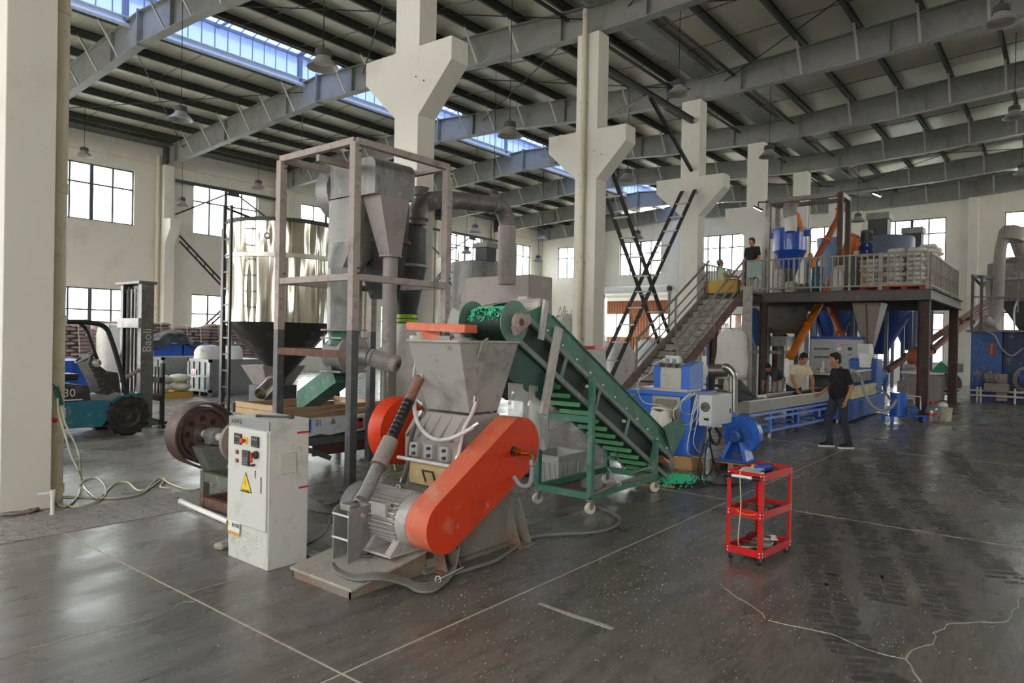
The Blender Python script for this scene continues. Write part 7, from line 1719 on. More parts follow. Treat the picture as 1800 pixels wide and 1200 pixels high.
# access frame
for px2 in (1709, 1725): p = atf(px2, 540, DD-.2); MB().cbox((p.x, p.y, (zA+at(1709, 485, x=p.x).z)/2), .08, .08, at(1709, 485, x=p.x).z-zA).build('frame_post', M_darkpost, t)
MB().beam(atf(1709, 485, DD-.2), atf(1745, 488, DD), .08, .1).beam(atf(1709, 522, DD-.2), atf(1800, 522, DD-.3), .05, .05).beam(atf(1712, 488, DD-.2), atf(1728, 505, DD), .06, .06).beam(atf(1727, 505, DD), atf(1733, 495, DD), .06, .06).build('frame_rails', M_darkpost, t)
MB().cbox(atf(1790, 500, DD-.6), .05, .05, 1.8).build('frame_post', M_dusty2, t)
D2 = 27.0; M_brt = mat('rust_brown_tube', '#6b4030', .6, dirt=[('#4d352b', .4, 3), ('#8c5a3c', .25, 5)])
tube2('conveying_tube', 'long rust-brown conveying tube rising right behind the mezzanine post, upper one', [atf(1560, 650, D2), atf(1625, 605, D2+1), atf(1740, 527, D2+3)], .13, M_brt, cat='auger')
tube2('conveying_tube', 'long rust-brown conveying tube rising right behind the mezzanine post, lower one', [atf(1610, 640, D2), atf(1665, 592, D2+1), atf(1745, 540, D2+3)], .13, M_brt, cat='auger')
t = thing('tube_bellows', 'ribbed vertical bellows beside the silo legs', 'hose', atf(1596, 660, 25)); ribbed('bellows', [atf(1598, 690, 25), atf(1598, 640, 25)], .2, .04, M_duct, t, 14, .12); MB().ell(atf(1608, 628, 25), (.3, .3, .3)).build('round_head', M_oradk, t, smooth=60)
t = thing('grey_pedestal', 'grey machine pedestal with white tabletop behind the mezzanine post', 'machine', atf(1620, 700, 24)); p = atf(1625, 700, 24); MB().cbox((p.x, p.y, .45), 1.6, 1.0, .9).build('pedestal', M_dusty2, t, bevel=.02); MB().cbox((p.x, p.y, .93), 1.8, 1.2, .06).build('tabletop', M_white, t)
tag(MB().prism([V3((p.x-.3, p.y-.9, .97)), V3((p.x-.3, p.y-.2, .97)), V3((p.x-.3, p.y-.5, 1.35))], (.6, 0, 0)).build('green_scoop', mat('green_plastic', '#1c7a55', .5)), 'green plastic scoop on the white tabletop behind the rusty post', 'scoop')
# grey jerrycan by pump
p = at(1588, 735, z=0); q = atf(1587, 680, 22); tag(MB().cbox((q.x, q.y, q.z), .22, .3, .4).build('grey_canister', M_dusty2, bevel=.04), 'grey plastic canister behind the blue pump tank', 'canister')
# ================================================================== FORKLIFT, STORES, OUTSIDE
FY = 12.93
t = thing('forklift', 'teal and black forklift with raised mast facing right behind the left column', 'forklift', (4.6, 13.5, 0))
def fa(px, py, y=FY): return at(px, py, y=y)
def fpoly(nm, pts, y0, y1, m, par=None, bev=.01):
    return MB().prism([V3((fa(a, b, y0).x, y0, fa(a, b, y0).z)) for a, b in pts], (0, y1-y0, 0)).build(nm, m, par or t, bevel=bev)
for y in (FY, 14.0):
    for x, r in ((5.36, .345), (3.55, .27)):
        w_ = MB().lathe([(r*.55, 0), (r*.93, 0), (r, .05), (r, .22), (r*.93, .27), (r*.55, .27)], (x, y-.02, r), Y_, 32).build('tyre', M_tire, t, smooth=40)
        tr2 = MB()
        for k in range(26): a_ = 2*PI*k/26; tr2.cbox((x+math.cos(a_)*r, y+.11+(.05 if k % 2 else -.05), r+math.sin(a_)*r), .03, .14, .045, R=Matrix.Rotation(-a_, 3, 'Y'))
        tr2.build('tread_lugs', M_tire, w_)
        MB().lathe([(.001, .09), (r*.2, .07), (r*.22, .1), (r*.42, .11), (r*.48, .04), (r*.56, .02), (r*.56, .2)], (x, y-.02, r), Y_, 28).build('rim', mat('dusty_rim', '#57534e', .7, .3, dirt=('#3c3936', .4, 8)), w_, smooth=35)
        bb = MB()
        for k in range(6): a_ = 2*PI*k/6; bb.rod((x+math.cos(a_)*r*.34, y+.06, r+math.sin(a_)*r*.34), (x+math.cos(a_)*r*.34, y+.09, r+math.sin(a_)*r*.34), .014, 6)
        bb.build('wheel_nuts', M_dark, w_)
fpoly('chassis', [(60, 757), (180, 750), (190, 735), (195, 705), (183, 703), (92, 708), (60, 712)], FY+.03, FY+1.15, M_teal)
fpoly('fender', [(195, 705), (213, 695), (250, 690), (252, 694), (215, 699), (197, 710)], FY+.0, FY+.35, M_teal, bev=.003)
fpoly('engine_hood', [(60, 703), (160, 703), (156, 678), (96, 673), (60, 674)], FY+.06, FY+1.1, mat('dusty_black_hood', '#2e2d2c', .6, dirt=('#5d5955', .3, 5)))
p = fa(122, 691, FY+.05); txt('30', .19, M_hose, t, p, X_, Z_)
MB().box(p.x-.25, FY+.05, p.z-.125, p.x+.2, FY+.06, p.z-.105).build('hood_stripe', M_hose, t)
fpoly('seat', [(60, 660), (96, 655), (118, 657), (140, 657), (137, 668), (96, 670), (60, 670)], FY+.35, FY+.85, M_black, bev=.02)
fpoly('floor_deck', [(160, 702), (196, 697), (213, 690), (213, 696), (196, 704), (160, 706)], FY+.1, FY+1.05, M_dusty2)
fpoly('dash', [(160, 622), (172, 640), (188, 652), (208, 655), (213, 690), (196, 697), (178, 690), (168, 665), (155, 640)], FY+.35, FY+.85, mat('dusty_dash', '#3d3b39', .8, dirt=('#726d68', .4, 12)))
c = fa(150, 628, FY+.6); MB().torus(c, V3((-.5, 0, .8)), .17, .016, 24, 6).rod(c, c+V3((.12, 0, -.3)), .025, 8).build('steering_wheel', M_black, t)
c = fa(171, 638, FY+.3); MB().lathe([(.001, -.02), (.07, 0), (.07, .05)], c, Y_, 16).build('headlight', mat('mirror_white', '#e8e8e8', .1, .8), t, smooth=40)
for y in (FY+.1, FY+1.0):
    MB().path(curve([fa(60, 565, y), fa(96, 566, y), fa(150, 566, y), fa(183, 574, y), fa(196, 598, y), fa(212, 650, y), fa(222, 692, y)], 6), .042, 8).build('guard_bar', M_black, t, smooth=60)
MB().path(curve([fa(140, 568, FY+.5), fa(152, 580, FY+.5), fa(164, 612, FY+.5), fa(174, 640, FY+.5)], 5), .03, 8).build('guard_bar', M_black, t, smooth=60)
MB().box(fa(60, 563, FY+.1).x, FY+.1, fa(96, 564, FY+.1).z-.02, fa(165, 565, FY+.1).x, FY+1.0, fa(96, 562, FY+.1).z).build('guard_roof', M_dark, t)
# mast
mx0 = fa(257, 600, FY+.1).x; mzt = fa(257, 497, FY+.1).z
M_mast = mat('worn_mast_steel', '#6d6c6b', .5, .4, dirt=[('#4a4948', .4, 5), ('#9b9794', .25, 9)])
for y in (FY+.12, FY+.98):
    s_ = 1 if y < 13.4 else -1
    MB().chan((mx0, y, .1), (mx0, y, mzt), .11, .19, .02, up=X_, flip=s_).build('mast_rail', M_mast, t)
    MB().chan((mx0+.05, y+.07*s_, .12), (mx0+.05, y+.07*s_, mzt-.15), .08, .15, .016, up=X_, flip=s_).build('inner_mast_rail', M_mast, t)
MB().box(mx0-.16, FY+.05, mzt-.02, mx0+.16, FY+1.05, mzt+.03).build('mast_crosshead', M_mast, t, bevel=.005)
for z in (fa(257, 568, FY+.1).z, .5): MB().box(mx0-.14, FY+.1, z-.09, mx0-.08, FY+1.0, z+.09).build('mast_crossbar', M_sheet, t, bevel=.006)
for y in (FY+.32, FY+.78): MB().rod((mx0-.02, y, .2), (mx0-.02, y, mzt-.1), .045, 12).rod((mx0-.02, y, mzt-.3), (mx0-.02, y, mzt-.05), .025, 10).build('lift_cylinder', M_dark, t)
for y in (FY+.45, FY+.6): MB().box(mx0-.05, y, .3, mx0-.03, y+.05, mzt-.1).build('lift_chain', M_mast, t)
MB().box(mx0-.10, FY+.08, .1, mx0+.12, FY+.13, mzt).build('mast_side', M_mast, t, bevel=.004)
p = V3((mx0+.01, FY+.075, fa(264, 598, FY+.1).z)); txt('Baoli', .22, mat('pale_decal', '#c9c9c6', .6), t, p, Z_, -X_)
cx = fa(282, 700, FY+.2).x
for y in (FY+.14, FY+.96): MB().box(cx-.02, y-.05, .05, cx+.03, y+.05, fa(282, 638, FY+.2).z).build('fork_upright', M_black, t, bevel=.005)
for y in (FY+.22, FY+.8): MB().prism([(cx-.02, y, .04), (cx+1.25, y, .05), (cx+1.25, y, .07), (cx+.05, y, .10), (cx-.02, y, .10)], (0, .13, 0)).build('fork', M_black, t, bevel=.003)
for z in (.18, .62, .95): MB().box(cx-.07, FY+.1, z-.05, cx-.02, FY+1.0, z+.05).build('carriage_bar', M_black, t)
for k in range(5): MB().box(cx-.02, FY+.25+k*.13, .62, cx+.0, FY+.29+k*.13, fa(282, 640, FY+.2).z-.05).build('backrest_bar', M_black, t)
MB().rod((mx0-.4, FY+.2, .95), (mx0, FY+.15, 1.2), .035, 8).build('tilt_cylinder', M_dusty2, t)
# ---- sacks
M_sackp = mat('mauve_woven_sack', '#a8938b', .85, dirt=[('#c4b1a8', .4, 5), ('#8a7570', .3, 3)], bump=.25, bs=9)
M_sackw = mat('white_product_sack', '#dbd5cc', .8, dirt=[('#c3bab1', .4, 5), ('#dedad3', .3, 9)], bump=.25, bs=9)
def sackmesh(sx, sy, sz, m, nm, lab, seed):
    random.seed(seed); n_, k = 14, 6; rings = []
    for i in range(k+1):
        ph = -PI/2+PI*i/k; cz = math.sin(ph); cr = max(.0, math.cos(ph))**.45 if abs(math.cos(ph)) > 1e-6 else .05
        row = []
        for j in range(n_):
            a_ = 2*PI*j/n_; kk = 1/max(abs(math.cos(a_)), abs(math.sin(a_))); kk = 1+(kk-1)*.7; w_ = 1+random.uniform(-.03, .03)
            row.append(V3((math.cos(a_)*kk*sx/2*cr*w_, math.sin(a_)*kk*sy/2*cr*w_, (cz*.5+.5)*sz*(1+.12*math.sin(a_*2+seed)*(1 if i > 3 else 0)))))
        rings.append(row)
    o = MB().loft(rings).build(nm, m, smooth=60, origin=(0, 0, 0)); return tag(o, lab, 'sack')
protoM = [sackmesh(.62, .42, .125, M_sackp, 'filled_sack', None, s_) for s_ in (1, 2, 3)]
protoW = [sackmesh(.66, .42, .14, M_sackw, 'filled_sack', None, s_) for s_ in (4, 5)]
used_first = set()
def put(protos, loc, rz, lab, grp, rx=0):
    o = random.choice(protos)
    if o.name in used_first: o = o.copy(); C.objects.link(o)
    else: used_first.add(o.name)
    o.location = loc; o.rotation_euler = (rx, 0, rz); o['label'] = lab; o['group'] = grp; return o
random.seed(11)
zs_top = at(350, 566, y=25.5).z
def stack(u, v, nl, lab, w_=1.28):
    """front faces of a palletised stack"""
    pl = thing('stack_pallet', 'pallet under the ' + lab, 'pallet', (u+w_/2, v+.5, 0))
    MB().box(u, v+.05, .11, u+w_, v+1.0, .14).build('pallet_deck', M_wood, pl)
    for k in range(3): MB().box(u+.02+k*(w_-.14)/2, v+.05, 0, u+.12+k*(w_-.14)/2, v+1.0, .11).build('runner', M_wood, pl)
    tag(MB().box(u+.12, v+.42, .14, u+w_-.12, v+.98, .14+nl*.118-.05).build('stack_core', M_sackp, bevel=.05), 'inner sacks of the ' + lab, 'sacks', kind='stuff')
    for l in range(nl):
        z = .14+l*.118
        if l % 2: cs = [(u+.32, v+.24, 0), (u+.96, v+.24, 0)]
        else: cs = [(u+.22, v+.32, PI/2), (u+.64, v+.32, PI/2), (u+1.06, v+.32, PI/2)]
        for q_, (x, y, r) in enumerate(cs): put(protoM, (x+random.uniform(-.02, .02), y+random.uniform(-.03, .02), z), r+random.uniform(-.04, .04), '%s mauve sack, %s layer, %s' % (('left', 'right', 'rear end')[q_] if l % 2 else ('left', 'middle', 'right')[q_], ORD[l], lab), 'sacks of the ' + lab)
    sp = MB()
    for k in (.35, .85): sp.path(curve([(u+k, v-.0, .2), (u+k+.03, v-.04, nl*.118*.5), (u+k-.02, v-.02, nl*.118+.08), (u+k+.1, v+.3, nl*.118+.22)], 5), .014, 4)
    tag(sp.build('sling_straps', M_bagc), 'pale sling straps on the ' + lab, 'straps')
nl0 = int((zs_top-.14)/.118)
cur = 6.75
for i, lab in enumerate(('stack behind forklift roof', 'stack behind forklift wheel', 'stack right of forklift mast', 'stack behind black tarpaulin', 'stack behind steel crate', 'stack behind silo ladder', 'stack under silo cone')):
    stack(cur, 25.2+(.25 if i % 2 else 0), nl0-(1 if i % 3 == 1 else 0)-(3 if i == 6 else 0), lab); cur += 1.33
q = at(198, 600, y=24.2); bag('big_bag', 'tall white bulk bag between the sack stacks behind the forklift', (q.x, 24.2, 0), .85, .8, at(198, 570, y=24.2).z, M_bagw, 2, 0, top=.8)
# blue bin, tarp, crates
a_, b_ = at(96, 634, y=18.5), at(165, 632, y=18.5)
t = thing('blue_container', 'large blue ribbed container behind the forklift seat', 'container', ((a_.x+b_.x)/2-.5, 19.2, 0))
MB().box(a_.x-1.2, 18.5, .12, b_.x, 20, a_.z).build('container_body', M_blueb, t, bevel=.01)
for k in range(6): MB().box(b_.x-.05-k*.5, 18.46, .12, b_.x+.03-k*.5, 18.5, a_.z).build('rib', M_blueb, t)
def steelcrate(x0, y0, x1, y1, z1, lab, lett=None):
    t = thing('steel_crate', lab, 'crate', ((x0+x1)/2, (y0+y1)/2, 0)); M_g = mat('galvanised_crate', '#858988', .4, .5, dirt=('#6f7372', .35, 3))
    MB().box(x0+.03, y0+.03, .14, x1-.03, y1-.03, z1).build('crate_box', M_g, t)
    for (x, y) in ((x0, y0), (x1-.08, y0), (x0, y1-.08), (x1-.08, y1-.08)): MB().box(x, y, 0, x+.08, y+.08, z1+.02).build('corner_post', M_g, t)
    for z in (.16, z1-.02): MB().box(x0, y0, z-.04, x1, y1, z+.04).build('crate_rail', M_g, t)
    for k in range(1, 4): MB().box(x0-.005, y0+(y1-y0)*k/4-.03, .14, x0+.03, y0+(y1-y0)*k/4+.03, z1).build('slat', M_g, t)
    MB().box(x0-.01, y0, (z1+.1)/2-.03, x0+.03, y1, (z1+.1)/2+.03).build('slat', M_g, t)
    p = V3((x0-.012, y1-(y1-y0)*.3, z1*.62)); MB().box(x0-.008, p.y-.14, p.z-.12, x0-.004, p.y+.14, p.z+.12).build('paper_tag', M_white, t)
    if lett: txt(lett, .2, mat('pink_print', '#cf7d86', .7), t, p, -Y_, Z_); 
    for k in range(3): MB().box(x0+.05, y0+.1+k*(y1-y0-.3)/2, 0, x1-.05, y0+.2+k*(y1-y0-.3)/2, .12).build('foot_beam', M_g, t)
a_ = at(370, 697, z=0); zc_2 = at(370, 633, y=a_.y).z
steelcrate(10.05, 19.05, 11.9, 20.35, zc_2, 'galvanised steel crate with pink lettering, nearer of the two', 'A7')
q = at(315, 633, x=9.7); steelcrate(9.75, 21.3, 11.5, 22.7, at(285, 629, y=21.4).z, 'galvanised steel crate standing behind and left of the lettered one')
t = thing('tarp_heap', 'black tarpaulin draped over blue bins in front of the sack stacks', 'tarpaulin', (10.5, 23.8, 0))
tx0_ = at(270, 600, y=23.1).x; tx1_ = at(368, 600, y=23.1).x; rw = []
for j in range(9):
    v = j/8; row = []
    for i in range(22):
        u_ = i/21; x = tx0_+(tx1_-tx0_)*u_; z = 1.45+.42*math.sin(PI*min(1, u_*1.15))**1.2*math.sin(PI*(.2+.6*v))-.25*(v < .1)+.05*math.sin(u_*23+v*5); row.append(V3((x, 23.1+1.2*v+.04*math.sin(u_*9), z)))
    rw.append(row)
MB().loft(rw, closed=False, caps=False).build('tarp_sheet', mat('black_tarp', '#333536', .45, dirt=('#55585a', .35, 6)), t, smooth=60)
for k in range(2): MB().box(tx0_+.05+k*1.0, 23.2, 0, tx0_+1.0+k*1.0, 24.3, 1.42).build('blue_bin', M_blueb, t, bevel=.03)
for i, (a1, b1, s1, lab) in enumerate(((340, 628, .75, 'rounded white bag bulging out of the grey crate'), (363, 628, .55, 'upright open white bag in the grey crate'))):
    bag('white_bag', lab, (10.5+.55*i, 20.0-.3*i, zc_2-.5), s1, .7, .9, M_bagw, i*3, 0, top=.7)
t = thing('yellow_pallet', 'yellow pallet with flat cream bags in front of the rear crate', 'pallet', (9.2, 19.9, 0))
for k in range(3): MB().box(8.6, 19.4+k*.4, 0, 9.75, 19.55+k*.4, .13).build('runner', mat('yellow_pallet_paint', '#c9a045', .7), t)
MB().box(8.6, 19.4, .13, 9.75, 20.4, .16).build('deck_board', MATS['yellow_pallet_paint'], t)
for i, (x, y, z, lab) in enumerate(((8.95, 19.65, .17, 'lower left cream bag on the yellow pallet'), (9.5, 19.65, .17, 'lower right cream bag on the yellow pallet'), (8.95, 19.7, .41, 'upper left cream bag on the yellow pallet'), (9.5, 19.7, .41, 'upper right cream bag on the yellow pallet'))):
    tag(MB().ell((x, y, z+.12), (.3, .32, .125), 16, 8).build('cream_bag', M_bagc, smooth=60, bevel=0), lab, 'bag')
# bags by the second column and far big bags
for i, (px2, py2, pt2, d_, s_, lab) in enumerate(((985, 690, 560, 18.2, .95, 'white bulk bag left of the second column, lower part'), (1000, 560, 520, 18.6, .6, 'small grey tied bulk bag hanging above the white one'), (1092, 670, 612, 20, .85, 'white bulk bag left of the staircase'), (1075, 668, 600, 24, 1.0, 'white bulk bag beyond the ladder-like brace'), (1145, 640, 598, 25, 1.1, 'white bulk bag beyond the staircase railing'))):
    p = atf(px2, py2, d_); zt3 = atf(px2, pt2, d_).z
    if i == 1: bag('big_bag', lab, (p.x, p.y, 1.75), .55, .5, .75, M_bagw, i*2, .3, parts=['loops'])
    else: bag('big_bag', lab, (p.x, p.y, 0), s_, s_, max(.7, zt3), M_bagw, i*2, .3*i, parts=['loops'], top=.6)
# grey cabinet at column two
t = thing('column_cabinet', 'white cabinet with red strip and warning sign at the foot of the second column', 'cabinet', (13.5, 8.0, 0))
a_, b_ = at(1033, 612, y=7.95), at(1065, 620, y=7.95)
MB().box(a_.x, 7.95, .35, b_.x, 8.18, a_.z).build('cabinet_body', M_white, t, bevel=.005); MB().box(a_.x-.02, 7.93, a_.z-.02, b_.x+.02, 8.18, a_.z+.05).build('red_strip', M_red, t)
MB().box(a_.x+.05, 7.97, 0, b_.x-.05, 8.15, .35).build('cabinet_stand', M_sheet, t)
p = at(1049, 654, y=7.94); MB().prism([(p.x-.06, 7.945, p.z-.05), (p.x+.06, 7.945, p.z-.05), (p.x, 7.945, p.z+.06)], (0, -.004, 0)).build('warning_triangle', MATS['warning_yellow'], t)
# drainpipes on columns
for k, (px2, zz) in enumerate(((1022, 1.6),)):
    u = 13.055-.07; y = at(1022, 400, x=u).y; t = thing('drain_pipe', 'cream drainpipe running down the second corbelled column', 'pipe', (u, y, zz))
    MB().rod((u, y, zz), (u, y, 9.15), .062, 14).build('pipe', M_pipe, t, smooth=40)
    for z in (1.65, 3.35, 5.3, 6.9): MB().lathe([(.062, 0), (.072, 0), (.072, .12), (.062, .12)], (u, y, z), n=14).build('coupling', M_pipe, t, smooth=30); MB().rod((u, y+.1, z+.2), (u+.1, y-.12, z+.2), .008, 5).build('clip', M_dark, t)
u = 2.64; t = thing('drain_pipe', 'cream and grey drainpipe behind the left column', 'pipe', (u+.06, 8.6, 0)); MB().rod((u+.11, 8.45, 0), (u+.11, 8.45, 8.6), .085, 14).build('pipe', M_pipe, t, smooth=40)
for z in (.1, .9, 1.9, 3.3, 5.2): MB().lathe([(.085, 0), (.098, 0), (.098, .1), (.085, .1)], (u+.11, 8.45, z), n=14).build('coupling', M_pipe, t, smooth=30)
u = 8.12; t = thing('drain_pipe', 'cream drainpipe on the far side of the nearest corbelled column', 'pipe', (u, 8.95, 0)); MB().rod((u+.1, 8.85, 0), (u+.1, 8.85, 8.5), .07, 12).build('pipe', M_pipe, t, smooth=40)
# pillar tap and hoses at the left column
c = at(92, 905, z=0); t = thing('standpipe', 'white plastic standpipe with elbow at the foot of the left column', 'pipe', c)
MB().path([c, c+Z_*.22, c+V3((-.12, .03, .22))], .02, 10).rod(c+Z_*.19, c+Z_*.25, .027, 10).build('standpipe_tube', M_white, t)
c = at(30, 897, z=.01); t = thing('iron_flange', 'dusty iron pipe flange lying at the foot of the left column', 'flange', c)
MB().lathe([(.115, 0), (.19, 0), (.19, .02), (.115, .02), (.115, 0)], c, n=30).build('flange_ring', M_dusty2, t)
for k in range(6): a_ = k*PI/3; MB().rod(c+V3((math.cos(a_)*.155, math.sin(a_)*.155, .02)), c+V3((math.cos(a_)*.155, math.sin(a_)*.155, .023)), .012, 8).build('bolt_hole', M_black, t)
t = thing('air_gun', 'green air blow gun hanging on the drainpipe of the left column', 'tool', at(102, 690, y=8.25)); g0 = at(98, 680, y=8.25); g1 = at(107, 712, y=8.25)
MB().beam(g0, g1, .04, .05).rod(g0, at(84, 668, y=8.25), .008, 6).build('gun_body', mat('dark_green_plastic', '#1e5040', .5), t, bevel=.01)
p = at(94, 738, y=8.3); tag(MB().lathe([(.001, 0), (.028, 0), (.028, .03), (.001, .035)], p, V3((0, -1, 0)), 14).rod(p, p+V3((0, .12, 0)), .012, 8).build('red_valve', M_red, smooth=40), 'small red valve handle on a pipe beside the left column', 'valve')
M_cream = mat('cream_air_hose', '#c9c6ac', .5)
def fhose(lab, px, r=.010, m=M_cream, cat='hose'):
    pts = []
    for q in px:
        if len(q) == 3: pts.append(at(q[0], q[1], y=q[2]))
        else: p = at(q[0], q[1], z=r+.003); pts.append(p)
    return hose('air_hose' if cat == 'hose' else 'floor_cable', lab, pts, r, m, cat, False, 6)
fhose('cream air hose from the green gun down to the floor loops', [(101, 700, 8.22), (104, 730, 8.22), (116, 770, 8.1), (125, 800, 8.0), (140, 830, 7.9), (144, 842), (150, 858), (170, 875), (180, 870), (190, 860), (205, 848), (225, 848), (240, 860), (256, 860), (275, 842), (290, 842), (282, 855), (300, 858)])
fhose('second cream air hose hanging beside the green gun', [(108, 715, 8.22), (115, 745, 8.2), (132, 780, 8.1), (141, 810, 8.0), (142, 842), (138, 870), (115, 890), (95, 880)])
fhose('cream hose looping on the drain covers by the standpipe', [(90, 870), (100, 876), (112, 886), (140, 890), (180, 876), (185, 856), (170, 840), (150, 843), (140, 852)])
fhose('cream hose lying straight along the drain covers', [(95, 872), (150, 873), (200, 875), (245, 868), (262, 858), (285, 843), (300, 850), (340, 860), (390, 845)])
# ---- outside: yard, shed beyond the shutter door, shrubs
M_yard = mat('yard_concrete', '#8a8a84', .9)
tag(MB().box(-60, -60, -.35, 120, 120, -.31).build('floor_yard', M_yard), 'pale concrete yard outside the hall', kind='structure')
t = thing('shutter_door', 'rolled-up white roller shutter over the far doorway', 'door', (38.9, 21.35, 5.1))
MB().rod((38.75, 19.0, 5.0), (38.75, 23.7, 5.0), .24, 20).build('shutter_roll', M_white, t, smooth=40)
for k in range(6): MB().box(38.93, 19.05, 4.55-.0+k*.075, 38.97, 23.65, 4.61+k*.075).build('shutter_slat', M_white, t)
for y in (19.02, 23.6): MB().box(38.86, y, 0, 38.98, y+.08, 5.0).build('guide_rail', M_steel, t)
MB().cbox((38.6, 18.9, 5.0), .3, .2, .25).build('shutter_motor', M_dark, t)
t = thing('brown_shed', 'brown corrugated shed with windows seen through the far doorway', 'building', (48, 21, 0))
mb = MB()
sy = lambda px2: at(px2, 570, x=48).y; sz_ = at(1120, 552, x=48).z; zb9 = at(1120, 592, x=48).z
for a0, a1, z0, z1 in ((10, 34, sz_, sz_+1.1), (sy(1140), sy(1108), 0, sz_), (sy(1066), 34, 0, sz_), (10, sy(1178), 0, sz_), (10, 34, 0, zb9)):
    n_ = int((a1-a0)/.12)
    for k in range(n_): y = a0+(a1-a0)*k/n_; mb.add([(48, y, z0), (48-.05*(k % 2), y+.06, z0), (48-.05*(k % 2), y+.06, z1), (48, y, z1)], [(0, 1, 2, 3)]); mb.add([(48-.05*(k % 2), y+.06, z0), (48, y+(a1-a0)/n_, z0), (48, y+(a1-a0)/n_, z1), (48-.05*(k % 2), y+.06, z1)], [(0, 1, 2, 3)])
mb.build('shed_wall', mat('brown_corrugated', '#7d4b2c', .7, dirt=('#5f3a24', .4, 2)), t)
MB().box(41, 9, sz_+1.1, 50, 34, sz_+1.16).build('shed_roof', mat('translucent_shed_roof', '#9a8f80', .8), t)
for k in range(9): MB().box(41+k, 9, sz_+.98, 41.06+k, 34, sz_+1.1).build('shed_purlin', M_white, t)
for y in (sy(1107), sy(1084), sy(1160), sy(1142)): MB().box(47.9, y-.05, 0, 48, y+.05, sz_).build('shed_frame', M_frame, t)
M_leaf = mat('shrub_leaves', '#7a9a4a', .7, dirt=('#5d7c38', .4, 3))
random.seed(5)
for i in range(9):
    x = 4.5+i*1.9; mb = MB()
    for k in range(160):
        a_ = random.uniform(0, 2*PI); r_ = random.uniform(.2, 1)**.6; c = V3((x+math.cos(a_)*r_, 32.5+math.sin(a_)*r_*.6, 1.2+random.uniform(-.9, 1.0)*(1.2-r_*.6)+.2*math.sin(i*2)))
        mb.cbox(c, random.uniform(.1, .22), random.uniform(.1, .2), .02, R=Matrix.Rotation(random.uniform(0, 6), 3, V3((random.random()+.1, random.random(), random.random())).normalized())) 
    tag(mb.build('shrub', M_leaf), '%s pale green shrub from the left, outside the lower side windows' % ('first '+ORD[0] if 0 else (['leftmost']+ORD[1:])[i]), 'shrub', 'shrubs outside the side windows')
# ================================================================== PEOPLE
M_skin = mat('skin', '#b07a58', .55, dirt=('#9c6848', .3, 9)); M_hair = mat('black_hair', '#151211', .6, bump=.5, bs=120)
M_shoe = mat('black_shoe', '#1a1a1b', .6); M_sole = mat('white_sole', '#dcdad5', .6)
M_eye = mat('eye_white', '#d9d4cc', .3); M_lip = mat('lip', '#8f5444', .5); M_brow = mat('brow', '#1b1512', .8)
def capsule(mb, p, q, r1, r2, n=14, flat=1.0, ax=None):
    """tapered limb with rounded ends; flat squashes it along its second frame axis"""
    p = V3(p); q = V3(q); d = q-p; L = d.length; e = d.normalized(); s_, u = frame_for(d, ax or Z_); rings = []
    for i in range(5): a_ = PI/2*(1-i/4); rings.append((p-e*r1*math.sin(a_), max(.001, r1*math.cos(a_))))
    for i in range(1, 5): rings.append((p+d*i/5, r1+(r2-r1)*i/5))
    for i in range(5): a_ = PI/2*i/4; rings.append((q+e*r2*math.sin(a_), max(.001, r2*math.cos(a_))))
    mb.loft([[c+s_*math.cos(2*PI*k/n)*r+u*math.sin(2*PI*k/n)*r*flat for k in range(n)] for c, r in rings])
def melt(mb, name, m, parent, voxel=.012, smooth=2):
    me = bpy.data.meshes.new('tmp'); me.from_pydata([tuple(p) for p in mb.v], [], mb.f); o = bpy.data.objects.new('tmp', me); C.objects.link(o)
    r = o.modifiers.new('r', 'REMESH'); r.mode = 'VOXEL'; r.voxel_size = voxel; s_ = o.modifiers.new('s', 'SMOOTH'); s_.iterations = smooth; s_.factor = .6
    dg = bpy.context.evaluated_depsgraph_get(); m2 = bpy.data.meshes.new_from_object(o.evaluated_get(dg)); bpy.data.objects.remove(o)
    out = MB(); out.v = [p.co.copy() for p in m2.vertices]; out.f = [tuple(f.vertices) for f in m2.polygons]; bpy.data.meshes.remove(m2)
    return out
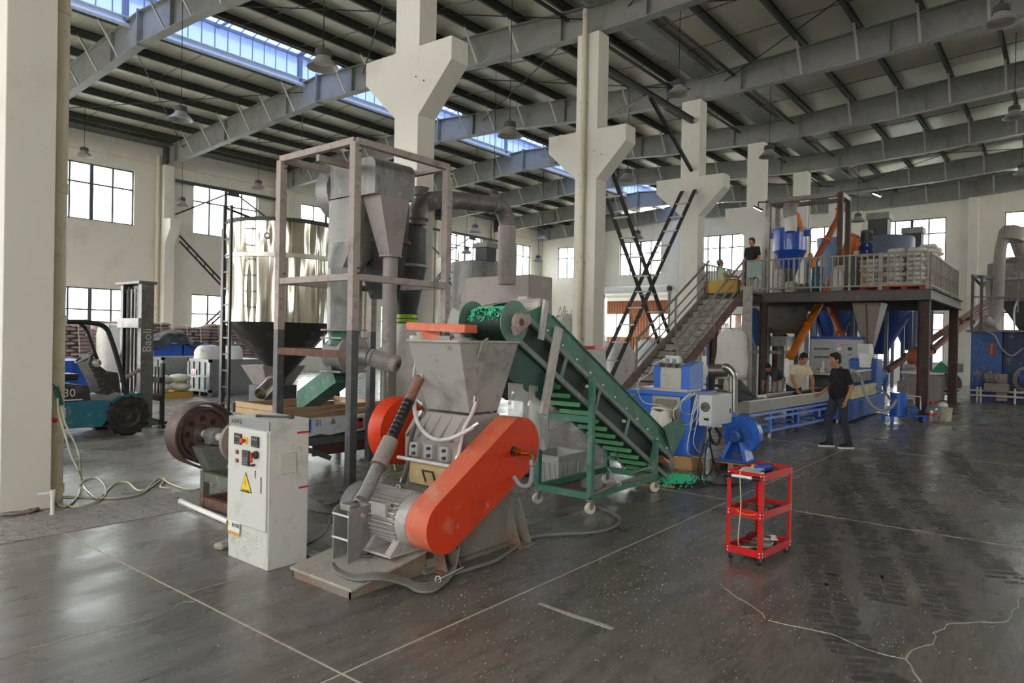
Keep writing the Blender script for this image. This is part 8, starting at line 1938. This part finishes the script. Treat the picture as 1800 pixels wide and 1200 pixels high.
def person(label, M, J, shirt, trousers, sleeve=.55, shoes=True, hair=1.0, lean=0, collar=False, legs=True, bare=(True, True), skin=None):
    """J: joint positions in the body's own frame (x forward, y left, z up); M places it in the hall"""
    sk = skin or M_skin
    root = thing('person', label, 'person', M @ V3((0, 0, 0))); w = lambda p: M @ V3(p)
    J = {k: (V3(v) if isinstance(v, tuple) else v) for k, v in J.items()}
    H = J['head']; hd = J.get('face', V3((1, 0, 0))).normalized(); hup = J.get('up', Z_).normalized(); hl = hup.cross(hd).normalized(); hup = hd.cross(hl).normalized()
    B = MB()
    R = Matrix((hd, hl, hup)).transposed()
    hp = lambda x, y, z: H+hd*x+hl*y+hup*z
    B.ell(hp(-.008, 0, .03), (.095, .076, .108), 20, 14, R); B.ell(hp(.022, 0, -.045), (.066, .056, .072), 16, 12, R)   # skull, jaw
    B.ell(hp(.062, 0, -.085), (.026, .026, .02), 10, 8, R)                                   # chin
    capsule(B, hp(.084, 0, .018), hp(.104, 0, -.022), .009, .016)                              # nose
    B.ell(hp(.096, 0, -.028), (.012, .020, .009), 8, 6, R)
    B.ell(hp(.082, 0, -.056), (.012, .024, .011), 8, 6, R)                                     # mouth mound
    B.ell(hp(.074, .0, .034), (.018, .052, .010), 10, 6, R)                                    # brow ridge
    for s_ in (-1, 1): B.ell(hp(-.005, s_*.078, -.002), (.018, .009, .032), 8, 8, R); B.ell(hp(.058, s_*.044, -.012), (.024, .018, .022), 8, 6, R)
    capsule(B, J['neck'], hp(-.015, 0, -.05), .058, .052)
    # torso
    P, Cst = J['hip'], J['chest']
    for a_, b_, r1, r2, wd in ((P, P.lerp(Cst, .5), .125, .125, .05), (P.lerp(Cst, .5), Cst, .125, .13, .06)):
        for s_ in (-1, 1): capsule(B, a_+Y_*s_*wd, b_+Y_*s_*wd, r1*.82, r2*.82)
    if J.get('belly'): B.ell(P.lerp(Cst, .42)+V3((.055, 0, 0)), (.12, .14, .17), 14, 10)
    for s_, n_ in ((1, 'l'), (-1, 'r')):
        sh, el, wr = J['sh_'+n_], J['el_'+n_], J['wr_'+n_]
        capsule(B, J['neck'].lerp(Cst, .35), sh, .065, .058); capsule(B, sh, el, .052, .040); capsule(B, el, wr, .041, .027, flat=.9)
        hdv = V3(J.get('hand_'+n_, wr-el)).normalized(); pn = V3(J.get('palm_'+n_, (0, -s_, 0))).normalized(); sd = hdv.cross(pn).normalized()*1
        # palm and five fingers
        capsule(B, wr, wr+hdv*.075, .026, .036, flat=.5, ax=pn)
        cr = J.get('curl_'+n_, .6)
        for f in range(4):
            o_ = (f-1.5)*.019; b0 = wr+hdv*(.085-.006*abs(f-1.2))+sd*o_; L = (.036, .041, .038, .029)[f]
            d1 = (hdv*math.cos(cr*.6)+pn*math.sin(cr*.6)); d2 = (hdv*math.cos(cr*1.5)+pn*math.sin(cr*1.5)); capsule(B, b0-hdv*.02, b0+d1*L, .0092, .0086, 8); capsule(B, b0+d1*L, b0+d1*L+d2*L*.9, .0086, .0075, 8)
        tb = wr+hdv*.025-sd*.026*1; td = (hdv*.75-sd*.55+pn*.35).normalized(); capsule(B, tb, tb+td*.04, .013, .011, 8); capsule(B, tb+td*.04, tb+td*.04+(hdv*.8+pn*.5).normalized()*.028, .0105, .009, 8)
    if legs:
        for n_ in 'lr': capsule(B, J['hp_'+n_], J['kn_'+n_], .078, .055); capsule(B, J['kn_'+n_], J['an_'+n_], .055, .035)
    melt_b = melt(B, '', sk, root, .0095, 2); melt_b.xf(M); body = melt_b.build('body', sk, root, smooth=180)
    # face details
    for s_ in (-1, 1):
        MB().ell(hp(.0835, s_*.031, .012), (.009, .014, .008), 10, 8, R).xf(M).build('eye', M_eye, root, smooth=60)
        MB().ell(hp(.0905, s_*.031, .012), (.004, .006, .006), 8, 6, R).xf(M).build('pupil', M_hair, root); MB().ell(hp(.087, s_*.033, .036), (.008, .021, .005), 10, 6, R).xf(M).build('eyebrow', M_brow, root)
    MB().ell(hp(.0925, 0, -.056), (.006, .022, .006), 10, 6, R).xf(M).build('mouth', M_lip, root, smooth=60)
    # hair cap
    hm = MB(); hm.ell(hp(-.02, 0, .052), (.096*hair, .085, .098), 20, 14, R); hm.ell(hp(-.05, 0, .0), (.062, .078, .075), 16, 12, R); hm.ell(hp(.035, 0, .098), (.055, .066, .04), 14, 10, R)
    for s_ in (-1, 1): hm.ell(hp(.015, s_*.072, .025), (.022, .010, .03), 8, 6, R)
    hh = melt(hm, '', M_hair, root, .011, 1); hh.xf(M).build('hair', M_hair, root, smooth=180)
    # shirt
    S = MB(); e_ = .018
    for a_, b_, r1, r2, wd in ((P-Z_*.03, P.lerp(Cst, .5), .135, .138, .056), (P.lerp(Cst, .5), Cst, .138, .14, .066)):
        for s_ in (-1, 1): capsule(S, a_+Y_*s_*wd, b_+Y_*s_*wd, r1*.86, r2*.86)
    if J.get('belly'): S.ell(P.lerp(Cst, .40)+V3((.058, 0, -.02)), (.135, .155, .19), 14, 10)
    capsule(S, J['neck']-Z_*.0, J['neck'].lerp(Cst, .5), .066, .10)
    for n_ in 'lr':
        sh, el = J['sh_'+n_], J['el_'+n_]; capsule(S, J['neck'].lerp(Cst, .35), sh, .078, .071); capsule(S, sh, sh.lerp(el, sleeve), .070, .064, 16)
    sm = melt(S, '', shirt, root, .013, 3)
    random.seed(2)
    for i, v in enumerate(sm.v): sm.v[i] = v + V3((noise.noise(v*9), noise.noise(v*9+V3((5, 0, 0))), 0))*.010
    sm.xf(M).build('shirt', shirt, root, smooth=180)
    if legs:
        T = MB()
        for n_ in 'lr':
            h_, k_, a_ = J['hp_'+n_], J['kn_'+n_], J['an_'+n_]
            capsule(T, h_, k_, .098, .072, 16); capsule(T, k_, a_+(k_-a_)*.05, .070, .058, 16)
        for s_ in (-1, 1): capsule(T, P+Y_*s_*.05, P-Z_*.08+Y_*s_*.06, .112, .10)
        tm = melt(T, '', trousers, root, .013, 2)
        for i, v in enumerate(tm.v): tm.v[i] = v + V3((noise.noise(v*12), noise.noise(v*12+V3((5, 0, 0))), 0))*.010
        tm.xf(M).build('trousers', trousers, root, smooth=180)
        if shoes:
            for n_ in 'lr':
                a_ = J['an_'+n_]; fd = V3(J.get('foot_'+n_, (1, 0, 0))).normalized(); rk = frame_for(fd)[0]; z0 = a_.z-.085; Q = MB()
                base = V3((a_.x, a_.y, z0)); mb = MB(); pr = [(-.07, .030, .03), (-.05, .038, .085), (.02, .040, .095), (.09, .046, .065), (.15, .045, .05), (.19, .030, .035)]
                rings = []
                for x, hw, h in pr: rings.append([base+fd*x+rk*hw*c_+Z_*(.022+h*s2) for c_, s2 in ((-1, 0), (-.95, .5), (-.6, .9), (0, 1), (.6, .9), (.95, .5), (1, 0))])
                mb.loft(rings).xf(M).build('shoe', M_shoe, root, smooth=50)
                so = MB().loft([[base+fd*x+rk*(hw+.004)*c_+Z_*z for c_, z in ((-1, 0), (-1, .026), (1, .026), (1, 0))] for x, hw, h in [(-.078, .028, 0)]+pr[1:]+[(.198, .024, 0)]]).xf(M).build('sole', M_sole, root)
    return root
def PM(loc, az, s_=1.0): return Matrix.Translation(V3(loc)) @ Matrix.Rotation(az, 4, 'Z') @ Matrix.Scale(s_, 4)
LEFT_AZ = math.atan2(-RT.y, -RT.x)     # facing picture-left
M_blk = mat('black_cotton', '#17171a', .85, bump=.15, bs=14); M_jean = mat('dark_denim', '#2b3038', .85, dirt=('#3c4350', .3, 6), bump=.15, bs=20)
# walking man
p0 = at(1472, 786, z=0); base = V3((p0.x, p0.y, 0))
hgt = 1.0
person('man in black t-shirt, dark jeans and white-soled shoes walking left past the trough', PM(base, LEFT_AZ, 1.0), dict(
    head=(.075, 0, 1.555), face=(1, .05, -.06), neck=(.0, 0, 1.40), chest=(-.02, 0, 1.22), hip=(-.02, 0, .93), belly=(1, 0, 0),
    sh_l=(-.03, .19, 1.35), el_l=(-.12, .235, 1.08), wr_l=(-.02, .24, .86), hand_l=(.12, 0, -1), palm_l=(.5, -.8, 0), curl_l=.8,
    sh_r=(-.01, -.19, 1.35), el_r=(.02, -.25, 1.07), wr_r=(.22, -.22, .95), hand_r=(1, 0, -.35), palm_r=(0, .8, -.5), curl_r=.9,
    hp_l=(-.03, .09, .88), kn_l=(-.06, .10, .47), an_l=(-.16, .10, .085), foot_l=(1, .1, 0),
    hp_r=(.02, -.09, .88), kn_r=(.13, -.09, .47), an_r=(.10, -.09, .085), foot_r=(1, -.05, 0)), M_blk, M_jean, sleeve=.62)
# man in cream shirt leaning on the trough (standing behind it)
p1 = atf(1399, 640, 15.6); az = math.atan2(-F_.y, -F_.x)+.25
M_crm = mat('cream_tshirt', '#d8ccb0', .85, bump=.15, bs=14); M_navy = mat('navy_trousers', '#1e2747', .85)
person('man in cream t-shirt leaning with both hands on the cooling trough', PM((p1.x, p1.y, .0), az, 1.0), dict(
    head=(.26, .0, 1.50), face=(.93, .1, -.42), up=(.35, 0, .95), neck=(.16, 0, 1.37), chest=(.10, 0, 1.20), hip=(-.06, 0, .92),
    sh_l=(.14, .19, 1.31), el_l=(.26, .24, 1.05), wr_l=(.36, .16, .84), hand_l=(.7, 0, -.5), palm_l=(0, -.2, -1), curl_l=.3,
    sh_r=(.14, -.19, 1.31), el_r=(.24, -.25, 1.05), wr_r=(.36, -.22, .84), hand_r=(.7, 0, -.5), palm_r=(0, .2, -1), curl_r=.3,
    hp_l=(-.06, .09, .88), kn_l=(-.04, .10, .47), an_l=(-.08, .11, .085), hp_r=(-.06, -.09, .88), kn_r=(-.04, -.10, .47), an_r=(-.08, -.11, .085)), M_crm, M_navy, sleeve=.5)
# man on the mezzanine behind the railing, facing left
p2 = at(1321, 500, x=21.0)
person('man in black polo shirt standing behind the mezzanine railing, looking left', PM((21.0, p2.y, MZ), LEFT_AZ+.5, 1.02), dict(
    head=(.03, 0, 1.56), face=(1, .1, -.03), neck=(.0, 0, 1.41), chest=(-.01, 0, 1.24), hip=(-.01, 0, .93),
    sh_l=(0, .2, 1.36), el_l=(-.02, .26, 1.08), wr_l=(.14, .22, .98), sh_r=(0, -.2, 1.36), el_r=(-.02, -.26, 1.08), wr_r=(.12, -.2, 1.0),
    hp_l=(0, .09, .88), kn_l=(.01, .1, .47), an_l=(-.02, .1, .085), hp_r=(0, -.09, .88), kn_r=(.01, -.1, .47), an_r=(-.02, -.1, .085)), M_blk, M_blk, sleeve=.6)
# seated man with grey cap at the stair head
p3 = at(1273, 505, x=21.4)
M_lime = mat('pale_green_tshirt', '#b9c9a2', .85, bump=.15, bs=14); M_greyt = mat('grey_trousers', '#54544f', .85)
pr3 = person('man in pale green t-shirt sitting and leaning back at the stair head', PM((21.4, p3.y, MZ), LEFT_AZ+PI-.45, .95), dict(
    head=(-.14, 0, 1.10), face=(1, 0, .25), up=(-.25, 0, 1), neck=(-.12, 0, .95), chest=(-.08, 0, .80), hip=(.02, 0, .50),
    sh_l=(-.10, .19, .90), el_l=(.08, .25, .68), wr_l=(.30, .2, .66), sh_r=(-.10, -.19, .90), el_r=(.08, -.25, .68), wr_r=(.30, -.2, .66),
    hp_l=(.05, .10, .47), kn_l=(.44, .12, .50), an_l=(.50, .12, .085), hp_r=(.05, -.10, .47), kn_r=(.42, -.12, .50), an_r=(.46, -.12, .085)), M_lime, M_greyt, sleeve=.5)
mc = PM((21.4, p3.y, MZ), LEFT_AZ+PI-.45, .95)
MB().ell((-.16, 0, 1.155), (.115, .10, .085), 14, 8).prism([(-.06, -.06, 1.15), (.03, -.05, 1.17), (.03, .05, 1.17), (-.06, .06, 1.15)], (0, 0, .012)).xf(mc).build('cap', mat('grey_cap', '#6f706d', .85), pr3, smooth=60)
st = thing('stool', 'small metal stool under the seated man', 'stool', (21.4, p3.y, MZ)); mb = MB().cbox((0, 0, .385), .34, .34, .03)
mb.xf(mc).build('stool_seat', M_dark, st)
for s_, q_ in ((-1, -1), (1, -1), (-1, 1), (1, 1)): MB().rod((s_*.14, q_*.14, 0), (s_*.13, q_*.13, .37), .014, 6).xf(mc).build('leg', M_dark, st)
# bending worker half hidden behind the posts under the mezzanine
p4 = atf(1368, 650, 19.6)
person('worker in dark grey shirt bending behind the posts under the mezzanine', PM((p4.x, p4.y, 0), LEFT_AZ+PI*.15, .95), dict(
    head=(.42, 0, 1.22), face=(.6, 0, -.8), up=(.8, 0, .6), neck=(.30, 0, 1.18), chest=(.2, 0, 1.10), hip=(-.06, 0, .92),
    sh_l=(.27, .18, 1.12), el_l=(.36, .2, .86), wr_l=(.42, .18, .64), sh_r=(.27, -.18, 1.12), el_r=(.36, -.2, .86), wr_r=(.42, -.18, .64),
    hp_l=(-.06, .1, .88), kn_l=(-.0, .1, .47), an_l=(-.04, .1, .085), hp_r=(-.06, -.1, .88), kn_r=(0, -.1, .47), an_r=(-.04, -.1, .085)), mat('dark_grey_shirt', '#3c4144', .85), mat('light_grey_trousers', '#a8a39a', .85), sleeve=.95)
# ================================================================== SMALL THINGS
# ---- pendant lamps: one built, the rest copied with their parts
M_lampw = mat('pale_lamp_shade', '#a9a8a4', .4, .2, dirt=('#8f8d88', .3, 9)); M_lampd = mat('lamp_driver', '#4c4a49', .5)
L0 = thing('pendant_lamp', '', 'lamp', (0, 0, 0))
MB().lathe([(.06, .33), (.13, .30), (.14, .20), (.12, .19)], n=20, cap0=True).build('driver_housing', M_lampd, L0, smooth=35)
MB().lathe([(.11, .20), (.13, .15), (.24, .04), (.27, 0), (.26, 0), (.22, .045), (.11, .15)], n=28).build('shade', M_lampw, L0, smooth=35)
MB().lathe([(.001, .09), (.2, .09)], n=20).build('lens', M_bagw, L0); MB().torus((0, 0, .36), X_, .03, .008, 12, 5).build('hook', M_dark, L0)
wr0 = MB().rod((0, 0, .36), (0, 0, 1.36), .008, 6).build('wire', M_black, L0, origin=(0, 0, .36))
lamps = [(148, 268, 24.5, 'hanging highest left, beside the left column'), (318, 200, 16.0, 'left one below the skylight, in front of the eave purlins'), (568, 105, 11.8, 'nearest the camera, left of the first corbel'), (454, 325, 27.0, 'above the stainless silo'), (320, 355, 28.0, 'over the window right of the forklift mast'), (896, 228, 15.2, 'right of the first corbel under the rafter'), (1193, 155, 15.6, 'left of the third column top'), (1352, 267, 19.0, 'in front of the fourth column'), (1760, 28, 12.0, 'at the top right corner'), (1783, 198, 18.0, 'at the right edge, below the corner one'), (868, 345, 21.0, 'above the tall grey duct'), (835, 402, 26.5, 'over the window left of the tall duct'), (952, 505-10, 33.0, 'low over the enclosure, before the corner window'), (1103, 308, 20.5, 'right of the second column'), (1120, 413, 27.5, 'before the end wall, between second and third columns'), (1508, 383, 27.0, 'above the slate silos'), (1797, 298, 24.0, 'cut by the right edge below the others'), (820, 440, 33.0, 'small and far, before the window left of the duct'), (953, 416, 31.0, 'small and far, over the corner window'), (946, 455, 36.5, 'smallest one in the far corner')]
for i, (px2, py2, d, lab) in enumerate(lamps):
    o = L0 if i == 0 else copy_tree(L0)
    p = atf(px2, py2, d)
    while G0-.15 < p.y < G1+.15: d += .3; p = atf(px2, py2, d)
    ztop = zt(p.y)+DECK+.02
    place(o, (p.x, p.y, p.z-.14), 0, 'grey pendant high-bay lamp ' + lab, 'pendant high-bay lamps')
    for ch in o.children:
        if ch.name.startswith('wire'): ch.scale.z = max(.05, ztop-(p.z-.14)-.36)
# ---- sacks and things on the mezzanine
random.seed(21)
M_pal = mat('orange_plastic_pallet', '#d5431c', .5)
for i, (y0_, nl, lab) in enumerate(((3.95, 6, 'left orange mezzanine pallet'), (2.95, 8, 'right orange mezzanine pallet at the corner'))):
    t = thing('plastic_pallet', 'orange plastic pallet under white sacks, ' + lab, 'pallet', (21.2, y0_+.5, MZ))
    MB().box(20.72, y0_, MZ+.10, 21.7, y0_+.98, MZ+.13).build('pallet_deck', M_pal, t)
    for k in range(3): MB().box(20.72, y0_+.0+k*.42, MZ, 21.7, y0_+.14+k*.42, MZ+.10).build('pallet_foot', M_pal, t)
    for l in range(nl):
        z = MZ+.13+l*.125
        for y in ((y0_+.24, y0_+.72) if l % 2 else (y0_+.33, )):
            put(protoW, (21.0, y+random.uniform(-.02, .02), z), random.uniform(-.06, .06), '%s white sack, %s layer, %s' % ('left' if y > y0_+.5 else 'right', ORD[l], lab), 'sacks on the ' + lab)
        if not l % 2: put(protoW, (20.98, y0_+.78, z), PI/2+random.uniform(-.06, .06), 'left end white sack, %s layer, %s' % (ORD[l], lab), 'sacks on the ' + lab)
        put(protoW, (21.45, y0_+.5, z), PI/2+random.uniform(-.06, .06), 'rear white sack, %s layer, %s' % (ORD[l], lab), 'sacks on the ' + lab)
random.seed(4)
for l in range(11):
    for k in range(2): put(protoW, (22.6+k*.75, 3.15+(.05 if l % 2 else 0), MZ+.02+l*.125), PI/2*(l % 2)+random.uniform(-.06, .06), '%s white sack, %s layer, tall wrapped stack at mezzanine right end' % (('front', 'rear')[k], ORD[l]), 'sacks of the tall wrapped stack on the mezzanine')
for i, (px2, w_, h_, m, lab) in enumerate(((1312, .36, .5, M_bagw, 'first white bag at the left end of the mezzanine railing'), (1331, .34, .5, M_bagw, 'second white bag at the left end of the mezzanine railing'), (1368, .42, .7, M_bagw, 'half-full white bag next to the rusty frame post'), (1383, .3, .75, mat('grey_green_drum', '#5a625d', .6), 'grey-green drum beside the blue hopper outlet'), (1391, .4, .35, M_bagc, 'cream bag under the blue hopper outlet'), (1412, .42, .28, mat('grey_sacking', '#77736c', .9), 'slumped grey sack right of the hopper outlet'), (1437, .32, .72, mat('teal_drum', '#1f5e6b', .5), 'teal drum behind the railing'), (1475, .5, .75, M_bagw, 'white bag leaning behind the railing'), (1498, .45, .95, mat('dark_grey_drum', '#4f504e', .6), 'dark grey drum behind the railing'), (1517, .45, .85, mat('kraft_paper', '#b08e68', .85), 'brown paper sack behind the railing'))):
    p = at(px2, 500, x=20.75+.25*(i % 2)); bag('mezzanine_bag' if m in (M_bagw, M_bagc) else 'drum', lab, (p.x, p.y, MZ), w_, w_*.8, h_, m, i, 0, top=.5 if m in (M_bagw, M_bagc) else .95)
a_, b_ = at(1310, 461, x=20.28), at(1338, 487, x=20.28); rw = []
for i in range(13):
    u_ = i/12; rw.append([V3((20.28-.012*math.sin(i*1.9), a_.y+(b_.y-a_.y)*u_, a_.z+(b_.z-a_.z)*v+.012*math.sin(i))) for v in (0, .3, .6, 1)])
tag(MB().loft(rw, closed=False, caps=False).build('towel', mat('pale_green_cloth', '#9fb0a8', .8, dirt=('#b9c4bd', .4, 4)), smooth=60), 'pale grey-green cloth hung over the mezzanine railing', 'cloth')
p = at(1262, 500, x=20.6); q = at(1245, 505, x=20.6)
tag(MB().loft([ring_rect(20.5, 21.0, at(1296, 500, x=20.6).y, at(1241, 500, x=20.6).y, MZ-.0), ring_rect(20.45, 21.05, at(1300, 500, x=20.6).y, at(1238, 500, x=20.6).y, MZ+.42)]).build('yellow_tub', mat('mustard_plastic', '#b8912b', .5, dirt=('#9a7822', .3, 3)), smooth=30), 'mustard yellow plastic tub at the stair head', 'tub')
tag(MB().cbox((20.55, at(1237, 500, x=20.55).y, MZ+.2), .2, .16, .42).build('red_jerrycan', M_red, bevel=.03), 'red jerrycan at the stair head left of the yellow tub', 'canister')
# ---- cables across the floor
M_gc2 = mat('dusty_grey_cable', '#77736e', .7, dirt=('#5d5a57', .4, 25))
fhose('thick grey cable sweeping round the crusher foot towards the conveyor caster', [(790, 1010), (830, 998), (870, 985), (900, 966), (930, 945), (985, 938), (1045, 935), (1080, 925), (1090, 912), (1075, 900), (1045, 888), (1036, 880)], .016, M_gc2, 'cable')
def bundle(k):
    o_ = k*3
    pts = [at(536, 962+o_, z=.03), at(560, 972+o_, z=.05), at(580, 976+o_, z=.09), at(592, 1000+o_*.6, z=.10), at(625, 1012+o_*.7, z=.11), at(668, 1008+o_, z=.12), at(712, 1018+o_, z=.05), at(735, 1026+o_*1.4, z=.025), at(765, 1022+o_*1.6, z=.02), at(795, 1000+o_, z=.04), at(805, 975, z=.14), at(808, 950, z=.25)]
    hose('motor_cable', ['uppermost', 'second', 'third', 'lowest'][k] + ' of the grey cables sagging over the motor plate in front', pts, .013, M_gc2, 'cable', False, 6)
for k in range(4): bundle(k)
for k in range(5):
    o_ = k*5; hose('cable_heap', ['top', 'second', 'middle', 'fourth', 'bottom'][k] + ' strand of the cable bundle lying between cabinet and crusher', [at(534, 868+o_, z=.12-.02*k), at(552, 880+o_*.8, z=.12-.02*k), at(575, 888+o_*.6, z=.1-.015*k), at(600, 880+o_, z=.1-.015*k), at(622, 868+o_, z=.09-.015*k)], .016, M_cable, 'cable', False)
hose('cable_heap', 'dark cable dropping behind the cabinet to the motor plate', [at(536, 958, z=.03), at(560, 945, z=.12), at(577, 925, z=.22), at(582, 905, z=.32)], .014, M_cable, 'cable', False)
for k in range(3):
    hose('conveyor_cable', ['thick grey cable lying along the front rail of the conveyor stand', 'second grey cable lying along the conveyor stand rail', 'grey cable rising from the rail to the rear stand leg'][k], [at(1035, 870+k, y=ya-.09), at(1060, 862-k, y=ya-.09), at(1090, 848, y=ya-.09), at(1125, 838+k*2, y=ya-.09), at(1150, 832, y=ya-.08), at(1153, 824-k*2, y=ya-.05), at(1140, 823-k, y=ya+.02), at(1112, 830+k, y=ya+.2)], .014, M_gc2, 'cable', False)
hose('conveyor_cable', 'dark cable sagging from the conveyor underside to the stand', [at(962, 690, y=yb_), at(1010, 706, y=yb_+.05), at(1055, 718, y=yb_), at(1068, 760, y=yb_-.1), at(1085, 800, y=yb_-.2), at(1097, 826, y=yb_-.3)], .013, M_cable, 'cable', False)
# cable ties
for i, (px2, py2) in enumerate(((770, 1018), (1088, 850))):
    p = at(px2, py2, z=.05) if not i else at(px2, py2, y=ya-.12); q = at(px2+45, py2-22, z=.06) if not i else at(px2-20, py2-28, y=ya-.12)
    tag(MB().torus(p, V3((1, .3, 0)), .024, .003, 14, 4).rod(p, q, .003, 5).build('cable_tie', M_white), ['white cable tie round the front cable bundle', 'white cable tie round the conveyor stand cable'][i], 'cable tie')
# scattered granules on the floor
random.seed(33); gw = MB(); gg = MB()
for i in range(2600):
    x = random.gauss(4.2, 2.2); y = random.gauss(2.6, 1.4)
    if x < .5 or y < -1: continue
    s_ = random.uniform(.0016, .0034); (gg if random.random() < .12 else gw).cbox((x, y, s_/2+.001), s_*1.3, s_, s_, random.uniform(0, 3))
tag(gw.build('white_granules', mat('white_granule', '#d8d8cf', .6)), 'tiny pale plastic granules scattered over the floor', 'granules', kind='stuff')
tag(gg.build('green_granules', M_flake), 'tiny green plastic granules scattered over the floor', 'granules', kind='stuff')
